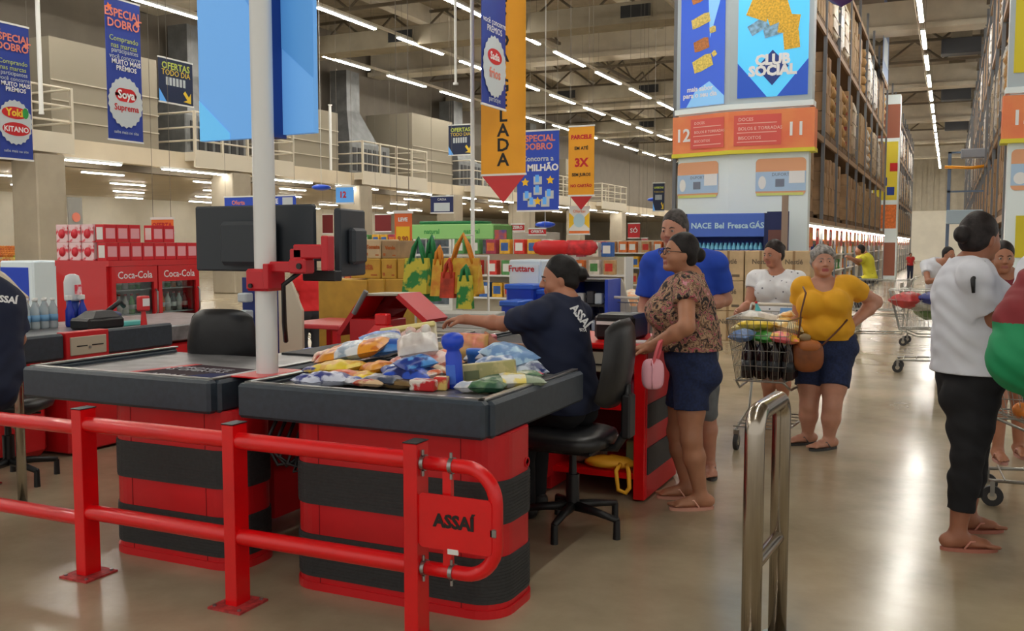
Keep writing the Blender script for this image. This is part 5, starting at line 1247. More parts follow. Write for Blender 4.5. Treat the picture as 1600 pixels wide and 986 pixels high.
for (dx, dy, z, L, W, H, c_, c2_, lab) in ((-.12, -.1, .84, .26, .2, .08, (244, 226, 130), None, 'pale yellow packet at the front of the loaded cart'), (.1, -.02, .85, .26, .2, .08, (240, 232, 190), (214, 170, 70), 'cream snack packet on the loaded cart'), (-.02, -.28, .80, .2, .14, .06, (60, 150, 60), None, 'green packet on the cart front'), (.12, -.3, .80, .18, .14, .06, (240, 110, 120), (236, 180, 60), 'pink and yellow packet on the cart front'),
        (-.14, .16, .86, .3, .22, .1, (236, 232, 226), None, 'white carrier packet near the cart handle'), (.06, .2, .86, .26, .2, .08, (226, 222, 210), (190, 160, 130), 'beige bread packet near the cart handle'), (-.1, -.22, .88, .2, .14, .06, (250, 220, 80), None, 'bright yellow packet high on the cart'), (.15, .12, .92, .22, .16, .07, (236, 180, 90), (250, 240, 200), 'orange biscuit packet high on the cart'), (-.17, -.3, .8, .14, .14, .07, (120, 150, 200), None, 'small light blue packet on the cart corner')):
    k_ += 1; item('food_packet', pillow(L*1.2, W*1.2, H*1.35, gmat(c_, c2_), seed=k_), lab, 'package', (-1.2+dx, 7.4+dy, z), (R(random.Random(k_).uniform(-14, 14)), R(random.Random(k_+9).uniform(-14, 14)), R(k_*47)))
item('price_board', MB().box((-.12, -.004, 0), (.12, .004, .14), M('clipboard_blue', (110, 160, 220), .5)), 'light blue card standing by the cart handle', 'card', (-1.1, 7.75, .88), (R(-20), 0, 0))
item('drink_tube', botm(.22, .025, M('tube_cyan', (90, 190, 200), .4), TXTR), 'slim cyan and red tube poking out of the cart', 'tube', (-1.33, 7.62, .86), (R(10), R(-12), 0))
cart(-.12, 12.25, R(180), 'loaded shopping cart far down the aisle behind the white shirted woman')
for i, (dx, dy, z, L, c_, lab) in enumerate(((-.3, 0, .9, .3, (200, 90, 60), 'reddish packet in the far loaded cart'), (-.05, -.05, .93, .4, (50, 60, 140), 'big navy packet in the far loaded cart'), (.15, 0, .86, .3, (210, 210, 200), 'pale packet in the far loaded cart'), (-.2, -.1, .78, .3, (190, 180, 120), 'straw coloured packet in the far loaded cart'), (.3, -.1, .9, .25, (190, 60, 60), 'red packet in the far loaded cart'), (.05, .1, .76, .3, (110, 140, 90), 'green packet in the far loaded cart'))):
    item('food_packet', pillow(L*1.35, .36, .2, gmat(c_), seed=i+30), lab, 'package', (-.12-dx, 12.25+dy, z-.14), (0, 0, i))
cart(-.95, 15.6, R(175), 'distant empty shopping cart left of the far loaded cart'); 
cart(.66, 6.28, R(183), 'shopping cart cut by the right edge beside the capri wearing woman')
for i, (dx, dy, c_, nm, lab) in enumerate(((-.2, -.08, (236, 140, 60), 'orange', 'left orange in the right edge cart'), (-.1, -.1, (236, 140, 60), 'orange', 'middle orange in the right edge cart'), (0, -.08, (240, 150, 70), 'orange', 'right orange in the right edge cart'))):
    item(nm, MB().blob((0, 0, .045), (.045, .045, .045), gmat(c_), 14, 9), lab, 'fruit', (.56+dx*.8, 6.2+dy, .525))
item('carrier_bag', pillow(.34, .28, .22, M('silver_bag', (170, 176, 182), .25, noise=.4, scale=8), seed=50), 'silver grey carrier bag in the right edge cart', 'bag', (.58, 6.36, .53))
cart(-2.75, 8.9, R(80), 'shopping cart of goods left of the blue shirted man')
for i, (dx, dy, z, c_, c2_, lab) in enumerate(((0, -.1, .54, (150, 140, 120), (90, 84, 74), 'mottled grey sack in the cart by the blue shirted man'), (.05, .15, .6, (210, 200, 180), (240, 236, 220), 'pale sack in the cart by the blue shirted man'), (-.05, 0, .78, (230, 220, 200), (236, 170, 120), 'cream packet on the cart by the blue shirted man'))):
    item('goods_sack', pillow(.4, .34, .3, gmat(c_, c2_), seed=i+60), lab, 'bag', (-2.75+dx, 8.9+dy, z), (0, 0, i))

# ================================================================ GROCERIES ON THE NEAR TRAY
TZ = .872
def put(name, mb, lab, cat, px, py, h=0.0, rot=(0, 0, 0), dz=0.0):
    """at pixel px,py as seen resting h above the tray"""
    c = G(px, py, TZ+h); return item(name, mb, lab, cat, (c.x, c.y, TZ+dz), rot)
BW = gmat((40, 80, 200), (210, 220, 240)); 
put('frozen_packet', pillow(.36, .24, .085, gmat((238, 160, 50), (206, 110, 40)), gmat((226, 232, 238), (150, 170, 190)), 1), 'orange and white frozen food packet tilted on the heap', 'package', 556, 566, .05, (R(10), R(-12), R(12)), .07)
put('frozen_packet', pillow(.34, .22, .08, gmat((70, 140, 220), (30, 90, 190)), gmat((226, 232, 238), (160, 176, 190)), 2), 'bright blue and white frozen food packet right of the orange one', 'package', 600, 562, .05, (R(8), R(10), R(-50)), .10)
put('snack_packet', pillow(.26, .17, .07, gmat((236, 210, 60), (220, 170, 40)), None, 3), 'yellow snack packet under the orange frozen packet', 'package', 528, 580, .03, (R(4), R(-5), R(-8)), .015)
put('snack_packet', pillow(.2, .13, .055, gmat((236, 206, 50), (214, 150, 40)), None, 4), 'smaller yellow snack packet nearer the tray edge', 'package', 573, 592, .02, (0, R(4), R(-25)), .0)
put('sugar_bag', pillow(.2, .15, .07, gmat((206, 212, 230), (60, 70, 140)), None, 5), 'white and blue sugar bag at the left front of the tray', 'package', 512, 597, .02, (0, 0, R(14)), 0)
put('sugar_bag', pillow(.16, .12, .06, gmat((196, 204, 226), (36, 50, 130)), None, 6), 'small blue printed bag at the far left front of the tray', 'package', 486, 601, .01, (0, 0, R(-14)), 0)
put('carrot_bag', pillow(.24, .13, .05, gmat((226, 150, 110), (206, 90, 60)), None, 7), 'salmon coloured packet between the yellow and white packets', 'package', 548, 590, .02, (0, R(3), R(20)), .005)
put('biscuit_bag', pillow(.24, .17, .08, gmat((40, 80, 190), (16, 30, 90)), None, 8), 'dark blue packet in the middle of the tray', 'package', 640, 592, .03, (R(6), 0, R(10)), .01)
put('biscuit_bag', pillow(.18, .13, .06, gmat((90, 160, 230), (30, 60, 150)), None, 9), 'light blue packet lying on the dark blue one', 'package', 650, 580, .06, (R(10), R(-8), R(60)), .07)
put('coffee_pack', pillow(.2, .13, .06, gmat((60, 70, 90), (150, 150, 160)), None, 10), 'grey and navy packet at the middle front of the tray', 'package', 600, 598, .02, (0, 0, R(-6)), 0)
put('spice_pack', pillow(.17, .1, .045, gmat((120, 96, 60), (60, 50, 30)), None, 11), 'small brown packet touching the front trim', 'package', 622, 604, .01, (0, 0, R(4)), 0)
# styrofoam tray with produce in film
t = put('produce_tray', MB().box((-.17, -.006, -.0), (.17, .006, .001), M('foam', (244, 240, 210), .6)), 'cream foam tray standing tilted with pale wrapped produce', 'tray', 640, 556, .03, (R(-14), R(-9), R(10)), .055)
mb = MB(); mb.box((-.165, 0, 0), (.165, .02, .15), M('foam'), .008).box((-.165, -.02, .12), (.165, .0, .15), M('foam_cream', (244, 232, 160), .6), .006); part('foam_tray', mb, t)
mb = MB()
for i in range(9): mb.blob((-.12+.03*i, -.045, .05+.02*(i % 3)), (.035, .03, .04), gmat((226, 222, 214), (236, 200, 190)), 10, 7, jit=.1, seed=i)
part('wrapped_contents', mb, t)
put('meat_bag', pillow(.22, .17, .09, gmat((226, 150, 140), (240, 214, 206)), None, 13), 'pink wrapped meat in clear film at the heap centre', 'package', 668, 575, .05, (R(12), R(5), R(-16)), .05)
put('clear_bag', pillow(.2, .18, .11, M('cloudy_film', (228, 226, 222), .25, noise=.3, scale=9, c2=(206, 196, 190), bump=.4), None, 14), 'cloudy clear bag of white produce above the pink meat', 'package', 655, 552, .12, (R(20), R(-8), R(30)), .11)
put('snack_packet', pillow(.15, .11, .05, gmat((230, 110, 50), (240, 220, 190)), None, 15), 'orange and white packet left of the blue bottle', 'package', 692, 585, .03, (R(15), R(20), R(70)), .02)
put('bread_roll', MB().blob((0, 0, .03), (.06, .045, .03), gmat((232, 214, 180)), 14, 8), 'cream bread roll left of the blue bottle cap', 'food', 690, 545, .06, (0, 0, R(-30)), .04)
put('small_box', MB().box((-.06, -.035, 0), (.06, .035, .05), gmat((206, 40, 44), (240, 230, 220)), .006), 'small red and cream box at the front trim', 'box', 663, 603, .02, (0, 0, R(5)))
put('small_box', MB().box((-.03, -.03, 0), (.03, .03, .06), gmat((236, 206, 120), (210, 60, 50)), .005), 'little yellow box left of the blue bottle foot', 'box', 690, 602, .02, (0, 0, R(12)))
# upright blue bottle
BB = M('sponge_blue', (34, 76, 214), .35)
put('talc_bottle', MB().lathe((0,0,0), [(.034,0),(.037,.01),(.037,.15),(.03,.165),(.028,.175),(.045,.185),(.052,.21),(.048,.235),(.03,.25),(.004,.254)], BB, 22).box((-.024, -.039, .02), (.024, -.034, .11), M('bottle_label', (70, 120, 230), .4), .002), 'tall upright cobalt blue bottle with a wide cap', 'bottle', 712, 606, 0, (R(2), R(-3), 0), .0)
put('blue_jar', MB().lathe((0,0,0), [(.034,0),(.042,.005),(.046,.06),(.05,.062),(.05,.085),(.046,.09)], M('jar_blue', (50, 120, 220), .3), 20), 'small blue lidded jar behind the blue bottle', 'jar', 743, 572, .02, (0, 0, 0), .02)
put('cereal_box', MB().box((-.13, -.025, 0), (.13, .025, .10), gmat((206, 196, 140), (180, 176, 120)), .004).box((-.11, -.027, .03), (-.04, -.0255, .07), M('box_label_ink', (120, 130, 90), .5)), 'long pale olive carton right of the blue bottle', 'box', 765, 601, .0, (0, R(-6), R(20)), .005)
put('egg_packet', pillow(.3, .15, .07, gmat((150, 166, 140), (40, 90, 60)), gmat((236, 216, 110), (230, 230, 220)), 21), 'green and yellow packet along the right front trim', 'package', 800, 601, .02, (0, 0, R(35)), 0)
put('salad_packet', pillow(.16, .12, .06, gmat((36, 84, 60), (90, 130, 90)), None, 22), 'dark green packet by the front right corner', 'package', 762, 607, .02, (0, 0, R(15)), 0)
put('rice_bag', pillow(.26, .2, .1, gmat((180, 214, 240), (120, 160, 210)), None, 23), 'pale blue bag on the right of the heap', 'package', 795, 566, .06, (R(8), R(12), R(-20)), .05)
put('carrier_bag', pillow(.24, .17, .08, M('navy_white_film', (214, 226, 240), .3, noise=.5, scale=10, c2=(30, 50, 110), lo=.45, hi=.55), None, 24), 'crumpled white and navy bag at the right of the heap', 'package', 818, 574, .04, (R(4), R(14), R(-40)), .01)
put('candy_bag', pillow(.14, .09, .04, gmat((220, 36, 60), (236, 120, 140)), None, 25), 'small bright red packet at the right end of the heap', 'package', 826, 583, .02, (0, 0, R(-30)), 0)
put('garlic_net', pillow(.12, .09, .05, gmat((226, 226, 230), (190, 200, 216)), None, 26), 'small white packet beside the bottle foot', 'package', 733, 606, .02, (0, 0, R(10)), 0)
put('blue_card', MB().box((-.12, -.05, 0), (.12, .05, .004), M('gloss_blue')), 'flat blue card on the steel left of the heap', 'card', 505, 546, 0, (0, 0, R(10)))
put('seasoning_strip', pillow(.2, .06, .03, gmat((206, 50, 50), (236, 226, 220)), None, 27), 'thin red and white strip packet on the front trim', 'package', 645, 607, .0, (0, 0, R(3)), 0)
more = [('biscuit_pack', 500, 583, .02, .17, .1, .045, (236, 206, 60), (60, 70, 140), 'yellow and navy packet at the left rear of the heap', 12, 5), ('noodle_pack', 545, 600, .01, .15, .11, .04, (214, 216, 226), (70, 90, 170), 'white noodle packet at the front left', -20, 0), ('noodle_pack', 580, 603, .01, .15, .1, .035, (220, 190, 150), (180, 60, 50), 'beige and red packet touching the front trim left of middle', 10, 0),
 ('chip_bag', 520, 563, .05, .2, .15, .07, (226, 70, 60), (240, 200, 170), 'red and cream packet at the back left of the heap', 30, 8), ('flour_pack', 590, 580, .04, .2, .13, .06, (230, 160, 60), (200, 110, 40), 'orange end of a packet below the blue one', -35, 10), ('flour_pack', 624, 584, .04, .17, .12, .06, (190, 200, 220), (60, 80, 150), 'grey white packet at the middle left', 45, 6),
 ('bean_pack', 676, 592, .03, .16, .11, .05, (240, 226, 210), (226, 110, 60), 'cream and orange packet left of the bottle', -60, 12), ('bean_pack', 680, 560, .08, .15, .12, .06, (236, 224, 206), (226, 120, 80), 'cream wrapped packet behind the bottle on the left', 20, 14), ('tissue_pack', 755, 560, .06, .17, .12, .06, (232, 234, 238), (180, 196, 220), 'white packet behind the small blue jar', -10, 10),
 ('tissue_pack', 775, 575, .05, .2, .14, .07, (220, 230, 240), (120, 150, 200), 'white and blue packet behind the olive carton', 25, 12), ('sauce_pack', 735, 590, .02, .12, .09, .04, (206, 60, 60), (240, 200, 190), 'red packet between bottle and olive carton', 60, 0), ('sauce_pack', 820, 592, .02, .15, .1, .045, (90, 130, 90), (210, 214, 190), 'green speckled packet at the right front of the heap', 50, 0),
 ('rice_pack', 610, 548, .09, .24, .17, .08, (236, 240, 244), (70, 130, 210), 'white and blue packet high at the back of the heap', -15, 16), ('rice_pack', 640, 572, .06, .2, .15, .07, (240, 214, 206), (214, 120, 110), 'rosy packet under the cloudy bag', 10, 10), ('pasta_pack', 700, 570, .05, .15, .1, .05, (238, 170, 110), (226, 90, 60), 'orange packet behind the blue bottle', 80, 14)]
for i_, (nm, px, py, hgt, L_, W_, H_, c1_, c2_, lab, rz_, tl_) in enumerate(more):
    put(nm, pillow(L_, W_, H_, gmat(c1_, c2_), None, 100+i_), lab, 'package', px, py, hgt, (R(tl_), R(-tl_*.6), R(rz_)), hgt*.75)
# next to the cashier's hands
a = AY(700, 540, 4.75)
solo('plastic_crate', MB().box((a.x-.03, 4.75, .87), (a.x+.22, 4.95, 1.0), m_, .01), 'red plastic crate under the cashier hands', 'crate', (a.x+.1, 4.85, .87))
item('produce_bag', pillow(.2, .16, .12, M('pink_film', (232, 110, 120), .35, noise=.4, scale=7, c2=(226, 190, 110), bump=.3), None, 31), 'pink tinted bag of produce in the cashier hands', 'bag', tuple(AY(738, 532, 4.55)-Vector((0, 0, .06))), (R(60), 0, R(10)))
c = AY(745, 480, 6.6); solo('counter_stack', MB().box((c.x-.45, 6.4, .0), (c.x+.4, 6.9, .84), CREAM, .02), 'cream block of the next checkout behind the bags', 'checkout counter', (c.x, 6.6, 0))
for i in range(4): item('newspaper_pile', MB().box((-.28, -.18, 0), (.28, .18, .035), M('paper_%d' % i, (206-8*i, 206-8*i, 200-8*i), .6), .004), ('lowest', 'second', 'third', 'topmost')[i] + ' flat grey white pack of the pile behind the scanner', 'package', (c.x-.1, 6.6, .842+i*.037), (0, 0, R(i*7-8)))
# ================================================================ PEOPLE: bodies grown as one smooth surface from tapered limbs
class Field:
    def __init__(s): s.p = []
    def cap(s, a, b, ra, rb=None, k=.02, clip=None, sub=False, flat=None):
        s.p.append(('c', np.array(a, float), np.array(b, float), ra, ra if rb is None else rb, k, clip, sub, None)); return s
    def ell(s, c, r, rot=None, k=.02, clip=None, sub=False):
        s.p.append(('e', np.array(c, float), np.array(r, float), 0, 0, k, clip, sub, None if rot is None else np.array(rot, float))); return s
    def build(s, h, wrinkle=0.0, gclip=None):
        lo = np.full(3, 1e9); hi = -lo
        for q in s.p:
            if q[7]: continue
            if q[0] == 'c': r = max(q[3], q[4]); a = np.minimum(q[1], q[2])-r; b = np.maximum(q[1], q[2])+r
            else: r = max(q[2]); a = q[1]-r; b = q[1]+r
            lo = np.minimum(lo, a); hi = np.maximum(hi, b)
        lo -= 3*h+.02; hi += 3*h+.02
        n = np.ceil((hi-lo)/h).astype(int)+1
        D = np.full(n, .5, np.float32)
        ax = [lo[i]+np.arange(n[i])*h for i in range(3)]
        for (kd, A, B, ra, rb, k, clip, sub, rot) in s.p:
            if kd == 'c': r = max(ra, rb); a = np.minimum(A, B)-r; b = np.maximum(A, B)+r
            else: r = max(B); a = A-r; b = A+r
            m = k*1.2+2.5*h
            i0 = np.maximum(((a-m-lo)/h).astype(int), 0); i1 = np.minimum(((b+m-lo)/h).astype(int)+2, n)
            if (i1 <= i0).any(): continue
            X = ax[0][i0[0]:i1[0]][:, None, None]; Y = ax[1][i0[1]:i1[1]][None, :, None]; Z = ax[2][i0[2]:i1[2]][None, None, :]
            if kd == 'c':
                d = B-A; L2 = max(d@d, 1e-9)
                t = np.clip(((X-A[0])*d[0]+(Y-A[1])*d[1]+(Z-A[2])*d[2])/L2, 0, 1)
                v = np.sqrt((X-A[0]-t*d[0])**2+(Y-A[1]-t*d[1])**2+(Z-A[2]-t*d[2])**2)-(ra+(rb-ra)*t)
            else:
                x, y, z = X-A[0], Y-A[1], Z-A[2]
                if rot is not None: x, y, z = (rot[0][0]*x+rot[0][1]*y+rot[0][2]*z), (rot[1][0]*x+rot[1][1]*y+rot[1][2]*z), (rot[2][0]*x+rot[2][1]*y+rot[2][2]*z)
                k0 = np.sqrt((x/B[0])**2+(y/B[1])**2+(z/B[2])**2); k1 = np.sqrt((x/B[0]**2)**2+(y/B[1]**2)**2+(z/B[2]**2)**2)+1e-9
                v = k0*(k0-1)/k1
            if clip is not None:
                for (pt, nr) in clip: v = np.maximum(v, (X-pt[0])*nr[0]+(Y-pt[1])*nr[1]+(Z-pt[2])*nr[2])
            sl = D[i0[0]:i1[0], i0[1]:i1[1], i0[2]:i1[2]]
            if sub: v = -v; hh = np.maximum(k-np.abs(sl-v), 0)/k; sl[...] = np.maximum(sl, v)+hh*hh*k*.25
            else: hh = np.maximum(k-np.abs(sl-v), 0)/k; sl[...] = np.minimum(sl, v)-hh*hh*k*.25
        X = ax[0][:, None, None]; Y = ax[1][None, :, None]; Z = ax[2][None, None, :]
        if wrinkle:
            D += (wrinkle*(np.sin(X*31+Z*23+1.3*np.sin(Y*17))*np.sin(Z*37-Y*29+np.sin(X*21))+.5*np.sin(Z*71+X*43+2*np.sin(Y*31)))).astype(np.float32)
        if gclip:
            for (pt, nr) in gclip: D = np.maximum(D, ((X-pt[0])*nr[0]+(Y-pt[1])*nr[1]+(Z-pt[2])*nr[2]).astype(np.float32))
        return nets(D, lo, h)
def nets(D, lo, h):
    I = D < 0; n = D.shape
    c = [n[0]-1, n[1]-1, n[2]-1]
    s = np.zeros(c, np.int8)
    offs = [(i, j, k) for i in (0, 1) for j in (0, 1) for k in (0, 1)]
    for (i, j, k) in offs: s += I[i:i+c[0], j:j+c[1], k:k+c[2]]
    act = np.argwhere((s > 0) & (s < 8)); N = len(act)
    idx = np.full(c, -1, np.int32); idx[act[:, 0], act[:, 1], act[:, 2]] = np.arange(N)
    acc = np.zeros((N, 3)); cnt = np.zeros(N)
    for a in range(8):
        for b in range(a+1, 8):
            oa, ob = np.array(offs[a]), np.array(offs[b])
            if np.abs(oa-ob).sum() != 1: continue
            pa = act+oa; pb = act+ob
            da = D[pa[:, 0], pa[:, 1], pa[:, 2]]; db = D[pb[:, 0], pb[:, 1], pb[:, 2]]
            m = (da < 0) != (db < 0); t = np.where(m, da/np.where(m, da-db, 1), 0)
            acc += (m[:, None])*(oa+t[:, None]*(ob-oa)); cnt += m
    V = lo+h*(act+acc/cnt[:, None]); F = []
    for axn in range(3):
        o = [k for k in range(3) if k != axn]
        sl0 = [slice(None)]*3; sl1 = [slice(None)]*3; sl0[axn] = slice(0, -1); sl1[axn] = slice(1, None)
        for k in o: sl0[k] = slice(1, -1); sl1[k] = slice(1, -1)
        A = I[tuple(sl0)]; B = I[tuple(sl1)]; e = np.argwhere(A != B)
        if not len(e): continue
        e2 = e.copy(); 
        for k in o: e2[:, k] += 1
        inside = I[e2[:, 0], e2[:, 1], e2[:, 2]]
        def cell(du, dv):
            q = e2.copy(); q[:, o[0]] += du; q[:, o[1]] += dv; return idx[q[:, 0], q[:, 1], q[:, 2]]
        Q = np.stack([cell(-1, -1), cell(0, -1), cell(0, 0), cell(-1, 0)], 1)
        flip = inside if axn != 1 else ~inside
        Q[~flip] = Q[~flip][:, ::-1]
        F.append(Q)
    return V, np.concatenate(F)
def npmesh(name, V, F, mats, off, reg=None):
    me = bpy.data.meshes.new(name); V = V-np.array(off)
    me.vertices.add(len(V)); me.vertices.foreach_set('co', V.astype(np.float32).ravel())
    me.loops.add(len(F)*4); me.loops.foreach_set('vertex_index', F.astype(np.int32).ravel())
    me.polygons.add(len(F)); me.polygons.foreach_set('loop_start', np.arange(0, len(F)*4, 4, dtype=np.int32))
    for m in mats: me.materials.append(m)
    if reg is not None: me.polygons.foreach_set('material_index', reg.astype(np.int32))
    me.polygons.foreach_set('use_smooth', np.ones(len(F), bool))
    me.update(calc_edges=True); me.validate(); return me
def npart(name, fld, h, mats, par, wrinkle=0.0, region=None, gclip=None):
    V, F = fld.build(h, wrinkle, gclip)
    reg = region(V[F].mean(1)) if region else None
    o = bpy.data.objects.new(name, npmesh(name, V, F, mats, par.location, reg)); COL.objects.link(o); o.parent = par; return o
def vec(a): return np.array(a, float)
def unit(a): a = vec(a); return a/np.linalg.norm(a)
RGT = vec((_cy, _sy, 0)); FWD = vec((-_sy, _cy, 0)); UP = vec((0, 0, 1))     # right and away, level, for posing
def rd_(r, d): return unit(RGT*r+FWD*d)
def W(px, py, D): return vec(DD(px, py, D))

def hand(S, wr, d, n, side, curl=.5, spread=1.0, sc=1.0, base_k=.014):
    """d along the hand, n the way the palm faces, side=+1 thumb on the lateral = n x d"""
    d = unit(d); n = unit(vec(n)-d*(vec(n)@d)); l = np.cross(n, d)*side; wr = vec(wr)
    R3 = [l, d, n]
    S.cap(wr-d*.01, wr+d*.03, .024*sc, .026*sc, k=.02)
    S.ell(wr+d*.052*sc, (.040*sc, .05*sc, .0165*sc), R3, k=.018)
    for i, (off, L) in enumerate(((.028, .072), (.0095, .080), (-.0095, .075), (-.027, .060))):
        p = wr+d*(.086-(.004 if i in (0, 3) else 0))*sc+l*off*sc; a = 0.12+curl*.45; dd = unit(d+l*(off*3.2*spread))
        r = .0088*sc if i < 3 else .0078*sc; S.cap(p-d*.03*sc, p, r*1.05, r*1.1, k=.008)
        for j, f in enumerate((.44, .31, .25)):
            v = dd*math.cos(a)+n*math.sin(a); q = p+v*L*f*sc; S.cap(p, q, r, r*.93, k=.004); p = q; r *= .94; a += curl*(1.0 if j == 0 else .8)
    p = wr+d*.022*sc+l*.026*sc+n*.004; v = unit(l*.8+d*.75+n*.35)
    S.cap(wr+d*.01, p, .016*sc, .0155*sc, k=.012); q = p+v*.042*sc; S.cap(p, q, .0135*sc, .0105*sc, k=.008)
    v2 = unit(v+d*.6+n*(.3+curl*.5)); S.cap(q, q+v2*.03*sc, .0105*sc, .0088*sc, k=.004)
def foot(S, an, d, sc=1.0, z0=.022):
    d = unit(vec(d)*vec((1, 1, 0))); l = np.cross(UP, d); an = vec(an); g = vec((an[0], an[1], z0))
    heel = g-d*.045*sc+UP*.026; ball = g+d*.12*sc+UP*.016
    S.cap(an, heel+UP*.0, .036*sc, .031*sc, k=.03); S.ell(heel, (.034*sc, .036*sc, .028), [l, d, UP], k=.02)
    S.cap(an+d*.01-UP*.02, g+d*.075*sc+UP*.03, .036*sc, .026*sc, k=.03); S.ell(g+d*.10*sc+UP*.016, (.043*sc, .06*sc, .019), [l, d, UP], k=.02)
    S.cap(heel, ball, .028*sc, .022*sc, k=.02)
    for i in range(5):
        o = (-.032+.0155*i)*sc; ln = (.052-.006*abs(i-0)*1.1)*sc; p = ball+l*o*1.05+d*.012-UP*.004; S.cap(p, p+d*ln-UP*.006, .0115 if i == 0 else .0085, .0105 if i == 0 else .0075, k=.005)

def person(name_label, J, f, face=None, s=1.0, g=1.0, bust=.0, belly=0.0, skin=(190, 138, 108), hair=(34, 26, 24), hairstyle='bun', h=.0075, hh=None,
           top=None, topc=None, sleeve=.55, hem=None, neck=.0, bottom=None, botc=None, leg_end=.45, loose=.0, shoes='flip', hands=None, feet=None, thigh=1.0, head_up=None, wr_amp=.0025, glasses=False, sandal_c=(60, 30, 34), lips=(158, 92, 84), brows=True):
    """J: world joints.  f: the way the body faces"""
    f = unit(f); l = np.cross(UP, f); face = unit(face if face is not None else f)
    base = (J['anL']+J['anR'])/2
    t = thing('person', name_label, 'person', (float(base[0]), float(base[1]), 0))
    SK = M('skin_%d_%d_%d' % skin, skin, .5, sub=.12, noise=.06, scale=12); LP = M('lips_%d' % lips[0], lips, .45); HR = M('hair_%d' % hair[0], hair, .55, noise=.45, scale=38, bump=.35, spec=.35)
    ch, pv, nk = J['ch'], J['pv'], J['nk']; upt = unit(ch-pv); lt = unit(l-upt*(l@upt)); ft = np.cross(lt, upt); RT = [lt, ft, upt]
    hL, hR = J.get('hipL', pv+lt*.085*s*g-upt*.05), J.get('hipR', pv-lt*.085*s*g-upt*.05)
    def torso(S, e=0.0, low=True, k=.04):
        S.ell(ch, (.150*s*g**.7+e, .105*s*g+e, .185*s+e), RT, k=k)
        mid = ch*.45+pv*.55; S.ell(mid+ft*.02*belly, (.140*s*g+e, (.10+.05*belly)*s*g+e, .15*s+e), RT, k=k)
        S.cap(J['shL']-lt*.0, J['shR'], .050*s*g**.5+e, k=k); S.cap(nk+upt*.0-ft*.01, ch+upt*.06, .062*s+e*.5, .09*s+e, k=k)
        S.cap((J['shL']*.7+nk*.3)+upt*.012, (J['shR']*.7+nk*.3)+upt*.012, .040*s+e, k=.03)
        if bust:
            for q in (-1, 1): S.ell(ch+ft*(.085*s*g+bust*.25)+lt*q*.075*s*g**.5-upt*.02, (.066*g+e, bust+e, .068*g+e), RT, k=.035)
        if belly: S.ell(mid+ft*.055*g, (.11*s*g+e, (.07+.03*belly)*g+e, .10*s+e), RT, k=.05)
        if low: hips(S, e)
    def hips(S, e=0.0, k=.04):
        S.ell(pv, (.165*s*g*thigh**.5+e, .118*s*g+e, .125*s+e), RT, k=k)
        for q, hp in ((1, hL), (-1, hR)): S.ell(hp-ft*.055*g+upt*.0, (.085*s*g+e, .085*s*g+e, .095*s+e), RT, k=k)
    def arm(S, sd, e=0.0, upto=None):
        sh, el, wr = J['sh'+sd], J['el'+sd], J['wr'+sd]; gg = g**.95
        if upto is None:
            S.cap(sh, el, .047*s*gg, .037*s*gg, k=.03); m = el*.72+wr*.28; S.cap(el, m, .037*s*gg, .038*s*gg, k=.02); S.cap(m, wr, .037*s*gg, .0245*s*gg**.5, k=.02)
        else:
            q = sh+(el-sh)*upto; dr = unit(el-sh); S.cap(sh, q+dr*.05, .050*s*gg+e, .044*s*gg+e+loose*.4, k=.03, clip=[(q, dr)])
    def leg(S, sd, e=0.0, upto=None, flare=0.0):
        hp, kn, an = (hL if sd == 'L' else hR), J['kn'+sd], J['an'+sd]; gg = g**.6
        pts = [(hp, .092*s*gg*thigh), (hp*.45+kn*.55, .075*s*gg*thigh**.8), (kn, .054*s*gg), (kn*.68+an*.32, .056*s*gg), (an, .036*s)]
        # calf sits behind the shin
        if upto is None:
            for (a, ra), (b, rb) in zip(pts, pts[1:]): S.cap(a, b, ra, rb, k=.025)
        else:
            tot = upto*4; acc = 0
            frac = [0, .55*2, 2, 2.64, 4]
            for i in range(4):
                a, ra = pts[i]; b, rb = pts[i+1]
                if tot >= frac[i+1]: S.cap(a, b, ra+e, rb+e+flare, k=.03)
                elif tot > frac[i]:
                    q = (tot-frac[i])/(frac[i+1]-frac[i]); p = a+(b-a)*q; dr = unit(b-a); r = ra+(rb-ra)*q
                    S.cap(a, p+dr*.06, ra+e, r+e+flare, k=.03, clip=[(p, dr)])
    # head
    hc = J['hd']; fh = face; uph = unit(UP if head_up is None else head_up); lh = unit(np.cross(uph, fh)); uph = np.cross(fh, lh); RH = [lh, fh, uph]
    def hp_(x, y, z): return hc+(lh*x+fh*y+uph*z)*s
    B = Field()
    torso(B); 
    for sd in 'LR': arm(B, sd); leg(B, sd); 
    B.cap(nk-upt*.02, hp_(0, -.015, -.05), .055*s*g**.4, .052*s*g**.3, k=.03)
    B.ell(hp_(0, -.012, .025), (.073*s, .092*s, .088*s), RH, k=.02); B.ell(hp_(0, .02, -.03), (.062*s*g**.45, .068*s, .078*s), RH, k=.03)
    B.ell(hp_(0, .068, -.088), (.028*s*g**.3, .022*s, .020*s), RH, k=.03)
    for q in (-1, 1):
        B.ell(hp_(q*.038, .055, -.035), (.026*s*g**.4, .024*s, .026*s), RH, k=.02); B.ell(hp_(q*.071, -.005, -.015), (.010*s, .018*s, .030*s), RH, k=.008)
        B.ell(hp_(q*.030, .092, .004), (.018*s, .011*s, .010*s), RH, k=.012, sub=True)
    B.cap(hp_(0, .080, .016), hp_(0, .104, -.022), .009*s, .0125*s, k=.012)
    for q in (-1, 1):
        c = hp_(q*.030, .0745, .004); rl = .0135*s
        B.ell(c, (rl*1.15, rl, rl), RH, k=.003, clip=[(c+uph*.0018*s, -uph)]); B.ell(c, (rl*1.15, rl, rl), RH, k=.003, clip=[(c-uph*.0032*s, uph)])
    for q in (-1, 1): B.ell(hp_(q*.012, .092, -.028), (.009*s, .010*s, .008*s), RH, k=.008)
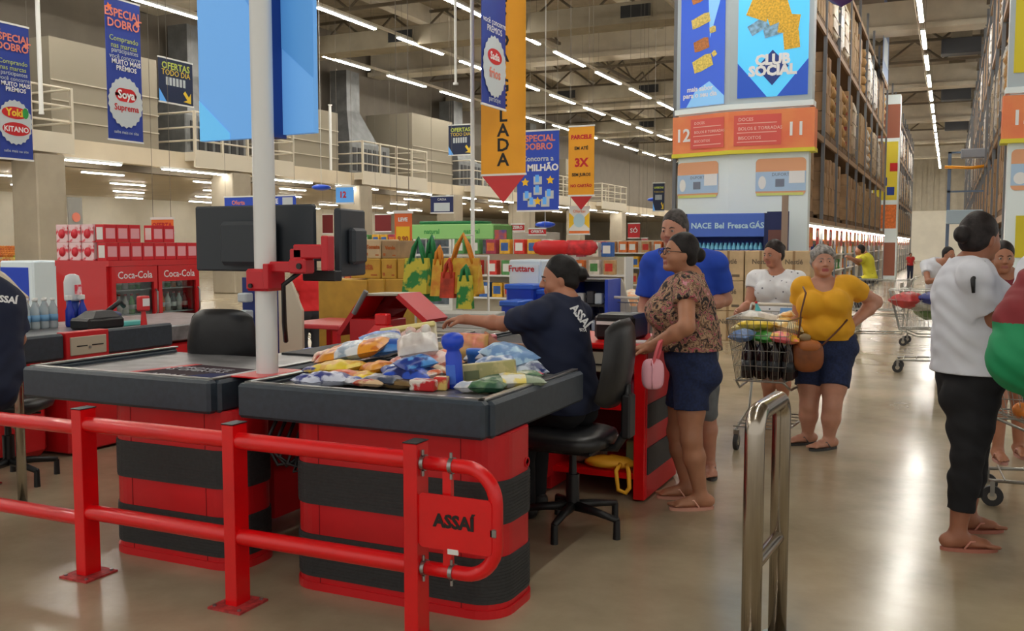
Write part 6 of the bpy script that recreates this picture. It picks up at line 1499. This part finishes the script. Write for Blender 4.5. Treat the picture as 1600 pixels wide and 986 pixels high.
    B.ell(hp_(0, .084, -.054), (.023*s, .011*s, .0065*s), RH, k=.005); B.ell(hp_(0, .083, -.064), (.019*s, .011*s, .0075*s), RH, k=.005)
    hands = hands or {}
    for sd in 'LR':
        d_ = unit(J['wr'+sd]-J['el'+sd]); dn, nn, cu = hands.get(sd, (d_, -UP*.3-(lt if sd == 'L' else -lt), .5))
        # thumb leads towards the side the palm-lateral gives
        nn = unit(vec(nn)-unit(dn)*(vec(nn)@unit(dn))); lat = np.cross(nn, unit(dn)); B_side = 1 if sd == 'L' else -1
        hand(B, J['wr'+sd], dn, nn, -B_side, cu, sc=s*.98)
        if shoes != 'closed': foot(B, J['an'+sd], (feet or {}).get(sd, f), s)
    mouth = hp_(0, .088, -.059)
    def reg(c): return ((np.abs((c-mouth)@lh) < .024*s) & (np.abs((c-mouth)@uph) < .0125*s) & (((c-mouth)@fh) > -.012*s)).astype(int)
    npart('body', B, h, [SK, LP], t, region=reg)
    for q in (-1, 1):
        e_ = MB(); c = hp_(q*.030, .0755, .004); e_.blob(tuple(c), (.0115*s,)*3, M('eye_white', (168, 156, 146), .4), 12, 8)
        e_.blob(tuple(c+fh*.0062*s), (.0066*s,)*3, M('iris_dark', (36, 22, 16), .15), 10, 6); part('eye', e_, t, world=True)
        if brows: part('eyebrow', MB().tube([tuple(hp_(q*.014, .089, .022)), tuple(hp_(q*.03, .088, .027)), tuple(hp_(q*.047, .076, .021))], [.0025*s, .0035*s, .002*s], HR, n=6), t, world=True)
    # hair
    H = Field(); e = .014
    bun = hairstyle in ('bun', 'ponytail')
    H.ell(hp_(0, -.025, .032), (.073*s+.0085, .092*s+.007, .088*s+.012), RH, k=.02, clip=[(hp_(0, .012, 0), unit(fh*.78-uph*.62))])
    H.ell(hp_(0, -.048, -.02), (.064*s+.010, .055*s+.010, .07*s), RH, k=.02, clip=[(hp_(0, -.012, 0), fh)])
    if hairstyle == 'bun': H.ell(hp_(0, -.122, .035), (.042*s, .038*s, .042*s), RH, k=.010)
    if hairstyle == 'lowbun': H.ell(hp_(0, -.128, .0), (.042*s, .038*s, .044*s), RH, k=.010)
    if hairstyle == 'ponytail': H.ell(hp_(0, -.11, .02), (.03*s, .03*s, .03*s), RH, k=.012); H.cap(hp_(0, -.12, .0), hp_(0, -.12, -.16), .028*s, .012*s, k=.02)
    if hairstyle == 'shortfull': H.ell(hp_(0, -.014, .046), (.090*s, .100*s, .080*s), RH, k=.02, clip=[(hp_(0, .012, 0), unit(fh*.78-uph*.62))]); H.ell(hp_(0, -.03, .0), (.088*s, .07*s, .06*s), RH, k=.02, clip=[(hp_(0, .004, 0), fh)])
    npart('hair', H, hh or h, [HR], t, wrinkle=.0045 if hairstyle == 'shortfull' else .0018)
    if glasses:
        gm = MB(); gl = M('glasses_frame', (40, 34, 34), .3)
        for q in (-1, 1):
            c = hp_(q*.032, .106, .004); gm.tube([tuple(c+(lh*math.cos(a)*.023+uph*math.sin(a)*.019)*s) for a in [i*PI/8 for i in range(16)]], .0022, gl, n=6, closed=True)
            gm.tube([tuple(hp_(q*.054, .10, .008)), tuple(hp_(q*.076, .05, .008)), tuple(hp_(q*.078, -.01, .004))], .0022, gl, n=6)
        gm.tube([tuple(hp_(-.01, .107, .006)), tuple(hp_(.01, .107, .006))], .002, gl, n=6); part('glasses', gm, t, world=True)
    # clothes
    if topc:
        S = Field(); e = .011+loose; torso(S, e, True)
        for sd in 'LR': arm(S, sd, .012+loose*.6, sleeve)
        if loose > .01: S.cap(ch-upt*.02, pv+upt*.02, .12*s*g+e, .135*s*g+e, k=.06)
        hz = hem if hem is not None else float(pv[2])-.02
        gc = [((0, 0, hz), (0, 0, -1))]
        S.cap(nk+ft*(.055+neck*.5)-upt*(.0+neck), nk+ft*.06+upt*.25, (.060+neck*.6)*s*g**.3, .09, k=.012, sub=True)
        S.cap(nk+upt*.055, nk+upt*.3, .085*s*g**.4, .12, k=.012, sub=True)
        npart(top or 'shirt', S, h, [topc], t, wrinkle=wr_amp, gclip=gc)
    if botc:
        S = Field(); hips(S, .010)
        S.ell(pv+upt*.08, (.148*s*g+.008, .108*s*g+.012+.012*belly, .12*s), RT, k=.04)
        for sd in 'LR': leg(S, sd, .012, leg_end, .008 if leg_end < .5 else 0.0)
        npart(bottom or 'shorts', S, h, [botc], t, wrinkle=wr_amp*.8, gclip=[((0, 0, float(pv[2])+.165), (0, 0, 1))])
    for sd in 'LR':
        d = unit(vec((feet or {}).get(sd, f))*vec((1, 1, 0))); ll = np.cross(UP, d); an = J['an'+sd]; m = Matrix(((ll[0], d[0], 0, an[0]), (ll[1], d[1], 0, an[1]), (0, 0, 1, 0), (0, 0, 0, 1)))
        if shoes == 'flip':
            out = [(.04*math.cos(a)*(1.0 if math.sin(a) < 0 else 1.12)*s, (.055+.135*math.sin(a))*s) for a in [i*2*PI/22 for i in range(22)]]
            sm = MB().prism(out, .0, .018, M('sandal_%d' % sandal_c[0], sandal_c, .6), m)
            c = lambda x, y, z: tuple(m @ Vector((x*s, y*s, z)))
            sm.tube([c(-.012, .125, .03), c(.012, .10, .052), c(.03, .05, .06), c(.04, .02, .018)], .005, M('sandal_strap_%d' % sandal_c[0], tuple(min(255, x+30) for x in sandal_c), .5), n=6)
            sm.tube([c(-.012, .125, .03), c(-.02, .10, .052), c(-.036, .05, .055), c(-.041, .02, .018)], .005, M('sandal_strap_%d' % sandal_c[0]), n=6)
            part('sandal', sm, t, world=True)
        elif shoes == 'closed':
            S = Field(); g0 = vec((an[0], an[1], 0)); S.cap(g0-d*.03+UP*.045, g0+d*.12+UP*.04, .044, .040, k=.02, clip=[((0,0,.004), (0,0,-1))]); S.cap(an-UP*.01, g0+UP*.05, .042, .045, k=.03)
            npart('shoe', S, h, [M('shoe_dark', (40, 38, 40), .5)], t)
    return t
def mirror_fill(J, f):
    return J
# ---------------------------------------------------------------- who is there
NAVYT = M('navy_tshirt', (24, 34, 62), .85, noise=.1, scale=8); WHT = M('white_tshirt', (218, 222, 232), .85, noise=.04, scale=5); BLKP = M('black_capri', (20, 20, 24), .9); DENIM = M('dark_denim', (30, 46, 88), .85, noise=.25, scale=70)
BLUT = M('blue_polo', (30, 74, 190), .85, noise=.08, scale=5); MUST = M('mustard_blouse', (232, 170, 34), .85, noise=.06, scale=6); GRYS = M('grey_shorts', (110, 116, 120), .85, noise=.1, scale=20)
def floral():
    m = M('floral_blouse', (150, 110, 90), .8); nt = m.node_tree; b = nt.nodes['Principled BSDF']; tc = nt.nodes.new('ShaderNodeTexCoord')
    v = nt.nodes.new('ShaderNodeTexNoise'); v.inputs['Scale'].default_value = 24; v.inputs['Detail'].default_value = 3; v.inputs['Distortion'].default_value = 1.2
    r = nt.nodes.new('ShaderNodeValToRGB'); r.color_ramp.interpolation = 'CONSTANT'; e = r.color_ramp.elements
    cols = [(0, (34, 30, 34)), (.42, (120, 90, 70)), (.48, (176, 142, 112)), (.54, (70, 62, 60)), (.58, (196, 90, 110)), (.62, (150, 120, 96)), (.68, (206, 140, 150))]
    e[0].position = 0; e[0].color = rgb(cols[0][1]); e[1].position = cols[1][0]; e[1].color = rgb(cols[1][1])
    for p, c in cols[2:]: q = e.new(p); q.color = rgb(c)
    nt.links.new(tc.outputs['Object'], v.inputs['Vector']); nt.links.new(v.outputs['Fac'], r.inputs['Fac']); nt.links.new(r.outputs['Color'], b.inputs['Base Color']); return m
FLOR = floral()
WPR = M('white_sprig_print', (226, 228, 232), .8, kind='voronoi', scale=16, c2=(90, 94, 110), lo=.10, hi=.16)

# floral woman at the end unit
J = dict(hd=W(1061, 396, 5.45), nk=W(1078, 431, 5.48), ch=W(1070, 478, 5.48), pv=W(1080, 562, 5.5),
         shL=W(1072, 450, 5.32), elL=W(1073, 511, 5.17), wrL=W(1014, 543, 5.28), shR=W(1070, 450, 5.68), elR=W(1050, 512, 5.75), wrR=W(1006, 546, 5.52),
         hipL=W(1080, 588, 5.42), knL=W(1080, 686, 5.40), anL=W(1095, 775, 5.45), hipR=W(1074, 588, 5.58), knR=W(1058, 674, 5.66), anR=W(1074, 760, 5.68))
person('person in a floral blouse and denim shorts standing at the end unit in glasses', J, rd_(-1, .08), face=rd_(-1, -.25)+UP*.08, s=.97, g=1.22, bust=.085, belly=.5, skin=(180, 126, 96), hairstyle='lowbun', hair=(30, 24, 24), h=.006, hh=.005,
       topc=FLOR, top='blouse', sleeve=.42, hem=float(W(1080, 545, 5.5)[2]), loose=.012, botc=DENIM, leg_end=.27, glasses=True, feet={'L': rd_(-1, -.1), 'R': rd_(-1, .05)}, hands={'L': (rd_(-1, .25)-UP*.08, vec((0, 0, -1)), .35), 'R': (rd_(-1, -.1), vec((0, 0, -1)), .35)}, sandal_c=(206, 150, 130), thigh=.92)
# little pink bag hung from her wrist
c = W(1020, 583, 5.2)
t = thing('handbag', 'small pink handbag hanging from the floral blouse wearer by a coral strap', 'bag', (c[0], c[1], c[2]-.09))
m3 = Matrix(((RGT[0], FWD[0], 0, 0), (RGT[1], FWD[1], 0, 0), (0, 0, 1, 0), (0, 0, 0, 1)))
part('bag_body', MB().blob((0, 0, .085), (.062, .035, .085), PINK, 20, 12, mtx=m3, p=.62), t)
part('pleat', MB().tube([m3 @ Vector((x*.9, -.035+.003*abs(x)*10, z)) for x, z in ((-.012, .165), (-.005, .12), (-.008, .06), (-.004, .01))], .005, PINK, n=6), t)
hz = W(1024, 540, 5.24)-W(1020, 583, 5.2)
part('strap', MB().tube([m3 @ Vector((-.02, -.02, .12)), m3 @ Vector((-.0, -.03, .16)), m3 @ Vector((.014, -.035, .22)), m3 @ Vector((.03, -.03, .265)), m3 @ Vector((.045, .0, .27)), m3 @ Vector((.04, .02, .2)), m3 @ Vector((.02, .02, .15))], .009, M('coral_strap', (240, 110, 120), .4), n=8), t)

# man in blue behind her
J = dict(hd=W(1053, 359, 6.25), nk=W(1062, 392, 6.3), ch=W(1068, 435, 6.3), pv=W(1072, 530, 6.3),
         shL=W(1117, 413, 6.22), elL=W(1133, 468, 6.28), wrL=W(1088, 482, 6.0), shR=W(1020, 413, 6.38), elR=W(1007, 480, 6.42), wrR=W(1008, 542, 6.25),
         hipL=W(1094, 556, 6.25), knL=W(1104, 645, 6.2), anL=W(1108, 728, 6.28), hipR=W(1050, 556, 6.4), knR=W(1046, 640, 6.4), anR=W(1044, 722, 6.45))
person('person in a royal blue polo and grey shorts standing behind the floral blouse', J, rd_(-.35, -.93), face=rd_(-.6, -.8)-UP*.15, s=1.03, g=1.16, belly=.7, skin=(196, 140, 116), hairstyle='short', hair=(84, 78, 76), h=.0085, topc=BLUT, sleeve=.75, hem=float(W(1072, 535, 6.3)[2]), loose=.016, botc=GRYS, leg_end=.5, feet={'L': rd_(-.1, -1), 'R': rd_(-.4, -.9)}, sandal_c=(60, 60, 60))

# woman in the yellow blouse, hand on hip
J = dict(hd=W(1286, 409, 7.1), nk=W(1287, 444, 7.15), ch=W(1288, 472, 7.15), pv=W(1291, 545, 7.15),
         shL=W(1327, 447, 7.12), elL=W(1368, 472, 7.3), wrL=W(1326, 512, 7.1), shR=W(1254, 450, 7.15), elR=W(1247, 500, 7.28), wrR=W(1229, 520, 7.08),
         hipL=W(1306, 565, 7.1), knL=W(1300, 637, 7.02), anL=W(1295, 688, 7.06), hipR=W(1268, 565, 7.2), knR=W(1264, 634, 7.16), anR=W(1262, 682, 7.24))
person('person in a mustard yellow blouse and denim shorts with a hand on the hip', J, rd_(-.35, -.93), face=rd_(-.12, -.99), s=1.0, g=1.38, bust=.10, belly=.75, skin=(198, 144, 120), hairstyle='shortfull', hair=(176, 172, 168), h=.0075, hh=.006, lips=(172, 86, 84),
       topc=MUST, top='blouse', sleeve=.42, neck=.03, hem=float(W(1290, 529, 7.15)[2]), loose=.006, botc=DENIM, leg_end=.27, feet={'L': rd_(-.9, -.45), 'R': rd_(-.9, -.3)}, hands={'L': (rd_(-.75, -.3)-UP*.35, rd_(-.3, .9), .4), 'R': (rd_(-.8, -.5)-UP*.1, -UP, .5)}, thigh=1.0)
c = W(1262, 556, 6.92)
t = thing('shoulder_bag', 'tan brown leather shoulder bag hanging before the yellow blouse wearer', 'bag', (c[0], c[1], c[2]-.1)); TAN = M('tan_leather', (150, 84, 40), .5, noise=.2, scale=10)
part('bag_body', MB().blob((0, 0, .1), (.115, .055, .12), TAN, 22, 12, mtx=m3, p=.7), t); part('flap', MB().blob((0, 0, .17), (.095, .062, .05), M('tan_flap', (176, 104, 52), .5), 18, 8, mtx=m3, p=.8), t)
part('pocket', MB().blob((-.02, -.02, .235), (.045, .03, .03), M('olive_pocket', (150, 130, 96), .6), 12, 8, mtx=m3), t)
part('strap', MB().tube([m3 @ Vector(p_) for p_ in ((-.09, -.02, .17), (-.08, -.05, .3), (-.075, -.06, .42), (-.03, -.02, .56), (-.02, .08, .60))], .007, M('strap_brown', (96, 54, 34), .6), n=6).tube([m3 @ Vector(p_) for p_ in ((.09, -.02, .17), (.14, -.02, .22), (.2, -.0, .27), (.3, .05, .36))], .007, M('strap_brown'), n=6), t)

# woman in the white printed top pushing the cart
J = dict(hd=W(1208, 397, 8.45), nk=W(1213, 426, 8.5), ch=W(1213, 452, 8.5), pv=W(1214, 520, 8.5),
         shL=W(1246, 437, 8.45), elL=W(1256, 480, 8.5), wrL=W(1236, 493, 8.25), shR=W(1180, 436, 8.6), elR=W(1170, 478, 8.55), wrR=W(1154, 486, 8.35),
         hipL=W(1226, 535, 8.5), knL=W(1224, 585, 8.4), anL=W(1224, 630, 8.5), hipR=W(1202, 535, 8.5), knR=W(1202, 585, 8.45), anR=W(1200, 630, 8.6))
person('person in a white sprigged top with tied dark hair pushing the loaded cart', J, rd_(-.3, -.95), face=rd_(-.8, -.6)-UP*.2, s=.98, g=1.28, bust=.08, belly=.6, skin=(184, 126, 100), hairstyle='bun', hair=(44, 32, 30), h=.0085, topc=WPR, top='blouse', sleeve=.35, hem=float(W(1214, 520, 8.5)[2]), loose=.006, botc=DENIM, leg_end=.3)

# woman in white t-shirt and black capri on the right
J = dict(hd=W(1533, 372, 4.82), nk=W(1515, 412, 4.82), ch=W(1512, 462, 4.82), pv=W(1516, 590, 4.84),
         shR=W(1522, 432, 4.64), elR=W(1551, 500, 4.66), wrR=W(1604, 520, 4.8), shL=W(1512, 426, 5.0), elL=W(1556, 500, 5.08), wrL=W(1600, 500, 5.0),
         hipR=W(1521, 622, 4.76), knR=W(1512, 712, 4.68), anR=W(1496, 836, 4.72), hipL=W(1517, 618, 4.94), knL=W(1520, 706, 5.0), anL=W(1512, 806, 5.02))
tw = person('person in a white t-shirt and black capri trousers standing at the right', J, rd_(1, .12), face=rd_(.93, .36)-UP*.15, s=1.02, g=1.12, bust=.05, belly=.2, skin=(164, 108, 82), hairstyle='lowbun', hair=(40, 32, 32), h=.006, hh=.005, topc=WHT, sleeve=.78, hem=float(W(1515, 582, 4.8)[2]), loose=.014, wr_amp=.004,
       botc=BLKP, bottom='capri_trousers', leg_end=.84, thigh=1.15, feet={'R': rd_(1, -.12), 'L': rd_(1, .0)}, sandal_c=(176, 110, 92))
sp_ = [W(1538, 409, 4.66), W(1527, 421, 4.60), W(1520, 437, 4.562), W(1521, 458, 4.562)]
part('black_strap', MB().tube([tuple(q) for q in sp_], [.006, .012, .012, .008], BLACK, n=8), tw, world=True)
# girl beyond her
J = dict(hd=W(1567, 403, 6.75), nk=W(1570, 428, 6.8), ch=W(1573, 455, 6.8), pv=W(1575, 530, 6.8), shL=W(1600, 442, 6.75), elL=W(1606, 490, 6.75), wrL=W(1600, 520, 6.6), shR=W(1548, 442, 6.85), elR=W(1543, 490, 6.85), wrR=W(1550, 520, 6.7),
         hipL=W(1584, 545, 6.8), knL=W(1590, 620, 6.8), anL=W(1592, 700, 6.85), hipR=W(1566, 545, 6.8), knR=W(1562, 622, 6.7), anR=W(1559, 706, 6.7))
person('person with dark hair half hidden between the two people at the right', J, rd_(-.2, -1), face=rd_(-.3, -1)-UP*.1, s=.95, g=.9, skin=(176, 120, 92), hairstyle='short', h=.009, topc=M('maroon_top', (120, 40, 50), .8), sleeve=.5, botc=DENIM, leg_end=.3, sandal_c=(200, 150, 140))
# person at the right edge holding a maroon and green bundle
J = dict(hd=W(1672, 352, 4.5), nk=W(1668, 396, 4.5), ch=W(1665, 445, 4.5), pv=W(1665, 590, 4.5), shL=W(1715, 425, 4.45), elL=W(1735, 510, 4.35), wrL=W(1690, 540, 4.15), shR=W(1620, 425, 4.5), elR=W(1600, 505, 4.3), wrR=W(1630, 540, 4.12),
         hipL=W(1686, 620, 4.45), knL=W(1690, 730, 4.4), anL=W(1692, 860, 4.5), hipR=W(1645, 620, 4.5), knR=W(1640, 730, 4.45), anR=W(1642, 862, 4.5))
person('person in a pale shirt and blue jeans cut off by the right edge', J, rd_(-.3, -.95), s=1.02, g=1.2, skin=(180, 126, 100), hairstyle='short', h=.012, topc=WHT, sleeve=.95, loose=.02, hem=float(W(1665, 600, 4.5)[2]), botc=M('blue_jeans', (40, 66, 120), .85, noise=.2, scale=40), bottom='jeans', leg_end=.97, shoes='closed')
S = Field(); a = W(1612, 440, 4.0); b = W(1600, 500, 3.95); c = W(1600, 560, 3.92); d = W(1625, 605, 3.95)
S.cap(a, b, .06, .11, k=.04); S.cap(b, c, .11, .135, k=.04); S.cap(c, d, .135, .08, k=.04); S.cap(c, W(1670, 590, 4.05), .12, .1, k=.04)
t = thing('cloth_bundle', 'maroon and green cloth bundle held at the right edge', 'bag', tuple(c)); zc_ = float(W(1575, 505, 3.9)[2])
npart('bundle', S, .009, [M('emerald_cloth', (16, 140, 88), .7), M('maroon_cloth', (128, 30, 38), .7)], t, wrinkle=.004, region=lambda q: (q[:, 2] > zc_).astype(int))

# seated cashier
J = dict(hd=W(873, 435, 5.18), nk=W(885, 470, 5.14), ch=W(874, 512, 5.12), pv=W(886, 612, 5.12), shL=W(842, 492, 4.98), elL=W(787, 506, 5.16), wrL=W(728, 499, 5.3), shR=W(903, 492, 5.30), elR=W(862, 552, 5.34), wrR=W(776, 541, 5.12),
         hipL=W(872, 640, 5.05), knL=W(815, 652, 5.28), anL=W(822, 800, 5.3), hipR=W(892, 640, 5.2), knR=W(842, 650, 5.5), anR=W(838, 780, 5.5))
tcs = person('person in a navy uniform t-shirt seated at the checkout scanning groceries', J, rd_(-.8, .6), face=rd_(-1, -.05)-UP*.18, s=.98, g=1.08, bust=.05, skin=(186, 128, 100), hairstyle='lowbun', hair=(26, 22, 22), h=.006, hh=.005, topc=NAVYT, sleeve=.72, hem=.63, loose=.012, wr_amp=.003,
       botc=BLKP, bottom='trousers', leg_end=.97, shoes='closed', hands={'L': (rd_(-.9, .3)-UP*.05, -UP, .5), 'R': (rd_(-1, .0)+UP*.1, rd_(-.1, .9), .7)})
bk = W(905, 500, 5.0); u_ = rd_(.95, .3)
pp = Panel(tcs, tuple(bk+vec((0, 0, 0))), u_, (0.12*u_[0], .12*u_[1], 1))
pp.text('ASSAÍ', .0, .02, .06, TXTW, .012, rot=R(-48), bold=.002)
pp.text('ATACADISTA', -.02, -.05, .022, TXTW, .008, rot=R(-5), bold=.001)
# left edge cashier
J = dict(hd=W(-58, 408, 5.3), nk=W(-42, 446, 5.3), ch=W(-20, 486, 5.3), pv=W(-22, 580, 5.3), shL=W(-60, 470, 5.2), elL=W(-110, 500, 5.4), wrL=W(-150, 520, 5.5), shR=W(16, 472, 5.4), elR=W(28, 530, 5.45), wrR=W(-30, 545, 5.6),
         hipL=W(-40, 610, 5.2), knL=W(-90, 625, 5.5), anL=W(-92, 760, 5.5), hipR=W(-10, 610, 5.3), knR=W(-60, 620, 5.7), anR=W(-60, 745, 5.75))
tl = person('person in a navy uniform seated at the left edge of the picture', J, rd_(-.6, .8), s=1.0, g=1.1, skin=(180, 124, 96), hairstyle='short', h=.009, topc=NAVYT, sleeve=.8, hem=.6, loose=.012, botc=BLKP, bottom='trousers', leg_end=.97, shoes='closed')
bk = W(8, 468, 5.17); pp = Panel(tl, tuple(bk), rd_(.95, .2)); pp.text('ASSAÍ', 0, 0, .05, TXTW, .0, rot=R(-8), bold=.002)
def stand(px, py_head, D, lab, f, c_top, c_bot, skin=(170, 116, 90), hair=(30, 24, 24), h=.02, s=1.0, pose=None, g=1.05, leg_end=.95, sleeve=.5, style='short', face=None):
    hd = W(px, py_head, D); r = np.cross(UP, unit(f)); top = hd[2]; k_ = (top-.0)/1.6; q = lambda x, y, z: vec((hd[0], hd[1], 0))+r*x*k_+unit(f)*y*k_+UP*z*k_
    J = dict(hd=hd, nk=q(0, -.01, 1.46), ch=q(0, -.02, 1.27), pv=q(0, -.02, .95), shL=q(.18, -.02, 1.39), shR=q(-.18, -.02, 1.39), elL=q(.23, .0, 1.12), elR=q(-.23, 0, 1.12), wrL=q(.18, .22, 1.05), wrR=q(-.18, .22, 1.05), hipL=q(.09, -.02, .88), hipR=q(-.09, -.02, .88), knL=q(.1, .02, .48), knR=q(-.1, .0, .48), anL=q(.1, -.02, .085), anR=q(-.1, -.05, .085))
    J.update(pose or {})
    return person(lab, J, f, face=face, s=k_*s, g=g, skin=skin, hair=hair, hairstyle=style, h=h, topc=c_top, sleeve=sleeve, loose=.01, botc=c_bot, bottom='trousers', leg_end=leg_end, shoes='closed', brows=False)
stand(1343, 391, 19.0, 'person in a lime yellow shirt reaching into the lit shelves', rd_(-1, .2), M('lime_shirt', (214, 206, 60), .8), M('dark_trousers', (50, 52, 60), .8), h=.016, pose={'wrL': W(1330, 403, 18.7), 'elL': W(1342, 408, 18.7), 'wrR': W(1330, 405, 19.2), 'elR': W(1342, 412, 19.2), 'nk': W(1351, 396, 19.0), 'ch': W(1356, 410, 19), 'pv': W(1360, 434, 19)}, g=1.15)
stand(1483, 398, 12.9, 'person in a white t-shirt leaning over the far loaded cart', rd_(.3, -.95), WHT, M('dark_trousers'), h=.013, g=1.15, pose={'nk': W(1472, 410, 12.9), 'ch': W(1462, 422, 13.0), 'shR': W(1446, 414, 13.0), 'shL': W(1486, 414, 12.9), 'elR': W(1450, 440, 12.8), 'wrR': W(1466, 436, 12.6), 'elL': W(1494, 440, 12.8), 'wrL': W(1484, 450, 12.6), 'pv': W(1464, 462, 13.1)})
stand(1423, 398, 40, 'distant person in a red shirt standing down the aisle', rd_(0, -1), M('red_shirt', (190, 40, 40), .8), M('navy_trousers', (36, 42, 66), .8), h=.03)
stand(482, 418, 11.5, 'person in a bright red t-shirt seen behind the red monitor arm', rd_(-.5, .9), M('bright_red_shirt', (226, 40, 46), .8), M('dark_trousers'), h=.014, s=.95, sleeve=.5)
stand(914, 436, 11.5, 'person with dark hair just behind the seated cashier head', rd_(.2, 1), M('dark_shirt', (70, 40, 44), .8), M('dark_trousers'), h=.018)
